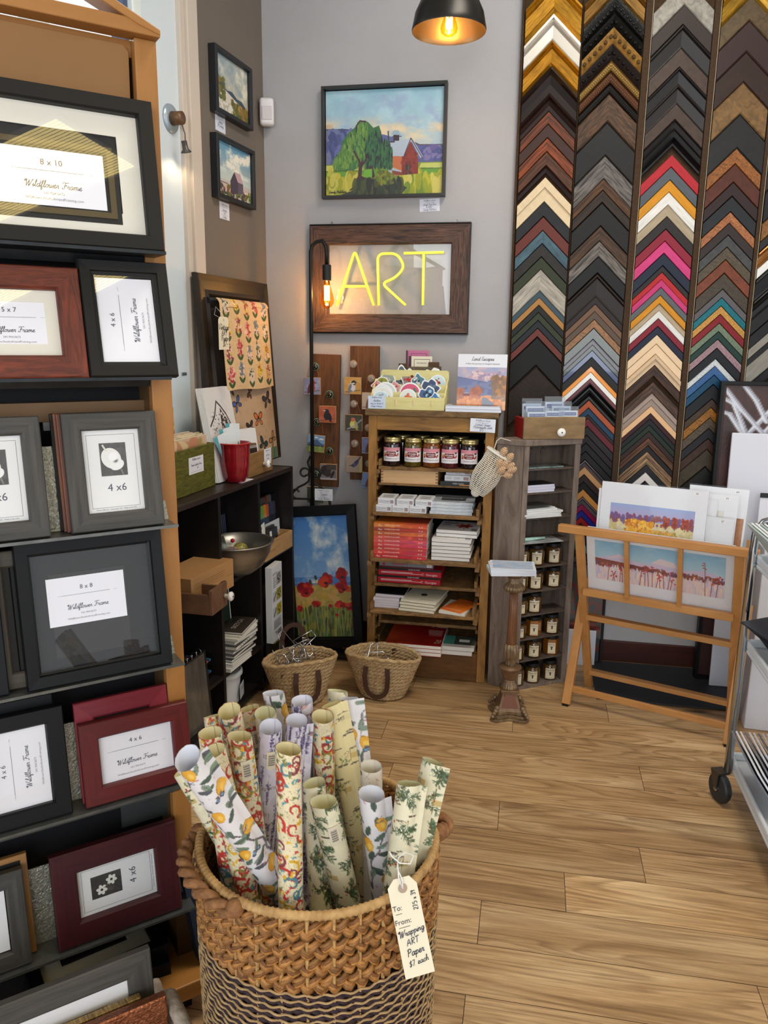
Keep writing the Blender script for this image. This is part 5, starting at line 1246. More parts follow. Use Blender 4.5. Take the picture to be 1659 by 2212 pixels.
# ---- in the shelf
kraft = mat((176, 132, 84), .7, c2=(166, 122, 76), vs=(10, 10, 10))
GB = 'kraft boxes stacked on the middle shelf'
for k, (h, z) in enumerate(((.05, ZA + .0006), (.054, ZA + .0512))):
 t=thing('kraft_box',['lower kraft cardboard box with an oval window, beside the bowl','upper kraft cardboard box with printed flap symbols'][k],'box',L,-1.083,-.285,z,rot=-2,group=GB);m=MB();m.box(-.14,.14,0,.15,0,h);m.build('carton',kraft,t,bev=.001)
 m = MB()
 for q in range(4): m.text('o', .142, 0, .01)
 m = MB(); m.M = Matrix.Translation((.1405, .075, 0)) @ Matrix.Rotation(R(90), 4, 'Z')
 for sx in(-.045,.03):m.tube([(sx+.012*math.cos(a/3),0,h/2+.012*math.sin(a/3))for a in range(19)],.0006,4);m.text('1L' if k else '12',sx,h/2,.014,y=-.0003)
 m.M = Matrix()
 for q in range(3 if k else 1): m.rect(-.12, .08, .012 + .008 * q, .0128 + .008 * q, -.0006)
 if k == 0: m.lathe([(.0, 0), (.001, 0)], 8, 0)
 m.build('print', mat((96, 66, 40), .7), t)
 if k == 0:
  m=MB();m.prism([(.06+.03*math.cos(a/3.2),.026+.016*math.sin(a/3.2))for a in range(20)],-.0008,-.0002);m.build('window_cutout',mat((64,46,34),.5),t)
t=thing('knobbed_wooden_box','small worn brown drawer with white knob beside the kraft boxes','drawer',L,-1.215,-.375,ZA+.0006,rot=4)
m=MB();m.box(-.045,.075,0,.012,0,.085);m.box(-.045,-.035,.012,.2,0,.07);m.box(.062,.072,.012,.2,0,.07);m.box(-.035,.062,.012,.2,0,.005);m.build('drawer_box',mat((120,86,60),.65,c2=(84,52,36),vs=(30,10,14),bump=.4),t,bev=.0015);knob(t,.05,.04)
t=thing('steel_bowl','large stainless steel mixing bowl of small goods on the bookshelf','bowl',L,-.79,-.225,ZA+.0006)
m=MB();m.lathe([(.04,0),(.06,.004),(.1,.035),(.128,.085),(.136,.125),(.144,.127),(.144,.131),(.134,.131),(.125,.088),(.098,.04),(.055,.01),(.01,.008)],48);m.build('bowl_body',mat((176,172,164),.36,.9,c2=(146,142,134),vs=(6,6,20)),t,smooth=True)
GS = 'small goods in the steel bowl'
for k,(nm,lb,ct)in enumerate((('tin_lid','round tin lid standing up in the steel bowl','lid'),('wrapped_bundle','flower patterned wrapped bundle in the steel bowl','bundle'),('patterned_ball','black and yellow patterned round box in the steel bowl','ball'),('red_bead','small red bead at right side of the steel bowl','bead'))):
 t=thing(nm,lb,ct,L,[-.87,-.86,-.79,-.72][k],[-.2,-.24,-.24,-.17][k],ZA+[.075,.078,.07,.09][k],group=GS);m=MB()
 if k==0:m.M=Matrix.Translation((0,0,.05))@Matrix.Rotation(R(78),4,'X')@Matrix.Rotation(R(20),4,'Y');m.lathe([(.0,0),(.042,0),(.045,.002),(.045,.014),(.041,.014),(.041,.003),(.0,.002)],32);mm_=mat((120,126,116),.3,.8)
 elif k==1:m.at(rz=20);m.box(-.03,.03,-.02,.02,0,.042);mm_=mat((186,160,158),.5,c2=(40,30,36),vs=(60,60,60),dist=2)
 elif k==2:m.ball(0,0,.03,.03,20,sz=.8);mm_=mat((190,180,90),.3,c2=(20,20,24),vs=(70,70,70),dist=2)
 else: m.ball(0, 0, .02, .009, 10); mm_ = mat((180, 30, 50), .3)
 m.build('body', mm_, t, smooth=k != 1, bev=.006 if k == 1 else 0)
GP = 'clear blister packs of drawing sets'
for k in range(3):
 t=thing('blister_pack','clear plastic pencil set pack behind the steel bowl, '+['frontmost with a grey picture card','middle one','rearmost'][k],'blister pack',L,-.74+.003*k,-.115+.016*k,ZA+.002,tilt=4,rot=0,group=GP)
 m=MB();m.box(-.09,.09,-.006,.006,.0,.27);m.build('plastic_shell',glass(.08,(210,216,230),.8),t,bev=.006)
 m = MB(); m.box(-.08, .035, -.002, .002, .01, .2, 0)
 if k == 0:
  m.rect(-.08, .035, .165, .2, -.0026, 1); m.text('21', .005, .182, .022, y=-.003, mi=0)
  for q in range(4): m.rect(-.03, .02 - .01 * q, .155 - .01 * q, .158 - .01 * q, -.003, 1)
  for q in range(4): m.bar((-.1, -.003, .05 + .02 * q), (.0, -.003, .07 + .01 * q), .004, .001, 1)
  m.box(-.06,.03,-.003,-.0025,.02,.06,0);m.rect(-.055,.025,.024,.056,-.0032,1);m.text('SET',-.02,.04,.012,y=-.0034,mi=0)
 m.build('insert_card', [mat((190, 182, 184), .5), mat((46, 42, 46), .5)], t)
 m=MB();[m.tube([(.05+.014*q,-.002,.02),(.05+.014*q,-.002,.2)],.004,6)for q in range(3)];m.build('pencil',mat((90,96,110),.35,.4),t)
# right upper cube: marker set, wooden tray, small packets
t=thing('marker_set','clear pack of coloured brush markers in the right upper cube','marker set',L,-.455,-.17,ZA+.002,tilt=3,rot=0)
m = MB(); m.box(-.12, .125, -.03, .02, 0, .235); m.build('plastic_case', glass(.06, (226, 232, 240), .85), t, bev=.003)
mk1=[(40,70,140),(50,90,170),(120,180,210),(40,150,160),(40,140,130),(40,90,70),(110,50,50),(90,40,50),(150,90,50),(100,104,110)];mk2=[(50,120,190),(60,130,180),(60,150,90),(90,170,60),(150,160,60),(230,150,50),(220,90,50),(50,60,80),(60,70,90),(70,60,60)]
for r_, (cs, yy, zt) in enumerate(((mk1, .0, .23), (mk2, -.018, .2))):
 for k, q in enumerate(cs):
  m=MB();m.tube([(-.105+.023*k,yy,.01),(-.105+.023*k,yy,zt-.055)],.0075,8,1);m.tube([(-.105+.023*k,yy,zt-.054),(-.105+.023*k,yy,zt-.006),(-.105+.023*k,yy,zt)],[.0088,.0088,.006],8,0);m.build('marker',[mat(q,.3),mat((34,36,42),.4)],t,smooth=False)
m=MB();m.box(-.02,.12,-.033,-.0315,.01,.12,0);m.prism([(.03,.03),(.1,.03),(.1,.055),(.065,.075),(.03,.055)],-.0345,-.0335,1);m.text('ARTIST',.065,.042,.014,y=-.0355,mi=0);m.build('pack_card',[mat((198,204,212),.5),mat((30,46,84),.5)],t)
t=thing('wooden_tray','shallow pale wood box with dovetail corner at the shelf edge','wooden box',L,-.48,-.262,ZA+.0006)
wd=mat((186,146,96),.55,c2=(160,120,74),vs=(8,30,40),dist=.6);m=MB();m.box(-.14,.14,0,.009,0,.075);m.box(-.14,-.131,.009,.06,0,.075);m.box(.131,.14,.009,.06,0,.075);m.box(-.131,.131,.052,.06,0,.06);m.box(-.131,.131,.009,.052,0,.004);m.build('tray_body',wd,t,bev=.001)
m=MB();[m.box(-.1405,-.1398,.0,.009,.008+.018*k,.016+.018*k)for k in range(4)];m.text('handmade',.0-.07,.035,.014,y=-.0004);m.build('joint',mat((120,84,50),.6),t)
GT = 'packets standing in the wooden tray'
for k,(x,lab,q,h,rz)in enumerate(((-.575,'white folded booklet in the wooden tray, leftmost',(226,222,214),.13,12),(-.55,'white leaflet in the wooden tray, second from left',(216,214,210),.145,8),(-.5,'dark picture packet in the wooden tray',(44,42,42),.11,0),(-.49,'dark picture packet behind the first in the tray',(60,56,54),.115,0))):
 t=thing('packet',lab,'packet',L,x,(-.248,-.238,-.249,-.232)[k],ZA+.006,rot=rz,roll=-6 if k<2 else 0,group=GT,tilt=4);w=.04 if k<2 else .095
 m = MB(); m.box(-w / 2, w / 2, 0, .012 if k > 1 else .003, 0, h); m.build('packet_body', mat(q, .3), t, bev=.001)
 if k==2:m=MB();m.box(-.03,-.012,-.0008,-.0002,h-.03,h-.008,0);m.bar((.01,-.0005,.04),(.015,-.0005,.07),.002,.0004,0);m.build('sticker',mat((220,220,220),.5),t)
# middle cube: green pads and a leaning stack of books
GP = 'large drawing pads standing in the middle cube'
for k in range(3):
 t=thing('drawing_pad',['dark green drawing pad with portrait sketch, standing, middle cube','blue edged drawing pad behind the green portrait pad','pale drawing pad rearmost in the middle cube'][k],'drawing pad',L,-.80+.006*k,-.125+.026*k,ZB+.002,group=GP,tilt=4,rot=-9);h=.315+.008*k
 m=MB();m.box(-.12,.115,0,.018,0,h);m.build('paper_block',mat((214,212,202),.7),t);m=MB();m.box(-.12,.108,-.0015,0,0,h-.004);m.box(-.12,.117,.018,.02,0,h);m.build('cover',mat([(26,44,36),(60,90,120),(70,74,70)][k],.5),t)
 if k == 0:
  c=Cv(.8,1,90,(176,170,166));c.ell(.4,.7,.13,.17,(206,202,198));c.ell(.42,.8,.17,.13,(70,64,62));c.poly([(.55,.75),(.65,.4),(.6,.2),(.52,.3)],(60,54,52));c.ell(.33,.68,.06,.04,(30,28,28));c.ell(.47,.68,.06,.04,(30,28,28));c.poly([(.15,0),(.25,.4),(.4,.48),(.6,.4),(.7,0)],(196,192,188));c.line([(.15,0),(.25,.4),(.36,.5)],.02,(70,64,62));c.ell(.42,.12,.06,.07,(60,56,56))
  picture(c,'portrait_sketch',t,-.115,.0,.035,.18,-.002);m=MB();m.rect(.02,.085,.225,.255,-.0018,0);[m.rect(.024+.006*q,.027+.006*q,.228,.252,-.002,1)for q in range(9)];m.text('series 400 sketch',-.05,.2,.011,y=-.0018,mi=0);m.build('print',[mat((206,206,200),.5),INK],t)
GK = 'stack of sketch books in the middle cube'
zz = ZB + .0006; ST = [((218, 216, 208), .014, 0, 'plain white block, bottom of the sketch book stack'), ((212, 210, 204), .014, 3, 'white block, second from bottom of the stack'), ((60, 62, 64), .011, -2, 'grey sketch book, third from bottom'), ((70, 72, 74), .011, 2, 'grey sketch book, fourth from bottom'), ((104, 100, 96), .011, -3, 'taupe sketch book, fifth from bottom'),
      ((58, 60, 62), .016, 3, 'thick dark wire bound sketch book in the stack'), ((140, 138, 134), .012, -4, 'light grey sketch book below the wire bound'), ((226, 222, 210), .009, 2, 'cream block near the top of the stack'), ((222, 216, 200), .009, 5, 'cream edged book, second from the top'), ((62, 52, 44), .01, 8, 'brown covered sketch book, topmost of the stack')]
for k, (q, h, rz, lab) in enumerate(ST):
 t=thing('sketch_book',lab,'sketch book',L,-.84+.012*k,-.258+.002*k,zz,rot=rz,group=GK);m=MB();m.box(-.09,.085+.008*(k%3),0,.1,.0015,h-.0015,0);m.box(-.092,.087+.008*(k%3),-.001,.101,0,.0013,1);m.box(-.092,.087+.008*(k%3),-.001,.101,h-.0013,h,1)
 m.build('book', [mat((222, 218, 206), .7) if k not in (0, 1) else mat(q, .6), mat(q, .5)], t)
 if k==5:m=MB();[m.tube([(-.06+.02*q2+.001,-.002+.007*math.cos(a/2),h/2+.007*math.sin(a/2))for a in range(13)],.0008,4)for q2 in range(5)];m.build('wire_binding',mat((30,30,30),.3,.8),t)
 if k==9:m=MB();m.text('SKETCH',0,.05,.03,y=h+.0006,flat=True);m.build('print',mat((200,190,176),.5),t)
 zz += h + .0006
# right middle cube: tall white paint kit box, dark bag
t=thing('paint_kit_box','tall white boxed canvas painting kit with flower pictures, right middle cube','boxed kit',L,-.555,-.285,ZB+.002,rot=4)
m = MB(); m.box(-.06, .055, 0, .03, 0, .33); m.build('carton', mat((206, 208, 212), .5), t, bev=.001)
for k in range(3):
 c=Cv(1,1,50,[(150,150,152),(150,148,60),(170,156,50)][k]);[c.ell(x,y,.11,.1,[(60,60,62),(70,66,30),(110,80,20)][k])for x,y in((.35,.7),(.6,.8),(.75,.55),(.4,.4),(.6,.3),(.25,.5))];c.line([(.5,.1),(.5,.5)],.06,(60,60,40));c.rect(.35,0,.65,.2,(120,110,60))
 picture(c, 'flower_picture', t, -.012, .042, .245 - .068 * k, .295 - .068 * k, -.0012)
m = MB()
for k in range(2):m.box(-.055,-.016,-.0008,-.0002,.177-.068*k,.222-.068*k,1);m.bar((-.05,-.001,.185-.068*k),(-.02,-.001,.215-.068*k),.005,.0006,2)
for k in range(6): m.rect(-.05, -.02 - .003 * (k % 2), .28 - .008 * k, .282 - .008 * k, -.001, 2)
m.rect(-.05,.04,.055,.1,-.0006,1);[m.rect(-.045,.03-.006*(k%3),.06+.007*k,.062+.007*k,-.001,2)for k in range(5)];[m.rect(-.008+.006*k,-.005+.006*k,.025,.045,-.001,2)for k in range(8)];m.text('picture kit',-.03,.3,.012,y=-.001,mi=2)
m.build('print', [INK, mat((176, 178, 184), .5), INK], t)
t=thing('leather_bag','dark brown folded leather bag behind the white kit box','bag',L,-.42,-.21,ZB+.0006);m=MB()
m.add([(-.05,0,0),(.07,0,0),(.07,.08,0),(-.05,.08,0),(-.06,.01,.1),(.06,.0,.12),(.055,.07,.12),(-.055,.075,.1),(-.04,.02,.2),(.02,.02,.22),(.02,.05,.22),(-.04,.05,.2)],[(0,3,2,1),(0,1,5,4),(1,2,6,5),(2,3,7,6),(3,0,4,7),(4,5,9,8),(5,6,10,9),(6,7,11,10),(7,4,8,11),(8,9,10,11)])
m.build('bag_body',mat((62,48,42),.5,bump=.4),t,bev=.012,smooth=True);m=MB();m.ball(.03,-.004,.1,.006,8);m.ball(.04,-.003,.03,.006,8);m.build('stud',mat((200,150,110),.3,.8),t)
# lower left cube: clear pencil cases, tall clear folder
GQ = 'flat clear cases of coloured pencils'
for k in range(2):
 t=thing('pencil_case',['clear case of coloured pencils, lower of two behind glass folder','clear case of coloured pencils, upper of two'][k],'pencil case',L,-1.065,-.21,ZB+.0006+.047*k,group=GQ)
 m = MB(); m.box(-.055, .085, 0, .12, 0, .045); m.build('plastic_case', glass(.05, (226, 232, 240), .85), t)
 for q in range(12):m=MB();m.bar((-.045+.011*q,.004,.022),(-.045+.011*q,.11,.022),.008,.008);m.build('pencil',mat([(180,60,60),(70,90,170),(60,140,90),(210,120,60),(110,60,130),(40,150,160)][q%6],.4),t)
t=thing('clear_folder','tall smoky clear portfolio leaning at the front of the lower left cube','portfolio',L,-1.2,-.29,.12,tilt=5);m=MB();m.box(-.1,.06,-.004,.004,0,.255);m.build('cover',mat((60,58,54),.12,c2=(96,92,86),vs=(30,4,6),coat=.5),t)
m=MB();m.box(.056,.064,-.006,.006,-.001,.258);m.box(-.1,.064,-.006,.006,.255,.262);m.build('edge_trim',BLACK,t);m=MB();[m.tube([(-.06+.03*q+.0,.01*math.cos(a/2),.268+.009*math.sin(a/2))for a in range(13)],.001,4)for q in range(4)];m.build('binder_ring',mat((160,160,165),.2,.9),t)
t=thing('clear_folder_stand','black low crate under the smoky portfolio beside the rack','crate',L,-1.2,-.32,0);m=MB();m.box(-.11,.08,0,.06,0.0005,.119);m.build('crate_body',BLACK,t)
# bottom cubes
t=thing('plastic_bucket','white plastic bucket with lid in the bottom of the bookshelf','bucket',L,-.83,-.16,ZC+.0006)
m=MB();m.lathe([(.068,0),(.078,.125),(.0,.125)],36);m.build('bucket_body',mat((206,208,210),.35),t,smooth=False)
m=MB();m.lathe([(.082,.115),(.085,.118),(.085,.132),(.078,.136),(.074,.131),(.0,.131)],36);m.build('lid',mat((198,202,206),.35),t,smooth=False);m=MB();m.tube([(.084*math.cos(a/6-.6),.084*math.sin(a/6-.6)-.002,.11-.07*math.sin(a/19*math.pi))for a in range(20)],.002,5);m.build('handle',mat((220,220,222),.4),t)
m=MB();m.M=Matrix.Translation((0.02,-.079,.05))@Matrix.Rotation(R(14),4,'Z');m.box(-.03,.03,-.0015,0,-.03,.03);m.text('GESSO',0,.01,.014,y=-.002,mi=1);m.build('bucket_label',[mat((180,184,190),.5),INK],t)
t=thing('wooden_frame_box','small brown framed box beside the white bucket','box',L,-.70,-.1,ZC+.0006);m=MB();m.box(-.05,.05,0,.06,0,.1);m.build('box_body',mat((80,60,44),.5),t,bev=.002);m=MB();m.box(-.04,.04,-.002,0,.01,.09);m.build('box_face',mat((40,32,28),.6),t)
t=thing('artist_panel','black packaged artist panel standing in the bottom right cube','art panel',L,-.56,-.262,ZC+.0006,rot=6,roll=4);m=MB();m.box(-.075,.075,0,.01,0,.17);m.build('panel',mat((18,18,20),.5),t)
m=MB();m.text('the artist',.02,.065,.026,y=-.001,mi=0);m.text('PANEL',.02,.036,.034,y=-.001,mi=0,rot=0);m.rect(.0,.07,.155,.168,-.001,0);m.rect(.0,.07,.145,.155,-.001,1);m.box(.0745,.0765,-.001,.011,0,.171,0);m.build('print',[mat((196,196,196),.5),mat((150,160,60),.5)],t)
# ================================================================ old yellow tray cabinet
yw=mat((172,124,60),.6,c2=(112,76,36),vs=(24,24,5),dist=.8,bump=.3);yh=mat((172,124,60),.6,c2=(104,72,36),vs=(5,24,30),dist=.8,bump=.3)
worn = mat((150, 110, 62), .7, c2=(70, 52, 32), vs=(14, 14, 40), dist=1.5, bump=.5)
YF = -.39; U0, U1 = .076, .6; UM = (U0 + U1) / 2
cb=thing('tray_cabinet','old worn yellow wooden cabinet with slide-out trays of art paper and jam','cabinet',B,UM,YF,0)
a, b_ = U0 - UM, U1 - UM
m=MB();m.box(a-.014,b_+.016,-.012,.36,1.152,1.176);m.build('top',mat((132,100,58),.65,c2=(66,50,32),vs=(10,30,30),dist=2,bump=.6),cb,bev=.004)
for x0_,x1_ in((a,a+.035),(b_-.036,b_)):m=MB();m.box(x0_,x1_,0,.035,0.001,1.152);m.build('front_post',yw,cb,bev=.002)
m = MB(); m.box(a + .035, b_ - .036, .002, .03, 1.092, 1.152); m.build('top_rail', yh, cb, bev=.002)
for x0_ in(a+.001,b_-.013):m=MB();m.box(x0_,x0_+.012,.035,.35,0.001,1.152);m.build('side_panel',yw,cb)
m = MB(); m.box(a + .013, b_ - .013, .34, .35, .001, 1.152); m.build('back_panel', mat((18, 14, 12), .9), cb)
m=MB();m.box(a+.036,b_-.037,.004,.02,.004,.13);m.build('lower_front_panel',mat((118,78,36),.45,c2=(80,50,22),vs=(6,20,46),dist=1.5),cb)
for k in range(19):
 z = .16 + .052 * k
 if z > 1.07: break
 for x0_,x1_ in((a+.013,a+.042),(b_-.043,b_-.013)):m=MB();m.box(x0_,x1_,.012 if x0_<0 else .0355,.34,z,z+.016);m.build('runner',worn,cb,bev=.001)
TR = [(.946, -.385), (.772, -.5), (.585, -.54), (.457, -.46), (.36, -.54), (.25, -.35), (.157, -.37)]
for z, y in TR:
 m = MB(); y_ = y - YF; l, r_ = a + .0425, b_ - .0435
 m.box(l, r_, y_, .3, z - .014 - .008, z - .008); m.build('tray_board', worn, cb, bev=.002)
 for x0_ in(l-.0,r_-.012):m=MB();m.box(x0_,x0_+.012,y_+.004,.3,z-.0075,z+.022);m.build('tray_rail',worn,cb,bev=.0015)
 m=MB();m.box(l-.012,l+.006,y_+.0,.05 if y_<-.03 else y_+.03,z-.04,z-.0225);m.box(r_-.006,r_+.012,y_+.0,.05 if y_<-.03 else y_+.03,z-.04,z-.0225);m.build('tray_cleat',worn,cb)


def tz(i): return TR[i][0] - .0075


def ux(x, y, d): return B.px(x, y, d)[0]


# --- jam jars
JAM = [((848, 960), (34, 8, 22), 'Marionberry Jam', 'dark Marionberry jam jar, leftmost on the top tray'), ((893, 962), (96, 78, 16), 'Mango Jalapeno Jam', 'yellow green Mango Jalapeno jam jar, second from left'), ((933, 963), (128, 66, 14), 'Peach Habanero Jam', 'amber Peach Habanero jam jar in the middle of the row'),
       ((973, 964), (84, 14, 30), 'Strawberry Rhubarb Jam', 'red Strawberry Rhubarb jam jar, second from the right'), ((1015, 966), (22, 10, 22), 'Blueberry Jam', 'dark Blueberry jam jar, rightmost on the top tray')]


def jamjar(x, y, z, q, words, label, first, s=1.0):
 t = thing('jam_jar', label, 'jar', B, x, y, z, group='jam jars on the top tray')
 m=MB();m.lathe([(.0,0),(.034,0),(.0385,.005),(.039,.09),(.037,.097),(.033,.1),(.0,.1)],32);m.build('jar_body',mat(q,.08,c2=tuple(int(v*.6)for v in q),vs=(60,60,60),coat=.8),t,smooth=True)
 m=MB();m.lathe([(.0,.1),(.034,.1),(.036,.103),(.0365,.108),(.0355,.111),(.0365,.114),(.0365,.12),(.033,.1225),(.0,.1225)],32);m.build('lid',mat((206,188,132),.25,.8),t,smooth=True)
 if first:
  c = Cv(1.25, 1, 90, (226, 222, 226))
  for i in range(14):
   for j in range(3):c.rect(i*.09,.76+j*.08,i*.09+.045,.80+j*.08,(176,30,52));c.rect(i*.09,.76+j*.08,i*.09+.09,.84+j*.08,(200,70,90),.45)
  c.poly([(.3,.4),(.3,.68),(.4,.72),(.85,.72),(.95,.68),(.95,.4),(.85,.36),(.4,.36)],(130,34,36));c.rect(.34,.4,.91,.68,(110,24,30));c.ell(.2,.5,.1,.14,(206,130,60));c.ell(.18,.4,.09,.07,(170,40,40));c.ell(1.0,.42,.08,.07,(190,50,50));c.ell(1.08,.5,.06,.1,(150,90,60));c.ell(1.05,.72,.09,.06,(60,40,44))
  sheet_geo(lambda U,V:(.0396*np.sin((U-.5)*2.1),-.0396*np.cos((U-.5)*2.1),.022+.058*V),110,60,c.a,'label_art',t,.5)
  m = MB(); cur = lambda xx: (.04 * math.sin(xx / .04), -.04 * math.cos(xx / .04))
  m.text('KITCHEN',0,.0555,.0082,weight=.02,mi=0);m.text('cupboard',.002,.0485,.0065,weight=.02,mi=0);m.text('the',-.01,.0605,.004,mi=0);m.text(words,0,.0335,.0085,mi=1,fit=.068,shear=.15)
  m.v=[(*cur(p[0]),p[2])for p in m.v];m.build('printing',[mat((235,225,225),.5),mat((44,40,50),.5)],t)
 return t


for (p_, q, words, lab) in JAM: jamjar(ux(*p_, -.345), -.345 + .002, tz(0), q, words, lab, True)
for k, x in enumerate((870, 912, 953, 995)):
 t=jamjar(ux(x,950,-.25),-.25,tz(0),(26,14,18),'',['dark jam jar in the back row of the top tray, leftmost','dark jam jar in the back row, second from left','dark jam jar in the back row, third from left','dark jam jar in the back row, rightmost'][k],False);t['group']='jam jars of the back row'


def blockbox(name,label,cat,x0,x1,y,d,z,h,m_,group=None,rot=0,prints=None,bev=.001,faces=None,part='body'):
 t = thing(name, label, cat, B, (x0 + x1) / 2, y, z, rot=rot, group=group); w = x1 - x0
 m = MB(); m.box(-w / 2, w / 2, 0, d, 0, h); m.build(part, m_, t, bev=bev)
 if prints: m = MB(); prints(m, w, h, d); m.build('print', faces or [INK], t)
 return t


# --- tray 2 (hidden shelf behind) : pine box and small pan boxes at the level above the second tray
m = MB(); m.box(a + .0425, b_ - .0435, .01, .3, .858, .866); m.build('tray_board', worn, cb)
t=thing('finger_joint_box','pale finger jointed pine box holding cards, below the jam jars','wooden box',B,(ux(818,1050,-.375)+ux(946,1050,-.375))/2+.004,-.375,.8665);w=ux(943,1050,-.375)-ux(820,1050,-.375)
pine=mat((206,170,126),.5,c2=(188,148,102),vs=(4,30,50));m=MB();m.box(-w/2,w/2,0,.009,0,.07);m.box(-w/2,w/2,.2,.209,0,.07);m.box(-w/2,-w/2+.009,.009,.2,0,.07);m.box(w/2-.009,w/2,.009,.2,0,.07);m.box(-w/2+.009,w/2-.009,.009,.2,.0,.005);m.box(w*.12,w*.12+.006,.009,.2,.005,.066);m.build('box_body',pine,t,bev=.0006)
m=MB();[(m.rect(sx*w/2-(.01 if sx>0 else 0),sx*w/2+(0 if sx>0 else .01),.006+.013*k,.0125+.013*k,-.0004))for sx in(-1,1)for k in range(5)];m.build('finger_joint',mat((140,96,66),.6),t)
for k in range(2):
 x_=(-w*.2,w*.28)[k];tt=thing('card_stack',['stack of small cards in left side of the pine box','stack of small cards in right side of the pine box'][k],'cards',B,0,0,0,group='cards in the pine box');tt.location=B.w((ux(818,1050,-.375)+ux(946,1050,-.375))/2+x_,-.36,.872);tt.rotation_euler.z=R(B.a)
 m=MB();m.box(-w*(.25 if k==0 else .15),w*(.25 if k==0 else .15),0,.17,0,.05);m.build('cards',mat((196,196,200),.5),tt)
 m=MB();m.rect(-w*.2,w*.2,.06,.13,.0506,flat=True)if k==0 else m.rect(-w*.1,w*.1,.02,.1,.0506,flat=True);m.build('print',mat((60,60,62),.5),tt)
smallbox = mat((214, 216, 222), .45)


def wn(m, w, h, d):
 m.rect(-w*.44,-w*.22,h*.25,h*.75,-.0006,1);m.text('Cotman',-w*.02,h*.6,h*.34,y=-.0006,mi=0);m.text('Watercolours',-w*.02,h*.3,h*.2,y=-.0006,mi=0);m.rect(w*.24,w*.44,h*.2,h*.75,-.0006,2);[m.rect(-w*.3,w*.35,d*.2+k*d*.2,d*.26+k*d*.2,h+.0006,0,flat=True)for k in range(3)]


wf_ = [INK, mat((190, 190, 196), .5), mat((196, 150, 120), .5, c2=(110, 120, 150), vs=(90, 90, 90))]
for k in range(2):
 x0, x1 = ux(960 + 2 * k, 1050, -.37), ux(1015 + 2 * k, 1050, -.37)
 blockbox('paint_box',['white paint set box under the other, right of the pine box','white paint set box, topmost of the pair right of the pine box'][k],'paint box',x0,x1,-.37+.01*k,.12,.8855+.0245*k,.024,smallbox,'white paint boxes right of the pine box',prints=wn,faces=wf_)
blockbox('pastel_tin','flat black tin under the white paint boxes right of the pine box','tin',ux(950,1060,-.385),ux(1020,1060,-.385),-.385,.14,.8665,.0185,mat((30,34,34),.35),prints=lambda m,w,h,d:(m.text('FABER CASTELL',.01,h*.6,.007,y=-.0006,mi=0),m.rect(w*.1,w*.45,h*.2,h*.4,-.0006,1)),faces=[mat((210,210,210),.4),mat((200,130,60),.4)])
z2 = tz(1)
for r_ in range(2):
 for k in range(3):
  px0=[810,847,884][k]+(5*r_)+(4*r_*k if k<2 else 7*r_);x0=ux(px0,1095,-.485);x1=x0+.07
  blockbox('paint_box','small white watercolour set box, '+['lower','upper'][r_]+' row, '+['left','middle','right'][k]+' on the second tray','paint box',x0,x1,-.485+.012*r_,.11,z2+.0275*r_,.027,smallbox,'small white paint boxes on the second tray',prints=wn,faces=wf_)
for k in range(4):
 x0, x1 = ux(928 + k % 2 * 2, 1095, -.48), ux(1020 + k % 2 * 2, 1095, -.48)
 t=blockbox('clear_case','flat clear plastic case on the second tray, '+['bottom','second from bottom','third from bottom','topmost'][k]+' of its stack','plastic case',x0,x1,-.48+.004*k,.16,z2+.0125*k,.012,mat((160,168,176),.12,c2=(214,220,226),vs=(20,20,60),coat=.6),'clear cases stacked on the second tray')
 if k==3:m=MB();m.rect(-.05,.05,.04,.11,.0126,0,flat=True);m.text('DRAWING SET',0,.085,.014,y=.0132,mi=1,flat=True);m.build('print',[mat((60,60,64),.4),mat((220,220,220),.4)],t)
# --- tray 3: red watercolour pads, white pads
z3 = tz(2)
def grad_pad(name, label, x0, x1, y, d, z, h, top, c0, c1, group, txt, rot=0):
 t = thing(name, label, 'paper pad', B, (x0 + x1) / 2, y, z, rot=rot, group=group); w = x1 - x0
 m=MB();m.box(-w/2,w/2-.001,.0005,d,.0008,h-.0008);m.build('paper_block',mat((216,208,196),.6),t)
 c=Cv(1,.12,60);c.a[:]=np.array(c0)*(1-c.x[None,:,None])+np.array(c1)*c.x[None,:,None];c.mix(tuple(int(v*1.2)%256 for v in c0),(c.fb(1,6)-.5)*3)
 picture(c, 'spine', t, -w / 2, w / 2, 0, h, 0)
 if top:
  c2_=Cv(1,.5,60);c2_.a[:]=np.array(c0)*(1-c2_.x[None,:,None])+np.array(c1)*c2_.x[None,:,None];c2_.rect(.62,0,1,.5,(180,84,60),.6)
  sheet_geo(lambda U, V: (-w / 2 + w * U, d * V, h + .0003 + 0 * U), c2_.W, c2_.H, c2_.a, 'cover', t, .4)
 m=MB();m.write('Fluid',-w*.42,h*.35,h*.2,y=-.0008,w=.22,align='l');m.text(txt,-w*.3,h*.4,h*.42,y=-.0008,align='l');m.text('8 x 8',w*.38,h*.4,h*.5,y=-.0008);m.build('print',mat((236,226,214),.5),t);return t


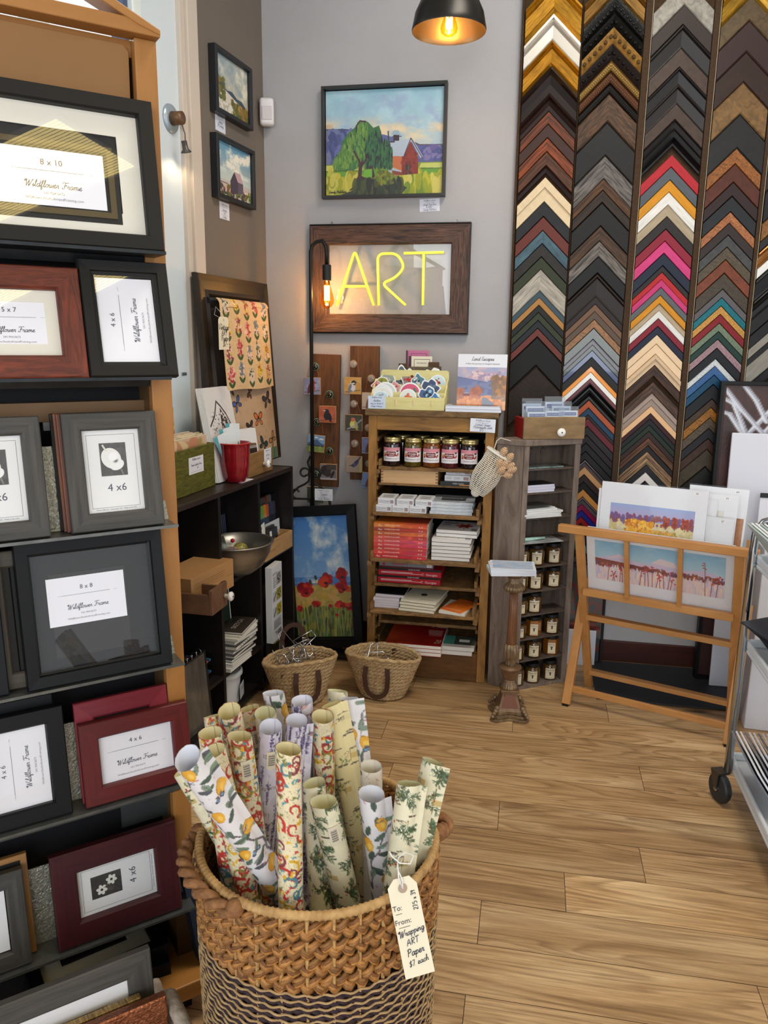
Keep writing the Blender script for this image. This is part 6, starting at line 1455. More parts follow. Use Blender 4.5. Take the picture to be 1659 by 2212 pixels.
zz=z3;cols=[((186,40,44),(170,34,60)),((190,52,46),(180,40,70)),((196,64,50),(196,60,70)),((204,66,64),(190,50,90)),((206,80,70),(186,56,96)),((206,84,64),(192,60,60)),((178,92,44),(196,70,44)),((150,60,40),(178,50,40)),((196,116,44),(200,66,42))]
nm_=['bottom','second from bottom','third from bottom','fourth from bottom','fifth from bottom','sixth from bottom','third from top','second from top','topmost']
for k, (c0, c1) in enumerate(cols):
 o_=.004 if k==0 else 0;x0,x1=ux(807-(2 if k<1 else 0),1180,-.52),ux(922-(1 if k<2 else 0),1180,-.52)
 grad_pad('watercolour_pad',f'red and orange watercolour pad, {nm_[k]} of the tall stack',x0-o_,x1,-.522+.002*(k%3),.2,zz,.0155,k==8,c0,c1,'red watercolour pads stacked on the third tray','WATERCOLOR PAPER',rot=(-.8,.5,0)[k%3]);zz+=.0162
fl_ = Cv(1, .7, 110, (222, 216, 214))
for k in range(6):aa=k*1.05;fl_.ell(.62+.11*math.cos(aa),.38+.07*math.sin(aa),.12,.05,random.choice([(190,50,44),(206,84,66),(170,34,34)]),math.degrees(aa))
fl_.ell(.62,.38,.04,.03,(90,80,40));fl_.line([(.62,.3),(.66,.1)],.015,(110,120,70));fl_.rect(.84,.05,.97,.2,(90,90,90),.7);fl_.write('Watercolor',.08,.5,.035,(60,50,50),w=.3);fl_.write('paper',.08,.38,.035,(60,50,50),w=.3)
zz = z3
for k in range(8):
 up = k >= 6; x0, x1 = ux(932 + (7 if up else 0), 1185, -.51), ux(1015 + (13 if up else 2 * (k % 2)), 1185, -.51)
 t=blockbox('watercolour_block','white watercolour block with a red flower cover, '+['bottom','second from bottom','third from bottom','fourth from bottom','fifth from bottom','sixth from bottom','second from top','topmost'][k],'paper pad',x0,x1,-.51+(.035 if up else 0),.17,zz,.0145,mat((214,210,206),.6),'white watercolour blocks stacked on the third tray',rot=-3 if up else(1,-.6)[k%2])
 m=MB();w_=x1-x0;m.box(-w_/2-.0003,w_/2+.0003,-.0004,.17,.0,.0016);m.build('backing_board',mat((50,46,44),.6),t)
 if k in(5,7):sheet_geo(lambda U,V:(-w_/2+w_*U,.17*V,.0149+0*U),fl_.W,fl_.H,fl_.a,'cover',t,.35)
 zz += .0152
# --- tray 4: gouache sets
z4 = tz(3)
for k in range(3):
 grey=k==2;x0,x1=(ux(819,1225,-.43),ux(936,1225,-.43))if grey else(ux(816-k*-1,1245,-.45),ux(951+2*k,1245,-.45))

 def pr(m, w, h, d, grey=grey):
  if grey:
   m.prism([(-w*.44,h*.15),(-w*.41,h*.8),(-w*.38,h*.15)],-.0008,-.0002,1);m.text('GOUACHE 12',-w*.12,h*.42,h*.45,y=-.0008,mi=1,weight=.02);m.rect(w*.38,w*.47,h*.12,h*.85,-.0006,0);m.text('12',w*.425,h*.5,h*.5,y=-.001,mi=1)
  else:
   m.rect(-w/2,w/2,h*.72,h,-.0004,2);m.text('DALER ROWNEY',.02,h*.86,h*.2,y=-.0008,mi=0);m.text('Georgian',w*.35,h*.33,h*.4,y=-.0008,mi=0);m.rect(-w*.45,w*.05,h*.42,h*.48,-.0006,0);m.rect(-w*.45,w*.2,h*.28,h*.33,-.0006,0);m.tube([(w*.21+h*.13*math.cos(q/2),-.0008,h*.33+h*.13*math.sin(q/2))for q in range(12)],.0007,4,0)
 blockbox('paint_set_box',['red and black oil paint set box, lower one on the fourth tray','red and black oil paint set box, upper one on fourth tray','grey gouache set box on top of the red boxes'][k],'paint box',x0,x1,(-.45 if not grey else-.43),.16,z4+.0335*k,.033 if not grey else .026,mat((168,22,40),.35)if not grey else mat((130,128,132),.4),'paint set boxes on the fourth tray',prints=pr,faces=[mat((224,214,214),.5),mat((176,30,40),.5),BLACK])
# --- tray 5: books
z5 = tz(4)
GB5 = 'pads and books on the fifth tray'
for k in range(5):
 x0, x1 = (ux(806, 1300, -.5), ux(862, 1300, -.5)) if k < 4 else (ux(811, 1290, -.48), ux(872, 1290, -.48))
 blockbox('sketch_book',['pale lilac sketch book, bottom of the left stack','pale lilac sketch book, second from bottom, left stack','pale lilac sketch book, third in the left stack','pale lilac sketch book, fourth in the left stack','black covered sketch book on top of left stack'][k],'sketch book',x0,x1,-.5+(.02 if k==4 else 0),.15,z5+.0105*k,.0098,mat((196,188,196),.6),GB5,rot=-2 if k==4 else 0)
 if k == 4:
  t = COL.objects[-1] if False else None
tb=thing('sketch_book_cover','open black cover lying on the left stack of fifth tray','sketch book',B,ux(842,1285,-.47),-.475,z5+.053,rot=-2,group=GB5);m=MB();m.box(-.064,.064,0,.15,0,.002);m.build('cover',BLACK,tb,bev=.0005)
for k in range(4):
 x0, x1 = ux(860 + 2 * (k % 2), 1315, -.53), ux(938 + 3 * (k % 2), 1315, -.53)
 t=blockbox('canvas_pad','cream covered paper pad in the middle of the fifth tray, '+['bottom','second from bottom','second from top','topmost'][k],'paper pad',x0,x1,-.53+.006*k,.22,z5+.011*k,.0103,mat((206,200,180),.6),GB5,rot=-6-k)
 m=MB();w_=x1-x0;m.box(-w_/2+.001,w_/2-.001,-.0006,.001,.0,.002);m.build('backing_board',mat((110,92,70),.6),t)
 if k==3:m=MB();m.lathe([(.0,0),(.014,0),(.014,.0012),(0,.0012)],20,0,0,.09,.0106);m.text('toned paper',.03,.03,.012,y=.0112,flat=True);m.rect(-.04,.04,.17,.172,.0112,flat=True);m.build('print',INK,t)
for k in range(2):
 x0, x1 = ux(946, 1325, -.53), ux(1005 if k == 0 else 998, 1325, -.53)
 t=blockbox('paper_pad',['white paper block at the right of the fifth tray','orange red covered pad on the white block at right'][k],'paper pad',x0,x1,-.53+.01*k,.16,z5+.0125*k,.012 if k==0 else .003,mat((214,206,196),.5)if k==0 else mat((204,70,26),.35,c2=(226,130,40),vs=(12,6,2)),GB5,rot=-12-14*k)
 if k:m=MB();m.text('COLOUR PAPER',0,.02,.011,y=.0036,flat=True);m.build('print',mat((236,226,210),.5),t)
# --- tray 7: large red pads and two small books
z7 = tz(6)
for k in range(3):
 x0, x1 = ux(828 - k % 2, 1385, -.53), ux(951, 1385, -.53)
 t=blockbox('large_paper_pad','large red covered watercolour pad low in the cabinet, '+['bottom one','middle one','top one'][k],'paper pad',x0,x1,-.5+.002*k,.3,z7+.0155*k,.0148,mat((222,216,208),.6),'large red pads on the lowest tray')
 w_=x1-x0;m=MB();m.box(-w_/2-.0003,w_/2+.0003,-.0004,.3,0,.0022);m.build('backing_board',mat((160,30,34),.5),t)
 if k == 2:
  c=Cv(1,.8,100,(150,22,20));c.mix((196,84,36),(.45-c.x[None,:]+c.fb(3,3)*.3)*1.5*np.ones((c.H,1)),0,.8);c.mix((120,12,18),(c.fb(2,3)-.5)*3);c.write('Fluid',.72,.6,.05,(230,220,210),w=.2)
  for j in range(5): c.rect(.68 + .01 * j, .48 - .04 * j, .95, .495 - .04 * j, (226, 170, 160))
  c.write('20', .85, .1, .05, (230, 200, 190), w=.2)
  sheet_geo(lambda U, V: (-w_ / 2 + w_ * U, .3 * V, .0152 + 0 * U), c.W, c.H, c.a, 'cover', t, .3)
for k in range(2):
 x0, x1 = ux(954, 1385, -.46), ux(1024 - 4 * (1 - k), 1385, -.46)
 t=blockbox('small_paper_pad',['lower small white pad right of the red pads','upper small white pad with green and grey cover'][k],'paper pad',x0,x1,-.46+.008*k,.13,z7+.017*k,.0163,mat((216,210,204),.6),'small pads on the lowest tray')
 if k:m=MB();m.rect(-.07,-.02,.03,.13,.0168,0,flat=True);m.rect(-.02,.07,.03,.13,.0168,1,flat=True);m.rect(.0,.045,.06,.09,.0174,2,flat=True);m.build('cover',[mat((70,150,136),.5),mat((70,72,66),.5),PAPER],t)
# --- things on the cabinet top
ZT2 = 1.1766
t=thing('sticker_box','pale yellow wooden tiered box full of die cut stickers on the cabinet','sticker box',B,(ux(797,880,-.37)+ux(961,880,-.37))/2,-.375,ZT2);pw_=mat((226,218,160),.5,c2=(206,196,126),vs=(5,30,46),dist=.8);w=.315
m = MB(); m.box(-w / 2, w / 2, 0, .006, 0, .052); m.build('front_board', pw_, t, bev=.001)
m=MB();m.prism([(-w/2+.02,0),(w/2-.0,0),(w/2-.0,.15),(w/2-.008,.158),(-w/2+.028,.158),(-w/2+.02,.15)],.15,.156);m.build('back_board',pw_,t)
for x_ in (-w / 2, w / 2 - .006):
 m=MB();m.M=Matrix(((0,1,0,x_),(1,0,0,0),(0,0,1,0),(0,0,0,1)));m.prism([(.006,0),(.15,0),(.15,.11),(.13,.12),(.1,.105),(.08,.082),(.06,.078),(.04,.056),(.006,.05)],0,.006);m.build('side_board',pw_,t)
m=MB();m.box(-w/2+.006,w/2-.006,.05,.055,0,.07);m.box(-w/2+.006,w/2-.006,.1,.105,0,.1);m.box(-w/2+.006,w/2-.006,.006,.05,.001,.006);m.build('tier_divider',pw_,t)
m=MB();[m.tube([(x_,-.001,.018),(x_,-.001,.042)],.003,8)for x_ in(-.045,.03,.105)];m.build('peg',mat((232,206,160),.5),t)
m=MB();m.box(-w/2-.004,-w/2+.07,-.003,-.0022,.003,.055,0);m.write('Wildflower Studio',-w/2+.033,.048,.0025,y=-.0034,w=.18,mi=1);m.write('Stickers',-w/2+.033,.034,.0042,y=-.0034,w=.2,mi=2);m.write('Katy Sue Winkle $5',-w/2+.033,.022,.0028,y=-.0034,w=.2,mi=2);m.write('Bridgen McKergow',-w/2+.033,.011,.0028,y=-.0034,w=.2,mi=2);m.build('price_label',[mat((206,220,240),.6),INK,INKB],t)
SC = ((ux(797, 880, -.37) + ux(961, 880, -.37)) / 2, -.375)
GST = 'die cut stickers in the tiered box'


def sticker(label, dx, dy, dz, rad, kind, cols, rot=0, sx=1.0):
 t=thing('sticker',label,'sticker',B,SC[0]+dx,SC[1]+dy,ZT2+dz,tilt=10,group=GST,roll=rot);n=40;pts=[]
 for k in range(n):
  a_ = 2 * math.pi * k / n; r_ = rad
  if kind=='cat':r_*=1+.25*max(0,math.cos(3*(a_-1.57)))**3*(math.sin(a_)>0)+.1*math.sin(5*a_)
  elif kind == 'blob': r_ *= 1 + .14 * math.sin(5 * a_ + dx * 90) + .08 * math.sin(9 * a_)
  elif kind == 'lace': r_ *= 1 + .04 * math.sin(20 * a_)
  pts.append((r_ * sx * math.cos(a_), rad + r_ * math.sin(a_)))
 m = MB(); m.prism(pts, 0, .0006); m.build('white_border', mat((232, 236, 238), .3), t)
 m = MB()
 m.prism([((x_) * .86, rad + (z_ - rad) * .86) for x_, z_ in pts], -.0006, 0, 0)
 rs = random.Random(int(abs(dx * 1e4) + dy * 1e3))
 for _ in range(14):
  rr=rad*rs.uniform(.08,.22);an=rs.uniform(0,6.28);q=rad*rs.uniform(.1,.6);m.M=Matrix.Translation((q*sx*math.cos(an),-.001-.0001*_,rad+q*math.sin(an)))@Matrix.Rotation(R(90),4,'X');m.lathe([(0,0),(rr,0),(0,.0002)],10,rs.randint(1,len(cols)-1))
 m.build('picture', [mat(q, .35) for q in cols], t)


ST_ = [(-.11, .14, .075, .036, 'round', [(150, 160, 150), (190, 196, 186), (110, 124, 116)], 'round grey green sticker at back left'), (-.125, .115, .07, .03, 'round', [(150, 150, 60), (120, 126, 60), (200, 200, 150)], 'round olive landscape sticker at left'),
 (-.14,.09,.066,.024,'blob',[(206,130,130),(230,180,176),(150,70,80)],'pink insect sticker at left'),(-.065,.085,.06,.026,'blob',[(216,150,150),(236,200,196),(170,90,96)],'pink lobster sticker left of the centre'),
 (-.04,.145,.085,.042,'cat',[(90,100,110),(30,30,40),(220,130,60),(200,60,60)],'grey cat sticker at the back'),(-.01,.142,.083,.036,'cat',[(150,140,130),(60,40,40),(220,160,60),(180,50,60)],'brown cat sticker at the back centre'),(.03,.138,.08,.03,'cat',[(80,130,150),(30,40,60),(220,220,220)],'blue creature sticker behind the middle'),
 (.09,.145,.088,.04,'blob',[(216,220,220),(140,30,50),(90,110,60),(200,150,60)],'flower wreath sticker at the back right'),(.115,.132,.07,.036,'round',[(196,220,228),(40,80,60),(180,40,40),(240,240,240)],'dome sticker with red roofed hut at right'),
 (-.10,.045,.012,.05,'lace',[(206,214,212),(150,60,80),(60,110,90)],'large lacy floral sticker, rear of the left fan'),(-.105,.038,.011,.046,'lace',[(216,220,216),(170,80,90),(80,120,90)],'lacy floral sticker, second in the left fan'),(-.11,.03,.01,.042,'lace',[(222,226,222),(140,50,90),(60,90,80)],'lacy floral sticker, third in the left fan'),(-.115,.02,.009,.034,'round',[(190,214,226),(150,170,190),(230,120,100)],'pale blue moon sticker, front of the left fan'),
 (.005,.045,.02,.046,'round',[(206,90,120),(226,140,160),(230,200,80),(60,130,120)],'pink round sticker with fan of colours'),(-.0,.03,.014,.036,'lace',[(220,226,220),(230,120,60),(220,90,100),(90,130,80)],'half round sticker with orange flowers in front'),
 (.085, .07, .046, .04, 'blob', [(60, 76, 110), (90, 110, 140), (40, 50, 80)], 'dark blue whale sticker at the right'), (.085, .03, .012, .042, 'blob', [(70, 96, 140), (40, 60, 100), (150, 200, 220), (30, 40, 60)], 'blue cat and fish sticker in front at right'), (.115, .024, .01, .028, 'cat', [(60, 120, 170), (40, 50, 90), (200, 210, 220)], 'small blue cat sticker at the right end')]
for dx, dy, dz, rad, kd, cs, lb in ST_: sticker(lb, dx, dy, dz, rad, kd, cs, rot=random.uniform(-8, 8))
# birch box with notebooks behind
t=thing('bark_card_box','rustic bark covered box of notebooks behind the sticker box','box',B,ux(906,790,-.19),-.2,ZT2);w=.17
bk_=mat((120,104,82),.8,c2=(84,70,54),vs=(20,20,30),dist=2,bump=.8);m=MB();m.box(-w/2,w/2,0,.012,0,.172);m.box(-w/2,w/2,.09,.1,0,.172);m.box(-w/2,-w/2+.012,.012,.09,0,.172);m.box(w/2-.012,w/2,.012,.09,0,.172);m.box(-w/2+.012,w/2-.012,.012,.09,0,.1)
m.box(-w/2-.012,-w/2+.04,-.004,.0,.1,.14,1);m.box(-w/2-.004,-w/2+.035,-.003,0,.14,.185,1);m.box(w/2-.045,w/2,.0,.02,.172,.192,1);m.build('box_body',[bk_,mat((84,60,40),.8)],t,bev=.002)
m=MB();m.box(.03,.078,-.003,-.0,.112,.152,0);m.rect(.048,.074,.118,.147,-.0036,1);m.build('sticker_label',[mat((120,134,136),.5),mat((60,60,64),.5)],t)
for k in range(8):
 q=[(226,218,196),(60,56,56),(84,76,70),(70,64,62),(194,110,150),(196,118,156),(110,50,66),(66,60,60)][k]
 tt=thing('note_book',['cream notebook, frontmost in the bark box','dark notebook second in the bark box','grey notebook third in the bark box','dark grey notebook fourth in the bark box','pink notebook in the bark box','pink notebook behind the first pink one','wine red notebook near the back of the bark box','dark notebook rearmost in the bark box'][k],'notebook',B,ux(912-2.3*k,770,-.17),-.184+.008*k,ZT2+.101,group='notebooks in the bark box');h=.115+(.024 if k>3 else 0)
 m = MB(); m.box(-.045, .045, 0, .006, 0, h); m.build('book', mat(q, .5), tt)
 if k in(0,4):m=MB();zz=h-.04;m.rect(-.033,.036,.07,h-.012,-.0004,0);m.rect(-.031,.034,.07,h-.014,-.0006,1);m.text('Notebook',0,h-.028,.01,y=-.001,mi=0);m.build('print',[mat((110,60,90),.5)if k else INK,mat(q,.5)],tt)
# coffee table book
t=thing('art_book','book titled Land Escapes with mountain landscape cover standing on the cabinet','book',B,(ux(984,860,-.3)+ux(1093,860,-.3))/2,-.285,ZT2,tilt=9,rot=0);w=ux(1092,800,-.3)-ux(985,800,-.3);h=.232
m = MB(); m.box(-w / 2, w / 2, .0, .008, 0, h); m.build('pages', mat((224, 222, 222), .5), t)
c=Cv(w,h,1500,(222,224,232));H_=h*.77;c.grad(0,H_,(206,150,140),(150,160,196));c.mix((196,170,180),(c.fb(5,4)-.45)*4,H_*.7,H_)
c.poly([(0,H_*.72),(w*.2,H_*.76),(w*.35,H_*.86),(w*.5,H_*.92),(w*.62,H_*.86),(w*.72,H_*.9),(w,H_*.78),(w,H_*.5),(0,H_*.5)],(178,150,170));c.daub(60,(w*.3,H_*.68,w*.85,H_*.86),.005,[(196,170,180),(150,130,160),(214,186,186)]);c.poly([(0,H_*.78),(w*.2,H_*.74),(w*.6,H_*.66),(w,H_*.68),(w,H_*.35),(0,H_*.35)],(96,106,150));c.daub(60,(0,H_*.38,w,H_*.62),.009,[(84,96,140),(110,116,156)])
c.rect(0,0,w,H_*.33,(206,120,36));c.daub(90,(0,0,w,H_*.32),.006,[(216,130,40),(190,100,36),(226,150,60)]);c.poly([(w*.52,H_*.3),(w*.6,H_*.3),(w*.95,0),(w*.52,0)],(104,110,130));c.daub(50,(w*.3,H_*.32,w*.5,H_*.5),.007,[(176,92,44),(150,80,46)]);c.daub(160,(w*.75,H_*.3,w,H_*.76),.008,[(176,116,50),(140,96,56),(120,90,60)]);c.daub(60,(0,H_*.3,w*.12,H_*.45),.007,[(150,76,50),(170,96,50)]);c.poly([(w*.12,H_*.32),(w*.12,H_*.38),(w*.2,H_*.41),(w*.27,H_*.37),(w*.27,H_*.32)],(120,44,44));c.poly([(w*.12,H_*.38),(w*.2,H_*.42),(w*.28,H_*.38)],(150,150,160))
picture(c, 'cover', t, -w / 2, w / 2, 0, h, -.0008, .25, .4)
m=MB();m.write('Land Escapes',0,h*.9,.0072,y=-.0014,w=.22);m.text("A Plein Air Journey on Oregon's Eastside",0,h*.83,.0085,y=-.0014,fit=w*.86);m.build('title',mat((36,34,50),.5),t)
for k in range(2):
 t=thing('art_book',['book lying flat on the cabinet, lower of two beneath the standing cover','book lying flat in a clear sleeve, upper of two'][k],'book',B,(ux(964,888,-.39)+ux(1080,888,-.39))/2-.002*k,-.392+.003*k,ZT2+.0125*k,group='flat lying books on the cabinet');w=.225-.004*k
 m=MB();m.box(-w/2,w/2,0,.085,.001,.011,0);m.box(-w/2-.001,w/2+.001,-.001,.086,0,.001,1);m.box(-w/2-.001,w/2+.001,-.001,.086,.011,.012,1);m.build('book_block',[mat((214,218,228),.5),mat((206,212,224),.3,coat=.4)],t)
 if k:m=MB();m.rect(-w*.4,w*.44,.02,.08,.0125,flat=True);m.build('cover_picture',mat((190,130,80),.2,c2=(120,130,160),vs=(9,9,9),coat=.6),t)
x,z=B.px(1043,919,-.4);t=studio_card('price_card','pale blue price card for homemade jam on the front of the cabinet',B,x,-.4045,z,.102,.054,['Central Oregon','Homemade Jam','$15 -'],roll=2)
# ================================================================ weathered grey shelf with jars
_p, _q = B.gr(1121, 1489), B.gr(1221, 1471); _w = B.w(*_p); G_ = Fr(_w.x, _w.y, B.a + 33.08)
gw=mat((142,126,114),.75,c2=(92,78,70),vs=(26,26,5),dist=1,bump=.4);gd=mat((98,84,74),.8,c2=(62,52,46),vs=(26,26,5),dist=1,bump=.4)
t=thing('jar_shelf','tall weathered grey wooden shelf full of honey jars beside the yellow cabinet','shelf',G_,.098,0,0);X=.098
DX, DY = -.1, .097
m=MB();m.slab([(-.036-X,0),(-.024-X,0),(DX+.012-X,DY),(DX-X,DY)],.0005,1.05);m.build('side_board',gw,t,bev=.001)
m = MB(); m.box(-.036 - X, -.012 - X, -.008, 0, .0005, 1.05); m.build('front_stile', gw, t, bev=.001)
m=MB();m.box(.208-X,.234-X,-.008,0.0,.0005,1.05);m.box(.222-X,.234-X,0,DY,.0005,1.05);m.build('side_board',gw,t,bev=.001)
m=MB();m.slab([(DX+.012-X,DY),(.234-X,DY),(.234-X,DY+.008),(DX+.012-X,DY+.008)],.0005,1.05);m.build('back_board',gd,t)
m=MB();m.slab([(-.04-X,-.012),(.238-X,-.012),(.238-X,DY+.01),(DX-.004-X,DY+.01),(DX-.004-X,DY-.004)],1.0505,1.076);m.build('top',gw,t,bev=.003)
SH = [.956, .857, .752, .647, .542, .437, .333, .226, .129]
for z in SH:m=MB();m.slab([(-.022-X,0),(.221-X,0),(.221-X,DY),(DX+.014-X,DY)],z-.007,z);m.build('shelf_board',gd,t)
m=MB();m.slab([(-.022-X,-.006),(.208-X,-.006),(.221-X,DY),(DX+.014-X,DY)],.0005,.012);m.build('bottom_board',gw,t)
m = MB()
for k in range(3):m.tube([(-.0-X+.06*k+.013*math.cos(.6+a_/4),DY-.001,1.01+.017*math.sin(.6+a_/4))for a_ in range(14)],.0012,4)
m.build('painted_mark', mat((60, 50, 46), .7), t)
hj = mat((92, 62, 20), .1, c2=(70, 46, 16), vs=(20, 20, 20), coat=.8); hj2 = mat((140, 84, 22), .1, coat=.8)
rows=[(4,[(.0,0),(.075,0),(.16,0)]),(5,[(.0,0),(.075,0),(.165,0)]),(6,[(.005,1),(.075,0)]),(7,[(.005,1),(.08,2),(.17,0)]),(8,[(.0,0),(.085,0),(.175,2)]),(9,[(.005,0),(.085,0),(.175,0)])]
rn = ['top', 'second', 'third', 'fourth', 'fifth', 'bottom']; cn = ['left', 'middle', 'right']
SHZ = SH + [.012]
for ri, (si, js) in enumerate(rows):
 for ji, (x, kd) in enumerate(js):
  t=thing('honey_jar',f"{'hexagonal' if kd == 2 else 'short' if kd == 1 else 'tall'} honey jar with bee label, {cn[ji]} jar on the {rn[ri]} jar shelf",'jar',G_,x,.035,SHZ[si]+.0006,rot=-28,group='honey jars on the grey shelf')
  seg = 6 if kd == 2 else 28; h = .058 if kd == 1 else .068; rr = .034
  m=MB();m.lathe([(0,0),(rr-.004,0),(rr,.004),(rr,h-.008),(rr-.004,h-.001),(rr*.8,h+.003),(0,h+.003)],seg);m.build('jar_body',hj2 if kd==2 else hj,t,smooth=kd!=2)
  m=MB();m.lathe([(0,h+.003),(rr*.84,h+.003),(rr*.86,h+.005),(rr*.86,h+.017),(rr*.8,h+.019),(0,h+.019)],24);m.build('lid',BLACK,t,smooth=False)
  m=MB();cur=(lambda xx,zz_,e:(xx,-rr*.866-e,zz_))if kd==2 else(lambda xx,zz_,e:((rr+e)*math.sin(xx/rr),-(rr+e)*math.cos(xx/rr),zz_))
  lw=.016 if kd==2 else .021;n=8;vs=[cur(-lw+2*lw*i/n,zz_,.0004)for zz_ in(.008,h-.012)for i in range(n+1)];m.add(vs,[(i,i+1,n+2+i,n+1+i)for i in range(n)],0)
  k0=len(m.v);hh=h-.02;m.text("Brittany's Bees",0,h-.019,.0072,mi=1,fit=lw*1.75,weight=.02);m.text('wildflower honey',0,h-.026,.004,mi=1,fit=lw*1.5);m.text('Local Raw Honey',0,.013,.004,mi=1,fit=lw*1.4)
  m.prism([(-.0075,h*.5+.003),(-.002,h*.5),(-.003,h*.5-.007),(0,h*.5-.011),(.003,h*.5-.007),(.002,h*.5),(.0075,h*.5+.003),(.002,h*.5+.004),(0,h*.5+.006),(-.002,h*.5+.004)],0,0,1)
  m.v[k0:] = [cur(p[0], p[2], .0008) for p in m.v[k0:]]; m.build('jar_label', [mat((214, 202, 174), .6), INK], t)
# upper shelves
def gbox(name, label, cat, x, y, z, w, d, h, q, group=None, rot=0, rough=.5):
 t=thing(name,label,cat,G_,x,y,z,rot=rot,group=group);m=MB();m.box(-w/2,w/2,0,d,0,h);m.build('body',mat(q,rough)if isinstance(q,tuple)else q,t,bev=.0006);return t


gbox('glass_sheet','dark teal glass sheet lying on the uppermost grey shelf','sheet',.075,.0,SH[0]+.0006,.17,.09,.006,mat((40,62,62),.15,c2=(120,140,136),vs=(60,9,60),coat=.5))
for k in range(3):
 t=gbox('note_book',['small white notebook, bottom of three on the second grey shelf','small white notebook, middle of three on the second grey shelf','small notebook with black cover, top of three'][k],'notebook',.05+.003*(k%2),.002,SH[1]+.0006+.0105*k,.145,.09,.01,(196,196,214),'notebooks on the second grey shelf')
 if k == 2: m = MB(); m.box(-.072, .072, 0, .09, .0102, .0112); m.build('cover', BLACK, t)
for k in range(5):
 t=gbox('canvas_board','thin white canvas board on third grey shelf, '+['bottom','second from bottom','third from bottom','fourth from bottom','topmost'][k],'canvas board',.06+.01*(k%3)-.012*(k==4),-.01+.003*k,SH[2]+.0006+.0085*k,.19-.008*k,.1,.008-.004*(k==4),(214,214,214),'white boards on third grey shelf',rot=(-2,3,-1,2,4)[k])
gbox('photo_card','dark landscape card lying on top of the white boards','card',.05,-.004,SH[2]+.0006+.046,.13,.09,.001,mat((84,86,80),.3,c2=(50,50,50),vs=(20,20,20)),rot=3)
gbox('instruction_sheet','grey and white instruction sheet on the fourth grey shelf','sheet',.07,-.02,SH[3]+.0006,.19,.1,.002,mat((196,200,200),.5,c2=(90,92,90),vs=(20,12,20)),rot=-4)
t=thing('glass_pen','clear teal barrelled pen lying on the instruction sheet','pen',G_,.02,.02,SH[3]+.0105);m=MB();m.tube([(-.05,0,0),(-.04,0,0),(-.035,.0,0),(.03,0,0.0),(.034,0,0),(.08,0,0)],[.003,.006,.0075,.0075,.006,.0055],12);m.build('barrel',mat((130,190,176),.1,c2=(200,220,214),vs=(60,5,5),coat=.7),t,smooth=True)
# drawer of packets on the grey shelf top
t=thing('knobbed_wooden_box','old wooden drawer with red side and white knob atop grey shelf','drawer',G_,.09,-.022,1.0768,rot=-14)
ob2=mat((148,120,82),.6,c2=(104,80,52),vs=(8,20,26),bump=.3);m=MB();m.box(-.128,.128,0,.013,0,.088);m.build('front_board',ob2,t,bev=.002);m=MB();m.box(-.126,-.114,.013,.125,0,.082);m.box(.114,.126,.013,.125,0,.082);m.box(-.114,.114,.114,.125,0,.082);m.build('side_board',redp,t,bev=.001);m=MB();m.box(-.114,.114,.013,.114,0.0005,.006);m.build('bottom_board',ob2,t);knob(t,.02,.03,s=1.05)
for k in range(7):
 fx = [.0, .035, .075, -.03, .06, -.02, .075][k]; w = .088; q = [(226, 228, 236), (44, 60, 130), (240, 210, 40)]
 tt=thing('card_packet','clear bag of artist trading cards in the drawer, '+['front left','front centre','front right','second row left','second row right','rear left','rear right'][k],'card packet',G_,.09+[-.05,.035,.09,-.06,.06,-.065,.05][k],.018+.024*[0,0,0.1,1,1,2,2][k],1.084,rot=-14,group='bags of trading cards in the drawer',tilt=6);h=[.115,.12,.122,.14,.14,.15,.158][k]
 tt.location=t.location+t.rotation_euler.to_matrix()@Vector(([-.062,.012,.07,-.06,.05,-.066,.03][k],.03+.026*[0,0,0,1,1,2,2][k],.007));w=.078
 m = MB(); m.box(-w / 2, w / 2, 0, .008, 0, h * .86, 0); m.build('cards', mat((206, 210, 218), .4), tt)
 m=MB();m.rect(-w*.42,w*.42,h*.7,h*.8,-.0008,0);m.text('ARTIST TRADING CARDS',0,h*.75,.008,y=-.0014,mi=1,fit=w*.76)
 if k in(1,2):m.rect(-w*.42,w*.42,h*.2,h*.66,-.0008,2);m.rect(-w*.3,w*.34,h*.2,h*.6,-.001,1);m.prism([(-w*.28,h*.3),(w*.1,h*.58),(w*.3,h*.58),(0,h*.22)],-.0013,-.0011,0)
 m.build('print', [mat((44, 60, 130), .4), PAPER, mat((236, 206, 40), .4)], tt)
 m=MB();m.add([(-w*.55,-.003,0),(w*.55,-.003,0),(w*.55,-.002,h),(-w*.55,-.002,h),(-w*.55,.012,0),(w*.55,.012,0),(w*.57,.006,h),(-w*.53,.006,h)],[(0,1,2,3),(7,6,5,4),(1,5,6,2),(0,3,7,4)]);m.build('plastic_bag',glass(.05,(238,242,246),.6),tt)
# net bag of honey dippers
bx, bz = ux(1078, 985, -.52), B.px(1078, 985, -.52)[1]
t=thing('mesh_bag','cream knitted mesh bag of honey dippers hanging from grey shelf corner','bag',B,ux(1046,1040,-.5),-.5,B.px(1046,1040,-.5)[1])
ax_ = Vector((.055, -.01, .115)); m = MB(); n = 22
def bagpt(s_, a_):
 c_=Vector((-.03,0,-.045)).lerp(ax_,s_);r_=.036*(.55+.75*math.sin(min(1,s_*1.25+.15)*2.2))*(1 if s_<.95 else 1.1);u_=Vector((.86,0,-.5));return c_+u_*(r_*1.15*math.cos(a_))+Vector((0,1,0))*(r_*.6*math.sin(a_))
for i in range(26):
 s_=i/25;m.tube([bagpt(s_+.012*(k%2),2*math.pi*k/40)*1.0 for k in range(40)],.0019,4,closed=True)
for k in range(20): m.tube([bagpt(i / 12, 2 * math.pi * (k + .25 * (i % 2)) / 20) for i in range(13)], .0013, 4)
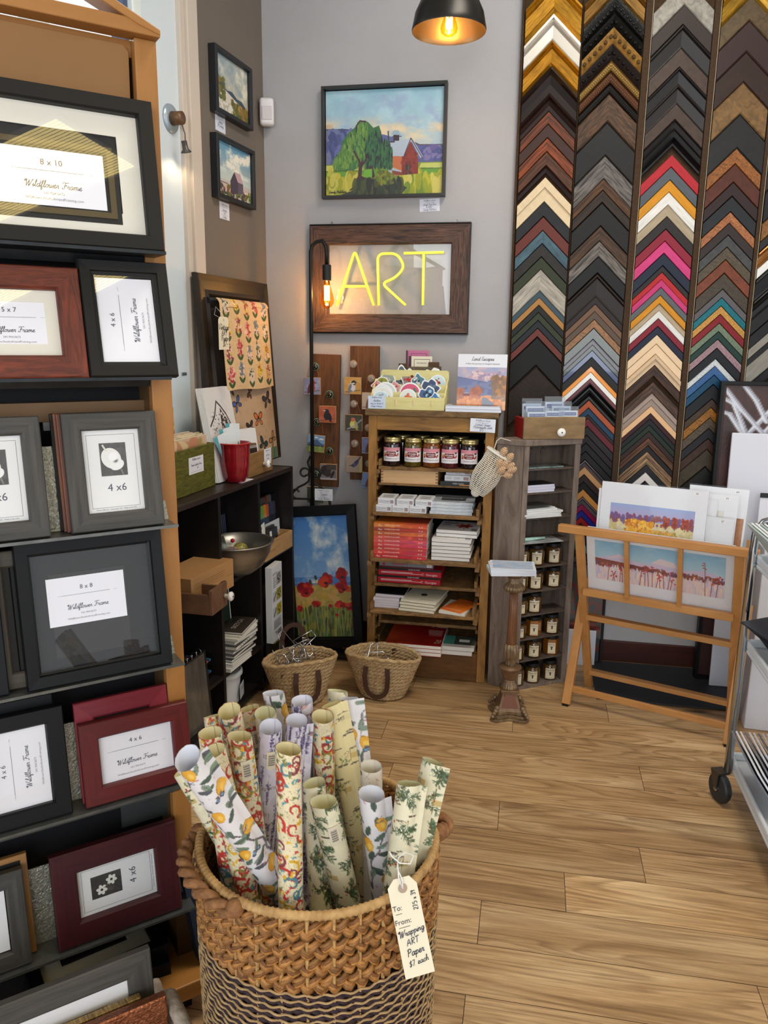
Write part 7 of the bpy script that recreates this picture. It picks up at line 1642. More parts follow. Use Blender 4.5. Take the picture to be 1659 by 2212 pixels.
m.build('net',mat((222,216,202),.8),t,smooth=True);m=MB();m.ball(-.032,0,-.045,.02,12,sy=.6);m.tube([bagpt(.98,2*math.pi*k/20)for k in range(20)],.004,6,closed=True);m.build('drawstring',mat((222,216,202),.8),t,smooth=True)
m=MB();m.tube([ax_+Vector((-.02,0,.02)),ax_+Vector((-.012,.0,.05)),ax_+Vector((.0,.06,.055)),ax_+Vector((.1,.13,.02))],.0022,6);m.build('hanging_cord',mat((206,196,180),.8),t)
DPS=[(1088,976),(1101,988),(1082,990),(1078,1001),(1090,1003),(1102,1007),(1083,1015),(1106,1015),(1097,1027)]
for k, (x, y) in enumerate(DPS):
 hx, hz = B.px(x, y, -.53); bx_, bz_ = ux(1062, 1030, -.5), B.px(1062, 1030, -.5)[1]
 tt=thing('honey_dipper','beech honey dipper sticking out of the mesh bag, '+['topmost','upper right','upper left','left','centre','right','lower left','far right','lowest'][k],'honey dipper',B,hx,-.53+.004*(k%3),hz,group='honey dippers in the mesh bag')
 d_ = Vector((bx_ - hx, .02, bz_ - hz)); ln = d_.length; q = d_.to_track_quat('Z', 'Y').to_matrix().to_4x4()
 m = MB(); m.M = q; pf = [(0, -.018)]
 for j in range(6):r_=.0125*math.sin(math.pi*(j+.9)/7)+.002;pf+=[(r_,-.018+.006*j),(r_,-.0148+.006*j),(r_*.62,-.0146+.006*j),(r_*.62,-.0122+.006*j)]
 pf+=[(.004,.02),(0,.02)];m.lathe(pf,16);m.build('dipper_head',mat((214,180,144),.5),tt);m=MB();m.M=q;m.lathe([(0,.018),(.0035,.018),(.003,max(.04,ln*.9)),(0,max(.04,ln*.9))],8);m.build('stick',mat((214,180,144),.5),tt)
# ================================================================ poppy painting, iron easel, straw baskets
c=Cv(.46,1,330,(70,120,186));c.grad(.5,1,(120,160,206),(64,120,190));f=c.fb(9,4);f2=np.roll(c.fb(5,5),3);c.mix((196,208,216),(f*.6+f2*.4-.47)*4.5,.45,1);c.mix((226,226,220),(f2-.62)*5,.5,.95)
c.grad(0,.43,(70,96,50),(176,146,70));c.daub(500,(0,.0,.46,.34),.035,[(84,110,60),(104,122,62),(62,88,60),(126,128,66),(90,116,92),(150,136,66),(74,70,52)],(-8,8),(.15,.35),.7);c.daub(160,(0,.26,.46,.42),.03,[(190,156,80),(176,142,66),(160,140,80),(196,150,100)],(60,120),(.3,1),.7)
for _ in range(14):x=random.uniform(.02,.44);c.line([(x,0),(x+random.uniform(-.03,.03),random.uniform(.2,.36))],.004,random.choice([(196,180,70),(150,160,80),(60,90,50)]))
for x0,y0,x1,y1 in((.1,.0,.08,.36),(.17,.05,.13,.46),(.22,.1,.17,.49),(.24,.0,.25,.4),(.4,.05,.42,.36),(.33,.1,.37,.46),(.37,.02,.4,.3)):c.line([(x0,y0),((x0+x1)/2+.01,(y0+y1)/2),(x1,y1)],.006,(150,150,74))
for x,y,r_ in((.085,.41,.07),(.09,.385,.065),(.25,.47,.075),(.385,.515,.075),(.39,.41,.07),(.17,.27,.045),(.03,.24,.04),(.36,.27,.05),(.44,.25,.05),(.28,.26,.02),(.33,.18,.02)):
 for k in range(16):aa=random.uniform(0,6.3);q=r_*random.uniform(.0,.6);c.ell(x+q*math.cos(aa)*1.0,y+q*math.sin(aa)*.8,r_*.45,r_*.36,random.choice([(150,26,30),(176,40,34),(126,18,30),(196,66,36),(166,30,40)]),math.degrees(aa),.85)
 c.ell(x + .005, y - r_ * .3, r_ * .22, r_ * .16, (60, 22, 34))
for x, y in ((.13, .46), (.175, .495), (.38, .2)): c.ell(x, y, .012, .022, (60, 66, 50), 10)
c.ell(.06, .13, .018, .035, (120, 130, 100)); c.ell(.06, .12, .01, .02, (50, 50, 46))
t=thing('poppy_painting','black framed painting of red poppies under a blue sky on the iron easel','painting',B,-.142,-.25,.052,tilt=7,roll=-5.5)
frame_mesh(.36,.665,.045,.028,jet,'picture_frame',t,[(0,.8),(.05,.9),(.9,1),(1,.6)]);m=MB();m.box(-.155,.155,-.006,-.001,.02,.645);m.build('backing',BLACK,t);picture(c,'canvas',t,-.136,.136,.05,.615,-.012,bump=.3)
iron = mat((44, 46, 46), .5, .5)
t = thing('iron_easel', 'black wrought iron scroll easel holding the poppy painting', 'easel', B, -.256, -.115, 0)


def scroll(cx_,cz,r0,r1,a0,a1,y=0.0,n=26):return[(cx_+(r0+(r1-r0)*k/n)*math.cos(R(a0+(a1-a0)*k/n)),y,cz+(r0+(r1-r0)*k/n)*math.sin(R(a0+(a1-a0)*k/n)))for k in range(n+1)]


m=MB();m.tube([(0,0,.93),(.012,0,.9),(.0,0,.87),(-.008,0,.85),(-.012,0,.835)],.005,8);m.tube([(0,0,.93),(-.014,0,.9),(-.004,0,.87),(.004,0,.85)],.005,8)
for s_ in (-1, 1):
 m.tube([(x_*s_,y_,z_)for x_,y_,z_ in scroll(.03,.848,.012,.026,-150,150)]+[(.006*s_,0,.835),(.01*s_,0,.81),(.03*s_,0,.795),(.06*s_,0,.78),(.085*s_,0,.755),(.095*s_,0,.73)],.0048,8)
 m.tube([(x_*s_,y_,z_)for x_,y_,z_ in scroll(.07,.752,.012,.026,160,-90)]+[(.09*s_,0,.724)],.0048,8)
 m.tube([(.09*s_,0,.724),(.1*s_,.0,.66),(.12*s_,-.09,.05),(.125*s_,-.1,.03)]+[(x_*s_,-.1,z_)for x_,y_,z_ in scroll(.145,.05,.03,.022,-120,150)],.006,8)
m.tube([(-.1,0,.724),(.1,0,.727)],.005,8);m.tube([(0,0,.724),(0.01,.05,.3),(0.01,.08,0.024)],.006,8);m.box(-.1,.3,-.175,-.09,.02,.03);m.build('easel_frame',iron,t,smooth=False)
x,z=B.px(699,1069,-.135);studio_card('price_card','white price card on the rail of the iron easel',B,x,-.133,z,.086,.055,['"Poppies"','$ 225 -','Carla Wilson'])
straw = mat((206, 178, 136), .8, c2=(152, 122, 84), vs=(120, 120, 60), bump=.6, bs=120); lth = mat((70, 44, 34), .5)


def straw_basket(label, x, y, rot, L_, H_, wires):
 t=thing('straw_basket',label,'basket',B,x,y,0,rot=rot,group='straw market baskets of wire stands on the floor');rows=11
 ex = lambda s_: (.085 + (L_ - .085) * s_ ** .8, .068 + .018 * s_)
 m = MB(); P_ = []
 for i in range(rows):
  s_ = (i + .5) / rows; a_, b2 = ex(s_); z0 = .006 + (H_ - .006) * s_; n = 84
  for ply in range(3):
   pts = []
   for k in range(n):
    an=2*math.pi*k/n;ph=an*14+ply*2.094;e=.0035*math.cos(ph);w_=H_/rows*.36*math.sin(ph if ply%2 else ph);lip=(.022*s_**3)*(math.cos(an)**2)
    pts.append(((a_ + e) * math.cos(an), (b2 + e) * math.sin(an), z0 + w_ - lip * .6 + .0 * k))
   m.tube(pts, .0062, 4, closed=True)
 m.build('woven_body', straw, t, smooth=True)
 m=MB();a_,b2=ex(1.0);m.tube([((a_+.002)*math.cos(k/9.55),(b2+.002)*math.sin(k/9.55),H_+.004-.014*math.cos(k/9.55)**2+.002*math.sin(k*2))for k in range(60)],.0085,8,closed=True);m.build('rim',mat((204,176,132),.8,c2=(150,116,76),vs=(60,60,60),bump=.6),t,smooth=True)
 m=MB();m.lathe([(0,.001),(.08,.001),(.084,.008),(0,.008)],30,sy=.8);m.lathe([(0,.01),(.1,.012),(.12,H_*.5),(.0,H_*.5)],30,sy=.62);m.build('lining',mat((120,92,60),.9),t)
 for s_, up in ((-1, 0), (1, 1)):
  b3 = s_ * (b2 + .006); xs_ = (-.045, .045); dr = -.15 if s_ < 0 else .1
  pts = [(xs_[0], b3 * .985, H_ + .0 - .03), (xs_[0] - .004, b3 * 1.04, H_ * .62 if s_ < 0 else H_ + .04)]
  for k in range(9):an=math.pi*k/8;pts.append((-.046*math.cos(an),b3*(1.0 if s_<0 else 1.02),(H_*.42-.05*math.sin(an))if s_<0 else(H_+.05+.055*math.sin(an))))
  pts += [(xs_[1] + .004, b3 * 1.04, H_ * .62 if s_ < 0 else H_ + .04), (xs_[1], b3 * .985, H_ - .03)]
  if s_ > 0 and not wires: continue
  vs = []
  for i, p_ in enumerate(pts):
   q=Vector(pts[min(i+1,len(pts)-1)])-Vector(pts[max(i-1,0)]);nn=Vector((q.z,0,-q.x));nn=nn.normalized()*.0095 if nn.length>1e-6 else Vector((.0095,0,0))
   yo=-.004*s_*-1;vs+=[Vector(p_)+nn,Vector(p_)-nn,Vector(p_)-nn+Vector((0,yo,0)),Vector(p_)+nn+Vector((0,yo,0))]
  m=MB();m.add(vs,[(4*i+a2,4*i+(a2+1)%4,4*i+4+(a2+1)%4,4*i+4+a2)for i in range(len(pts)-1)for a2 in range(4)]+[(0,1,2,3),tuple(range(len(vs)-1,len(vs)-5,-1))]);m.build('leather_handle',lth,t)
 m=MB();[m.box(dx-.011,dx+.011,b2*.9*sy_-.002,b2*.9*sy_+.002,H_-.045,H_-.008)for dx,sy_ in((-.08,1),(.03,1))];m.M=Matrix();m.box(-.1,-.082,-b2*.78,-b2*.74,H_-.05,H_-.015)if wires else None;m.build('leather_patch',lth,t)
 G3 = 'wire display stands in the straw baskets'
 rs = random.Random(int(x * 100) + 5)
 for k in range(9 if wires else 2):
  tt=thing('wire_stand',('small bent wire display stand in the left straw basket, '+['on top of the heap','leaning left','leaning right','near the front rim','at the back','lying across the middle','low on the left','low on the right','in the centre'][k])if wires else['small wire display stand in the right straw basket, left one','small wire display stand in right straw basket, right one'][k],'display stand',None,0,0,0,group=G3)
  tt.location=t.matrix_basis@Vector((rs.uniform(-.09,.07)if wires else-.06+.03*k,rs.uniform(-.03,.03),H_-.055+(.013*k if wires else .012*k)))if False else Vector(B.w(x,y,0))+Vector((rs.uniform(-.08,.07)if wires else-.05+.03*k,rs.uniform(-.03,.03),H_-.06+(.011*k if wires else .01*k)))
  tt.rotation_euler = (rs.uniform(-.9, .9), rs.uniform(-.9, .9), rs.uniform(0, 6)); m = MB(); s_ = .055
  for sx in(-1,1):m.tube([(sx*s_*.6,-s_*.5,.02),(sx*s_*.6,-s_*.5,0),(sx*s_*.6,s_*.7,0),(sx*s_*.35,s_*.3,s_*1.5)],.0021,6)
  m.tube([(-s_*.6,-s_*.5,0),(s_*.6,-s_*.5,0)],.0021,6);m.tube([(-s_*.35,s_*.3,s_*1.5),(s_*.35,s_*.3,s_*1.5)],.0021,6);m.build('bent_wire',mat((206,210,214),.2,.9),tt,smooth=True)
 return t


straw_basket('straw market basket with brown leather handles, right one in front of the cabinet',.185,-.585,-5,.155,.185,0)
straw_basket('straw market basket heaped with wire stands beside the black bookshelf', -.135, -.71, 34, .15, .19, 1)
# ================================================================ carved candle stand with a few prints on top
t=thing('pedestal_stand','carved bronze coloured wooden candle stand in front of the grey shelf','candle stand',B,.712,-.665,0,rot=8)
br=mat((134,104,74),.42,.3,c2=(92,68,48),vs=(30,30,30),bump=.3);br2=mat((156,130,98),.38,.4,c2=(96,80,62),vs=(60,60,60),bump=.4)
m=MB();m.lathe([(0,.576),(.024,.574),(.042,.584),(.051,.59),(.05,.596),(0,.596)],36);m.build('top_dish',br,t,smooth=True)
m=MB();m.lathe([(.015,.575),(.024,.572),(.0195,.558),(.024,.55),(.036,.541),(.041,.532),(.036,.521),(.02,.517),(.012,.515)],72,flute=20,fa=.16);m.build('carved_collar',br2,t,smooth=True)
m=MB();m.lathe([(.0155,.519),(.0165,.42),(.0195,.305),(.018,.298)],72,flute=14,fa=.1);m.build('fluted_column',mat((136,92,62),.4,.2,c2=(96,64,44),vs=(60,60,5)),t,smooth=True)
m=MB();m.lathe([(.019,.302),(.026,.298),(.0275,.27),(.026,.25),(.022,.242),(.0195,.235),(.019,.222),(.0215,.212)],72,flute=10,fa=.22);m.build('leaf_carving',br2,t,smooth=True)
m=MB();m.lathe([(.02,.213),(.044,.209),(.0455,.203),(.04,.198),(.036,.184),(.028,.162),(.025,.156)],40);m.build('bowl_turning',br,t,smooth=True)
m=MB();m.lathe([(.024,.157),(.0225,.15),(.028,.138),(.034,.124),(.034,.117)],72,flute=22,fa=.14);m.build('fluted_knop',br2,t,smooth=True)
m=MB();m.box(-.036,.036,-.036,.036,.108,.118);sq=lambda r_,z_:[(r_*sx,r_*sy,z_)for sx,sy in((-1,-1),(1,-1),(1,1),(-1,1))]
lv=[(.03,.108),(.032,.09),(.039,.062),(.05,.036)];vs=sum([sq(*q)for q in lv],[]);m.add(vs,[(4*i+k,4*i+(k+1)%4,4*i+4+(k+1)%4,4*i+4+k)[::-1]for i in range(3)for k in range(4)]);m.build('pyramid_base',br,t,bev=.002)
m=MB();m.prism([(-.02,.1),(.02,.1),(.034,.045),(-.034,.045)],-.0465,-.038)if False else m.add([(-.018,-.0325,.1),(.018,-.0325,.1),(.034,-.0455,.048),(-.034,-.0455,.048)],[(0,3,2,1)]);m.build('front_panel',mat((112,62,36),.4),t)
m = MB()
for (z0, z1, r_) in ((.022, .036, .06), (.01, .022, .068), (0.0005, .01, .078)):
 q = []
 for sx, sy in ((-1, -1), (1, -1), (1, 1), (-1, 1)):
  q+=[(r_*sx*(1 if sx*sy>0 else .72),r_*sy*(.72 if sx*sy>0 else 1)),(r_*sx*(.72 if sx*sy>0 else 1),r_*sy*(1 if sx*sy>0 else .72))]
  nx_,ny_={(-1,-1):(0,-1),(1,-1):(1,0),(1,1):(0,1),(-1,1):(-1,0)}[(sx,sy)];q.append((nx_*r_*.74,ny_*r_*.74))
 m.slab(q, z0, z1)
m.build('foot_moulding', br2, t, bev=.002); m = MB()
for sx, sy in ((-1, -1), (1, -1), (1, 1), (-1, 1)):
 for k in range(4): m.ball(sx * (.05 + .006 * k), sy * (.05 + .006 * k), .05 - .009 * k, .011 - .001 * k, 10)
m.build('corner_scroll', br2, t, smooth=True)
for k in range(3):
 tt=thing('print_book',['white booklet, lowest on top of the candle stand','white booklet, middle one on top of candle stand','blue and white landscape card, top of the candle stand'][k],'booklet',B,.705,-.715,.5968+.0125*k,rot=(12,8,4)[k],group='booklets on the candle stand');m=MB();m.box(-.085,.085,-.02,.1,0,.012 if k<2 else .002);m.build('pages',mat((210,216,226),.5),tt)
 if k==2:m=MB();m.rect(-.075,.075,-.01,.09,.0026,0,flat=True);m.build('picture',[mat((104,160,206),.4,c2=(214,206,206),vs=(14,30,14))],tt)
# ================================================================ wooden print rack
_p, _q = B.gr(1222, 1523), B.gr(1572, 1612); _w = B.w(*_p); P_ = Fr(_w.x, _w.y, -31.51)
bw_=mat((196,142,84),.45,c2=(176,120,64),vs=(6,30,30));bv=mat((196,142,84),.45,c2=(176,120,64),vs=(30,30,6))
t = thing('print_rack', 'folding light wood browsing rack full of matted prints', 'print rack', P_, .3, 0, 0); X = .3
for u in (.022, .594):
 m=MB();m.bar((u-X,.236,.002),(u-X,-.04,.742),.022,.032,up=(1,0,0));m.build('upright',bv,t,bev=.002)
for u in (0.0, .618):
 m=MB();m.bar((u-X,.004,.004),(u-X,.175,.5),.022,.034,up=(1,0,0));m.build('leg',bv,t,bev=.002);m=MB();m.box(u-X-.012,u-X+.012,-.012,.02,0,.006);m.build('foot_pad',BLACK,t)
m = MB(); m.bar((-.058 - X, -.045, .752), (.655 - X, -.045, .752), .032, .03); m.build('top_rail', bw_, t, bev=.003)
m = MB(); m.bar((.03 - X, .04, .485), (.586 - X, .04, .485), .03, .028); m.build('tray_rail', bw_, t, bev=.002)
m=MB();m.box(.03-X,.586-X,.055,.21,.482,.49);m.bar((.03-X,.222,.49),(.586-X,.222,.49),.022,.03);m.build('tray_bottom',bw_,t,bev=.001)
for u in(.205,.398):m=MB();m.bar((u-X,.026,.498),(u-X,-.047,.74),.022,.016,up=(1,0,0));m.build('baluster',bv,t,bev=.001)
m = MB(); m.bar((.03 - X, .105, .36), (.586 - X, .105, .36), .034, .022); m.build('middle_rail', bw_, t, bev=.002)
m = MB(); m.bar((.033 - X, .2, .083), (.583 - X, .2, .083), .034, .02); m.build('lower_rail', bw_, t, bev=.002)
m=MB();m.bar((.012-X,.026,.066),(.606-X,.026,.066),.014,.026);m.build('front_stretcher',bw_,t,bev=.002)
for u in(.03,.586):m=MB();m.bar((u-X,.225,.49),(u-X,.3,.72),.018,.02,up=(1,0,0));m.build('rear_support',bv,t,bev=.001)
c1_=Cv(.69,.24,500,(150,156,206));c1_.grad(.14,.24,(176,160,196),(150,170,214));c1_.rect(0,0,.69,.12,(206,190,140));c1_.daub(120,(0,.1,.69,.16),.014,[(120,80,120),(140,70,80),(110,90,140),(150,80,70)],(80,100),(1,1.6));c1_.daub(120,(0,0,.69,.1),.012,[(220,206,160),(196,180,120),(206,196,170)])
for x,r_ in((.47,.02),(.54,.016),(.62,.024)):c1_.daub(50,(x-r_,.1,x+r_,.17),.007,[(150,60,40),(176,80,50),(130,50,60)]);c1_.line([(x,.08),(x,.13)],.005,(80,50,50))
c1_.daub(260,(.14,0,.36,.12),.01,[(216,140,30),(232,170,50),(190,110,30),(240,190,80)]);c1_.daub(160,(.36,0,.56,.06),.008,[(206,150,60),(226,180,90),(160,150,80)])
c2_=Cv(1.0,.36,420,(110,166,200));c2_.grad(.17,.36,(180,208,220),(126,178,208));c2_.mix((156,194,214),(c2_.fb(5,9)-.5)*4,.17,.36)
c2_.poly([(0,.2),(.08,.22),(.2,.26),(.28,.22),(.42,.2),(.52,.27),(.62,.25),(.72,.2),(.85,.22),(1,.18),(1,.1),(0,.1)],(200,186,212));c2_.poly([(.1,.21),(.2,.26),(.27,.22)],(214,196,206));c2_.poly([(.45,.22),(.52,.27),(.62,.25),(.66,.2)],(216,200,206))
c2_.poly([(0,.2),(.3,.18),(.6,.15),(1,.14),(1,.11),(.6,.125),(.3,.145),(0,.16)],(130,70,66));c2_.daub(170,(0,.13,1,.17),.01,[(140,70,60),(110,66,80),(156,90,66),(104,84,120)],(80,100),(1,1.6));c2_.rect(0,0,1,.12,(222,200,206));c2_.daub(300,(0,0,1,.125),.007,[(226,204,206),(204,194,220),(232,208,194),(194,190,218),(236,214,200)],(80,100),(2.5,6))
for x in (.1, .14, .16, .2, .22, .24, .36, .4, .43, .46, .49, .52, .55, .58, .6, .86, .9, .94):
 h=random.uniform(.1,.3)if .35<x<.5 or x>.85 else random.uniform(.08,.2);x2=x+random.uniform(-.02,.03);c2_.line([(x,.0),((x+x2)/2,h*.6),(x2,h)],.005,(150,60,56))
 for _ in range(4): c2_.ell(x2 + random.uniform(-.02, .02), h - random.uniform(0, .06), .009, .006, (196, 70, 66))
wh = (224, 226, 232)


def mprint(label,u0,u1,v,z,h,tilt,cv=None,box=None,sleeve=True,group='matted prints in the wooden rack',sticker=None,q=wh):
 t=thing('matted_print',label,'print',P_,(u0+u1)/2,v,z,tilt=tilt,group=group);w=u1-u0;m=MB();m.box(-w/2,w/2,0,.003,0,h);m.build('mat_board',mat(q,.55),t)
 if cv: picture(cv, 'picture', t, box[0] - w / 2, box[1] - w / 2, box[2], box[3], -.0008, .4)
 if sticker:m=MB();m.rect(w/2-.05,w/2-.03,h-.02,h-.008,-.0008,0);m.write(sticker,w/2-.04,h-.014,.003,y=-.0012,w=.2,mi=1);m.build('price_sticker',[PAPER,INK],t)
 if sleeve:m=MB();m.rect(-w/2-.003,w/2+.003,0,h+.006,-.0015);m.build('clear_sleeve',glass(.04,clear=.93),t)
 return t


ZR=.4908;mprint('wide matted print of winter lake with red twigs, front of the wooden rack',.042,.574,.064,ZR,.275,-18,c2_,(.032,.505,.058,.235),sticker='$45')
mprint('white matted print with only its top edge showing behind the lake print',.042,.574,.073,ZR,.282,-16,sticker='$45')
mprint('matted print of golden bushes and autumn trees standing in the wooden rack',.055,.45,.088,ZR,.435,3,c1_,(.04,.355,.232,.355),sticker='$42')
mprint('bagged white print peeking out left of the autumn trees print', .042, .40, .0955, ZR, .405, 3.2)
mprint('narrow white matted print right of the autumn trees print', .2, .478, .11, ZR, .4, 6, sticker='$38')
c=Cv(1,1,40,(214,212,206));c.rect(.0,.3,.18,.42,(90,80,90));mprint('white matted print with small dark corner picture, rear right of rack',.3,.545,.122,ZR,.42,8,c,(.07,.2,.2,.36),sticker='$30')
mprint('small white matted print behind the rail at the right of rack', .41, .545, .103, ZR, .34, 3, sticker='$25')
c=Cv(1,2,40,(176,120,72));c.mix((150,96,54),(c.fb(6,3)-.5)*4);mprint('tall white matted print with brown woodgrain picture at right end of rack',.36,.572,.16,ZR,.44,10,c,(.155,.205,.18,.33),sticker='$195')
# ---- mat on the floor, boards behind the rack
t=thing('floor_mat','flat charcoal mat on the floor under the print rack','mat',B,1.36,-.235,0);m=MB();m.box(-.29,.42,-.215,.2,.0008,.008);m.build('mat_body',mat((44,46,52),.6),t,bev=.003)
t=thing('birch_painting','tall dark red painting with white branches in black frame at the right edge','painting',B,1.87,-.12,.0088,tilt=2);w=.72
frame_mesh(w,1.30,.016,.04,jet,'picture_frame',t);c=Cv(.55,1,200,(66,36,32));c.mix((44,24,22),(c.fb(4,14)-.5)*4)
for pts in(((.05,.58),(.08,.72),(.2,.98)),((.08,.7),(.02,.84),(-.02,.86)),((.08,.72),(.03,.9),(-.03,.95)),((.13,.58),(.14,.75),(.24,.98)),((.14,.72),(.06,.86),(.0,.98)),((.14,.8),(.1,.92),(.06,1)),((.24,.58),(.22,.8),(.16,1)),((.24,.66),(.32,.82),(.34,1)),((.22,.82),(.3,.94),(.3,1)),((.35,.58),(.34,.8),(.4,1)),((.45,.58),(.42,.8),(.5,1))):c.line(pts,.017,(214,218,226));c.line([(a+.004,b2)for a,b2 in pts],.006,(150,150,170))
picture(c,'canvas',t,-w/2+.025,w/2-.025,.55,1.28,-.028,bump=.3);m=MB();m.box(-w/2+.016,w/2-.016,-.026,-.002,.016,1.284);m.build('backing',mat((60,32,28),.5),t)
t=thing('white_board','large blank white foam board leaning in front of the branch painting','board',B,1.93,-.225,.0088,tilt=3);m=MB();m.box(-.37,.34,0,.012,0,1.095);m.build('board',mat((214,216,226),.5),t,bev=.004)
t=thing('white_board','white board lower and further right behind the steel cart','board',B,1.98,-.3,.0088,tilt=3);m=MB();m.box(-.31,.3,0,.012,0,.86);m.build('board',mat((222,222,230),.5),t,bev=.003)
m = MB(); m.box(-.31, .3, -.004, -.0005, .845, .864); m.build('edge_tape', BLACK, t)
gx,gy=B.gr(1608,1578);t=thing('white_carton','tall plain white carton standing behind the steel cart','box',B,gx+.2,gy,0,rot=-4);m=MB();m.box(-.2,.2,0,.2,.0005,.72);m.build('carton',mat((214,216,224),.45),t,bev=.004)
t=thing('stained_glass_panel','dark leaded coloured glass panel standing between grey shelf and print rack','glass panel',B,1.035,-.06,0.0008,tilt=2);m=MB();m.box(-.075,.07,0,.006,0.0,.46);m.build('glass',mat((60,66,66),.15,c2=(120,40,30),vs=(22,9,16),coat=.5,kind='vor'),t)
frame_mesh(.17, .48, .012, .012, bkf, 'lead_frame', t, z0=-.0)
t=thing('white_board','narrow white framed board low beside the grey shelf','board',B,1.03,-.1,.0008,tilt=2);m=MB();m.box(-.07,.055,0,.01,0,.17);m.build('board',mat((214,216,224),.5),t,bev=.002)
# ================================================================ steel cart with white shelves
C_ = Fr(1.135, 2.3, -10.6); chrome = mat((196, 200, 206), .12, 1)
t = thing('utility_cart', 'chrome cart with white plastic shelves cut off by the right edge', 'cart', C_, 0, 0, 0)
for nm_, z in (('lower_shelf', .105), ('middle_shelf', .515), ('upper_shelf', .79)):
 m=MB();y0,y1=(-.9,.06)if z<.2 else(-.9,.02);m.box(.0,.5,y0,y1,z,z+.014);m.box(.0,.012,y0,y1,z+.014,z+.04);m.box(.488,.5,y0,y1,z+.014,z+.04);m.box(.012,.488,y1-.012,y1,z+.014,z+.04)
 m.build(nm_, mat((208, 212, 214), .35), t, bev=.005, seg=3)
 if z > .5: pass
for xx, yy in ((-.012, .0), (.512, 0.0), (-.012, -.86)):
 if yy < -.5: continue
 m=MB();m.tube([(xx,yy,.1),(xx,yy,.85),(xx+.002,yy,.9),(xx+.02,yy-.01,.935),(xx+.05,yy-.02,.95),(xx+.12,yy-.03,.955)]if xx<.1 else[(xx,yy,.1),(xx,yy,.95)],.0125,14);m.build('chrome_post',chrome,t,smooth=True)
for xx, yy in ((-.012, .0), (.512, .0)):
 m=MB();m.M=Matrix.Translation((xx-.02,yy-.01,.05))@Matrix.Rotation(R(20),4,'Z')@Matrix.Rotation(R(90),4,'Y');m.lathe([(0,-.014),(.02,-.014),(.046,-.012),(.05,-.006),(.05,.006),(.046,.012),(.02,.014),(0,.014)],32,0);m.lathe([(0,-.018),(.01,-.018),(.01,.018),(0,.018)],12,1)
 w_=m.build('caster',[mat((36,38,42),.5),chrome],t);m=MB();m.at(xx-.02,yy-.01,.05,rz=20);m.prism([(-.004,-.0),(.004,0),(.02,.055),(-.012,.055)],-.02,-.016)if False else m.add([(-.02,-.008,0),(-.02,.008,0),(-.02,.03,.052),(-.02,-.01,.052),(-.016,-.008,0),(-.016,.008,0),(-.016,.03,.052),(-.016,-.01,.052)],[(0,1,2,3),(7,6,5,4),(0,4,5,1),(1,5,6,2),(2,6,7,3),(3,7,4,0)]);m.box(-.02,.02,-.012,.03,.05,.056);m.build('caster_fork',mat((90,84,76),.4,.8),t)


def cbox(name, label, cat, x, y, z, w, d, h, q, group=None, rot=0, tilt=0, roll=0):
 t=thing(name,label,cat,C_,x,y,z,rot=rot,group=group,tilt=tilt,roll=roll);m=MB();m.box(-w/2,w/2,0,d,0,h);m.build('body',mat(q,.45)if isinstance(q,tuple)else q,t,bev=.0008);return t


for k in range(10):cbox('mat_sheet','white or grey mat sheet leaning on the lower cart shelf, '+['nearest the chrome post','second from post','third from post','fourth from post','fifth from post','sixth from post','seventh from post','eighth from post','ninth from post','tenth from post'][k],'mat board',.07+.013*k,-.3,.126,.005,.26,.17,(222,222,226)if k%3 else(120,120,130),'mat sheets on the lower cart shelf',roll=-34)
for k in range(8):cbox('mat_sheet','white mat sheet leaning on the upper cart shelf, '+['nearest the bent post','second from bent post','third from bent post','fourth from bent post','fifth from bent post','sixth from bent post','seventh from bent post','eighth from bent post'][k],'mat board',.05+.012*k,-.26,.812,.005,.22,.16,(226,232,232)if k%3 else(170,186,184),'mat sheets on the upper cart shelf',roll=-38)
for k in range(3):cbox('black_board',['black mat board on the middle cart shelf, lowest','black mat board on the middle cart shelf, middle','black mat board on middle cart shelf, topmost'][k],'mat board',.14+.01*k,-.3,.6+.022*k,.24,.3,.004,(34,36,44),'black boards on the middle cart shelf',rot=8*k,roll=-9)
cbox('board_rest','dark wire basket under the black boards on the middle cart shelf','tray',.2,-.22,.531,.16,.14,.065,BLACK)
t=cbox('red_box','small red patterned box below the black boards on the cart','box',.085,-.28,.531,.05,.12,.05,mat((176,26,50),.4,c2=(220,196,190),vs=(80,80,80),var=.1))
# ================================================================ tall woven hamper with rolled wrapping paper
HX, HY, HR, HZ = -.105, 1.183, .198, .632
sea=mat((172,122,66),.55,c2=(108,70,34),vs=(30,30,60),bump=.5,bs=200);seal=mat((198,160,104),.65,c2=(150,112,66),vs=(60,60,60),bump=.4);aub=mat((58,38,44),.75,c2=(36,24,30),vs=(60,60,60),bump=.4);hemp=mat((190,158,112),.75,c2=(150,118,78),vs=(80,80,80),bump=.4)
t=thing('woven_hamper','tall round seagrass hamper with braided upper bands and dark striped lower weave','basket',None,HX,HY,0)
rad = lambda z: HR * (.96 + .04 * min(1, z / .5))
m = MB(); nb = 4; zb = .498
for i in range(nb):
 z0 = zb + .02 + i * .0305
 for ply in range(3):
  for sub in range(3):
   pts = []; n = 240; o_ = (sub - 1) * .0042
   for k in range(n):
    an=2*math.pi*k/n;ph=an*20+ply*2.094;r_=rad(z0)+.0062*math.sin(2*ph)-abs(sub-1)*.0012;pts.append((r_*math.cos(an),r_*math.sin(an),z0+.0092*math.sin(ph)+o_+.0006*math.sin(an*50+sub)))
   m.tube(pts, .0036, 5, (i + ply + sub) % 3, closed=True)
m.build('braided_band',[sea,mat((196,138,74),.5,c2=(140,90,42),vs=(40,40,40),bump=.5,bs=300),mat((150,98,48),.55,c2=(88,56,28),vs=(40,40,40),bump=.5,bs=300)],t,smooth=True)
m = MB(); m2 = MB(); rowh = .0122; nr = int((zb + .004) / rowh)
rs = random.Random(4)
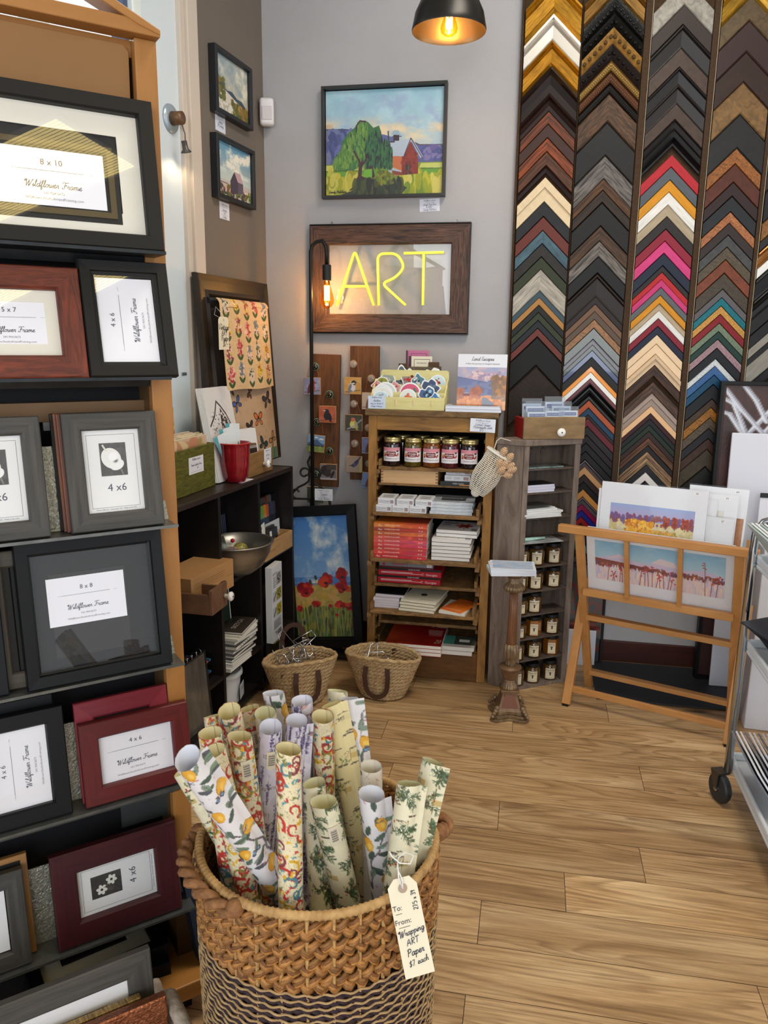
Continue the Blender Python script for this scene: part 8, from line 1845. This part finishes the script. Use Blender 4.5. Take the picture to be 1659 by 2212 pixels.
for i in range(nr):
 z0 = .008 + i * rowh; n = 300; j1 = rs.uniform(0, 6.28)
 for ply in range(3):
  pts = []
  for k in range(n):
   an=2*math.pi*k/n;wob=.0014*math.sin(an*5+i*.25)+.0008*math.sin(an*17+i*1.1);ph=an*46+ply*math.pi+j1
   if ply < 2: r_ = rad(z0) + .003 * math.sin(ph); zz = z0 + wob + .0026 * math.cos(ph)
   else: r_ = rad(z0) + .006 + .0012 * math.sin(ph); zz = z0 + wob + .0062 + .0016 * math.cos(ph)
   pts.append((r_ * math.cos(an), r_ * math.sin(an), zz))
  (m if ply < 2 else m2).tube(pts, .0048 if ply < 2 else .0021, 5, closed=True)
m.build('dark_twine_weave', aub, t, smooth=True); m2.build('pale_twine_weave', hemp, t, smooth=True)
m=MB();[m.tube([((rad(z)+.002)*math.cos(a_),(rad(z)+.002)*math.sin(a_),z)for z in(.0,.2,zb,.54,.632)],.0032,6)for a_ in[2*math.pi*k/32 for k in range(32)]];m.build('stake',seal,t)
m=MB();n=420;m.tube([(rad(.6)*math.cos(2*math.pi*k/n),rad(.6)*math.sin(2*math.pi*k/n),HZ+.003)for k in range(n)],[.0066+.0013*(k%3==0)for k in range(n)],8,closed=True);m.build('rim',seal,t,smooth=True)
m = MB(); m.lathe([(0, .001), (HR * .92, .001), (HR * .92, .128), (0, .128)], 48); m.build('bottom', aub, t)
for a0, a1, dz in ((178, 238, .02), (4, 18, .01)):
 m = MB()
 for ply in range(2):
  pts = []; N_ = 60
  for k in range(N_):
   s_=k/(N_-1);an=R(a0+(a1-a0)*s_);up=math.sin(math.pi*s_);q=rad(.6)+.012+.014*up;ph=s_*(26 if a0>90 else 9)+ply*math.pi;pts.append(((q+.006*math.cos(ph))*math.cos(an),(q+.006*math.cos(ph))*math.sin(an),HZ+.0+dz*up*.6+.006*math.sin(ph)-.01))
  m.tube(pts, .0074, 7)
 for an in(a0,a1):m.ball((rad(.6)+.008)*math.cos(R(an)),(rad(.6)+.008)*math.sin(R(an)),HZ-.004,.015,12)
 m.build('rope_handle', mat((156, 108, 66), .75, c2=(104, 68, 40), vs=(90, 90, 90), bump=.6), t, smooth=True)


def pattern(kind):
 rs=random.Random({'lemon':1,'flor':2,'pine':3,'lav':4,'herb':5,'map':6}[kind]);random.seed(rs.random());bgs={'lemon':(228,224,226),'flor':(226,212,176),'pine':(226,218,188),'lav':(214,208,218),'herb':(218,202,150),'map':(222,212,196)}
 c = Cv(1, 3.4, 150, bgs[kind]); c.mix(tuple(int(v * .95) for v in bgs[kind]), (c.fb(12, 4) - .5) * 4)
 if kind == 'lemon':
  x = .3
  pts=[(.25+.25*math.sin(y*2.4)+.02*math.sin(y*17),y)for y in np.arange(0,3.5,.05)];c.line(pts,.018,(92,84,96));c.line([(a_+.42-.2*math.sin(b_*2),b_)for a_,b_ in pts],.012,(110,100,110))
  for k in range(120):
   y=rs.uniform(0,3.4);x=rs.uniform(0,1);a_=rs.uniform(0,180);q=rs.choice([(96,116,100),(78,96,84),(120,140,116),(90,92,100),(132,148,132)]);c.ell(x,y,.085,.036,q,a_);c.line([(x-.08*math.cos(R(a_)),y-.08*math.sin(R(a_))),(x+.08*math.cos(R(a_)),y+.08*math.sin(R(a_)))],.005,(60,72,66))
  for k in range(21):y=.08+k*.16;x=(.3,.75,.5,.08,.9)[k%5];a_=rs.uniform(60,120);c.ell(x,y,.105,.078,(176,120,40),a_);c.ell(x-.004,y+.005,.1,.073,(226,168,62),a_);c.ell(x-.02,y+.02,.06,.04,(240,200,100),a_,soft=.8);c.ell(x+.1*math.cos(R(a_)),y+.1*math.sin(R(a_)),.02,.018,(206,150,60))
  for k in range(9):
   y = .25 + .37 * k; x = (.6, .15, .85)[k % 3]
   for s_ in(-1,1):c.ell(x+s_*.04,y+.02,.045,.028,(50,60,80),s_*30);c.ell(x+s_*.04,y+.02,.032,.018,(120,160,190),s_*30);c.ell(x+s_*.03,y-.02,.028,.02,(110,100,110),-s_*30)
  c.daub(50, (0, 0, 1, 3.4), .012, [(196, 120, 140), (216, 160, 170)])
  for k in range(9):c.write(rs.choice(['Citrus','Jeanne','Conca','limon']),rs.uniform(.0,.6),.2+.37*k,.018,(110,104,110),rot=rs.uniform(-20,20))
 elif kind == 'flor':
  c.daub(2600, (0, 0, 1, 3.4), .006, [(120, 104, 60)], a=.8)
  for k in range(84):
   y=k*.041+rs.uniform(-.02,.02);x=rs.uniform(0,1);q=rs.choice([(186,46,44),(70,128,146),(216,168,40),(140,126,56),(130,50,70),(186,46,44)]);a0=rs.uniform(0,360);s_=rs.choice((-1,1));pr_=None
   for j in range(13):
    t_=j/12;rr=.13*(1-t_*.75);an=R(a0+s_*300*t_);p1=(x+rr*math.cos(an),y+rr*math.sin(an));pr_ and c.line([pr_,p1],.042*(1-t_*.7)+.01,q);pr_ and c.line([pr_,p1],.006,(110,90,40));pr_=p1
  for k in range(170):x,y,a_=rs.uniform(0,1),rs.uniform(0,3.4),rs.uniform(0,180);q=rs.choice([(196,52,50),(216,168,40),(84,140,150),(186,60,60),(120,120,60)]);c.ell(x,y,.05,.018,q,a_);c.ell(x+.02,y+.02,.035,.014,q,a_+55)
 elif kind in ('pine', 'herb'):
  for k in range(14):
   y0 = .12 + k * .24; x0 = (.2, .75, .45, .95)[k % 4]
   if kind == 'pine' or k % 2:
    for b_ in range(5):
     a_=R(rs.uniform(0,360));pts=[(x0+.2*t_*math.cos(a_),y0+.2*t_*math.sin(a_))for t_ in(0,.5,1)];c.line(pts,.01,(90,80,50))
     for j in range(26):t_=rs.random();an=a_+rs.choice((-1,1))*R(rs.uniform(25,60));xx,yy=x0+.2*t_*math.cos(a_),y0+.2*t_*math.sin(a_);c.line([(xx,yy),(xx+.075*math.cos(an),yy+.075*math.sin(an))],.007,rs.choice([(60,84,56),(78,104,70),(46,66,48)]))
   y1 = y0 + .2; x1 = (x0 + .5) % 1; c.rect(x1 - .2, y1 - .02, x1 - .08, y1 + .06, (190, 160, 96), .8)
   for j in range(7):c.line([(x1-.12,y1-.1),(x1+.1*(j%3-1),y1-.1+.04*j)],.005,(130,110,70));c.ell(x1+rs.uniform(-.12,.12),y1+rs.uniform(-.1,.12),.035,.014,(110,124,70),rs.uniform(0,180));(kind=='pine')and c.ell(x1+rs.uniform(-.12,.12),y1+rs.uniform(-.1,.12),.017,.017,(176,34,36))
   for j in range(3):c.write(rs.choice(['wagner choral','angelica','mille fleurs','vegetum']),rs.uniform(0,.5),y0+.1-.035*j,.011,(90,80,70))
 elif kind == 'lav':
  c.daub(40, (0, 0, 1, 3.4), .08, [(196, 186, 206), (222, 214, 222)], a=.5)
  for k in range(64):
   x=rs.uniform(.0,1);y=rs.uniform(-.2,3.1);L0=rs.uniform(.5,.8);c.line([(x,y),(x+.03,y+L0)],.008,(110,120,100))
   for j in range(50):t_=rs.uniform(.3,1);c.ell(x+.03*t_+rs.uniform(-.035,.035)*(1.3-t_),y+L0*t_,.016,.011,rs.choice([(80,66,110),(104,90,140),(64,54,92),(130,116,160)]),rs.uniform(0,180))
  for k in range(5):c.write('LAVANDE',.05,.45+.7*k,.03,(120,96,90),w=.25,slant=0);c.write('le jardin',.5,.8+.7*k,.02,(120,110,110));c.ell((.8,.3)[k%2],.3+.7*k,.09,.04,(196,140,120),30,.7)
 else:
  for _ in range(60):x,y=rs.random(),rs.random()*3.4;c.line([(x,y),(x+rs.uniform(-.1,.1),y+rs.uniform(-.1,.1)),(x+rs.uniform(-.1,.1),y+.12)],.005,(170,120,110))
  c.daub(40, (0, 0, 1, 3.4), .03, [(170, 170, 80), (60, 60, 50)], a=.8)
 return c.a


PT = {k: pattern(k) for k in ('lemon', 'flor', 'pine', 'lav', 'herb', 'map')}
# pattern, words, barcode, loose flap; RP = top and foot of each roll
RL=[('lemon','lemon patterned roll leaning far left over the rim, nearest the photo',0,1),('pine','pine patterned roll partly under the leaning lemon roll',0,0),('flor','scroll patterned cream roll in the front centre',0,0),('pine','pine patterned roll in the front with a barcode sticker',1,0),('lemon','lemon patterned roll right of the front pine roll',0,1),('pine','upright pine patterned roll at the right, left of two',0,1),('pine','upright pine patterned roll furthest to the right',0,1),('lav','lavender patterned roll with white inside, left of two',1,0),('lav','lavender patterned roll with a wide loose edge, right of two',0,1),('flor','scroll patterned roll with barcode left of the lavender rolls',1,0),('flor','cream roll with red pattern near left rim, upper',0,0),('flor','cream roll directly behind the leaning lemon roll',0,0),('flor','scroll patterned roll at the back left, second from left',0,0),('flor','scroll patterned roll at the back left corner',0,0),('flor','scroll patterned roll with barcode in the back row',1,0),('lemon','lemon patterned roll standing tallest at the back',0,0),('lav','floral roll with barcode at the back centre',1,0),('pine','pine patterned roll at the back, just left of the tall lemon one',0,0),('flor','tall scroll patterned roll right of the lavender rolls',0,0),('herb','yellowish herb patterned roll at the back right',0,1),('lemon','tall lemon patterned roll with wide loose edge at back right',0,1),('pine','pine patterned roll peeking up at the back right',0,0),('map','short beige map patterned roll at the right back',0,0),('pine','berry patterned roll between the front scroll and pine rolls',0,0)]
creamin={'lemon':(226,226,232),'lav':(226,224,232),'flor':(222,208,160),'pine':(224,218,178),'herb':(220,206,150),'map':(224,216,200)}
pinm = {k: mat(v, .6) for k, v in creamin.items()}
RD = [60,50,56,63,62,57,55,53,52,57,57,52,50,47,47,47,46,46,52,48,46,42,46,48]
RP=[[-0.261,0.958,0.901,-0.029,1.317,0.14],[-0.319,1.15,0.77,-0.04,1.21,0.14],[-0.138,1.057,0.861,-0.134,1.031,0.14],[-0.093,1.136,0.724,0.026,1.161,0.14],[-0.015,1.163,0.722,0.052,1.194,0.14],[0.045,1.122,0.767,-0.027,1.049,0.14],[0.086,1.169,0.778,-0.043,1.091,0.14],[-0.184,1.189,0.827,-0.228,1.253,0.14],[-0.145,1.232,0.817,-0.183,1.223,0.14],[-0.228,1.149,0.831,-0.148,1.118,0.14],[-0.274,1.147,0.837,-0.18,1.074,0.14],[-0.261,1.108,0.827,-0.116,1.073,0.14],[-0.254,1.201,0.848,-0.176,1.325,0.14],[-0.287,1.239,0.82,-0.191,1.148,0.14],[-0.238,1.292,0.808,-0.13,1.331,0.14],[-0.199,1.326,0.822,-0.069,1.337,0.14],[-0.143,1.293,0.824,-0.126,1.218,0.14],[-0.205,1.267,0.812,-0.135,1.278,0.14],[-0.103,1.253,0.814,-0.096,1.299,0.14],[-0.09,1.296,0.816,0.044,1.237,0.14],[-0.062,1.336,0.808,0.022,1.277,0.14],[-0.086,1.398,0.794,-0.034,1.142,0.14],[-0.018,1.247,0.723,0.002,1.196,0.14],[-0.113,1.189,0.725,-0.071,1.056,0.14]]
for i, (kd, words, bar_, flap) in enumerate(RL):
 T_=np.array(RP[i][:3]);Bm=np.array(RP[i][3:]);D=max(.04,min(.05,.96*RD[i]*(CR.T@(EYE-T_))[2]/FPX))
 ax=T_-Bm;Ln=float(np.linalg.norm(ax));qt=Vector(ax).to_track_quat('Z','Y');t=thing('wrapping_paper_roll',words,'paper roll',None,*Bm,group='rolls of wrapping paper in the woven hamper');t.rotation_mode='QUATERNION';t.rotation_quaternion=qt
 inv=qt.inverted();vd=inv@Vector(EYE-T_);an0=math.atan2(vd.y,vd.x);r0=D/2;st=an0+R(75)if flap else an0+R(200);tot=2*math.pi*1.12
 A_=PT[kd];off=(i*97)%200;L0=max(0,Ln-.52);rows=int((Ln-L0)/(3.4*.14)*A_.shape[0]);Aa=np.roll(A_,off,0);k_={'flor':1.4,'lav':1.35,'pine':1.25,'herb':1.2}.get(kd,1.08);Aa=Aa[(np.arange(rows)[::-1]*k_).astype(int)%Aa.shape[0]];Aa=np.roll(Aa,i*31,1);Aa=Aa[:,(np.arange(int(150*1.0))*k_).astype(int)%150]

 def sp(U, V, e=0.0, L0=L0, Ln=Ln):
  an=st-tot*U;r_=(r0-e)*(1+.0*V)-.0016*U+(.010*np.clip((.05-U)/.05,0,1)**2*(.4+.6*V)if flap else 0)
  return r_ * np.cos(an), r_ * np.sin(an), L0 + (Ln - L0) * V + .004 * np.sin(an + i)
 sheet_geo(sp, 112, 320, Aa, 'printed_paper', t, .45, .15)
 m = MB(); Ud = np.linspace(0, 1, 49); rows_ = []
 for V in(0.0,1.0):X_,Y_,Z_=sp(Ud,V,.0006);rows_+=[(float(a_),float(b_),float(c_)-.0003)for a_,b_,c_ in zip(X_,Y_,Z_)]
 m.add(rows_, [(k, k + 1, k + 50, k + 49) for k in range(48)]); m.build('paper_inside', pinm[kd], t, smooth=True)
 if L0>0:m=MB();m.lathe([(r0-.003,0),(r0-.002,L0+.002)],24,0);m.build('paper_core',pinm[kd],t,smooth=True)
 if bar_:
  m=MB();an1=an0+.25;cu=lambda a_,z_,e:((r0+.0012+e)*math.cos(an1+a_/r0),(r0+.0012+e)*math.sin(an1+a_/r0),z_);zt=Ln-.035
  m.add([cu(a_,z_,0)for z_ in(zt-.034,zt)for a_ in(-.009,-.005,0,.005,.009)],[(k,k+1,k+6,k+5)for k in range(4)],0)
  for k in range(11):z_=zt-.006-.002*k;m.add([cu(a_,zz_,.0004)for zz_ in(z_,z_-.0005-.0006*(k%2))for a_ in(-.006,0,.004)],[(0,1,4,3),(1,2,5,4)],1)
  m.build('barcode_sticker', [mat((216, 204, 180), .5), INK], t)
# ---- shipping tag on the hamper
x3=EYE+ray(881,1975)*1.16;t=thing('price_tag','buff shipping tag for wrapping art paper tied to the hamper rim','tag',None,*x3);t.rotation_euler=(R(-20),R(-9),R(12))
m=MB();m.prism([(-.022,-.088),(.0225,-.088),(.0225,.04),(.013,.053),(-.011,.053),(-.022,.042)],0,.0006,0)
m.M=Matrix.Translation((0,-.0006,.038))@Matrix.Rotation(R(90),4,'X');m.lathe([(.0025,0),(.007,0),(.0025,.0006)],18,2);m.M=Matrix()
m.text('To:',-.014,.012,.0105,y=-.0008,mi=1);m.text('From:',-.009,-.008,.0105,y=-.0008,mi=1);m.rect(-.018,-.008,.003,.0036,-.0008,1);m.rect(-.017,.0,-.0165,-.0159,-.0008,1)
for k,(s_,sz)in enumerate((('Wrapping',.0042),('ART',.0042),('Paper',.0048),('$7. each',.0039))):m.write(s_,[.0,-.001,.0,.002][k],-.026-.0145*k,sz,y=-.001,w=.22,mi=3,rot=7)
m.write('27.5 x 39',.0155,.018,.0034,y=-.001,w=.26,mi=3,rot=90,slant=0);m.build('tag_card',[PAPERC,mat((70,66,70),.6),mat((170,150,130),.6),mat((24,26,60),.5)],t)
m=MB();m.tube([(0,-.002,.038),(.002,-.004,.05),(-.002,.004,.066),(.004,.012,.078),(.016,.008,.084),(.026,.002,.078),(.018,-.004,.07),(.004,.004,.072),(-.006,.008,.084),(-.008,.012,.09)],.0011,6);m.tube([(0,-.002,.038),(-.003,-.003,.055),(.0,.003,.072)],.0011,6);m.build('string',mat((226,224,220),.7),t,smooth=True)
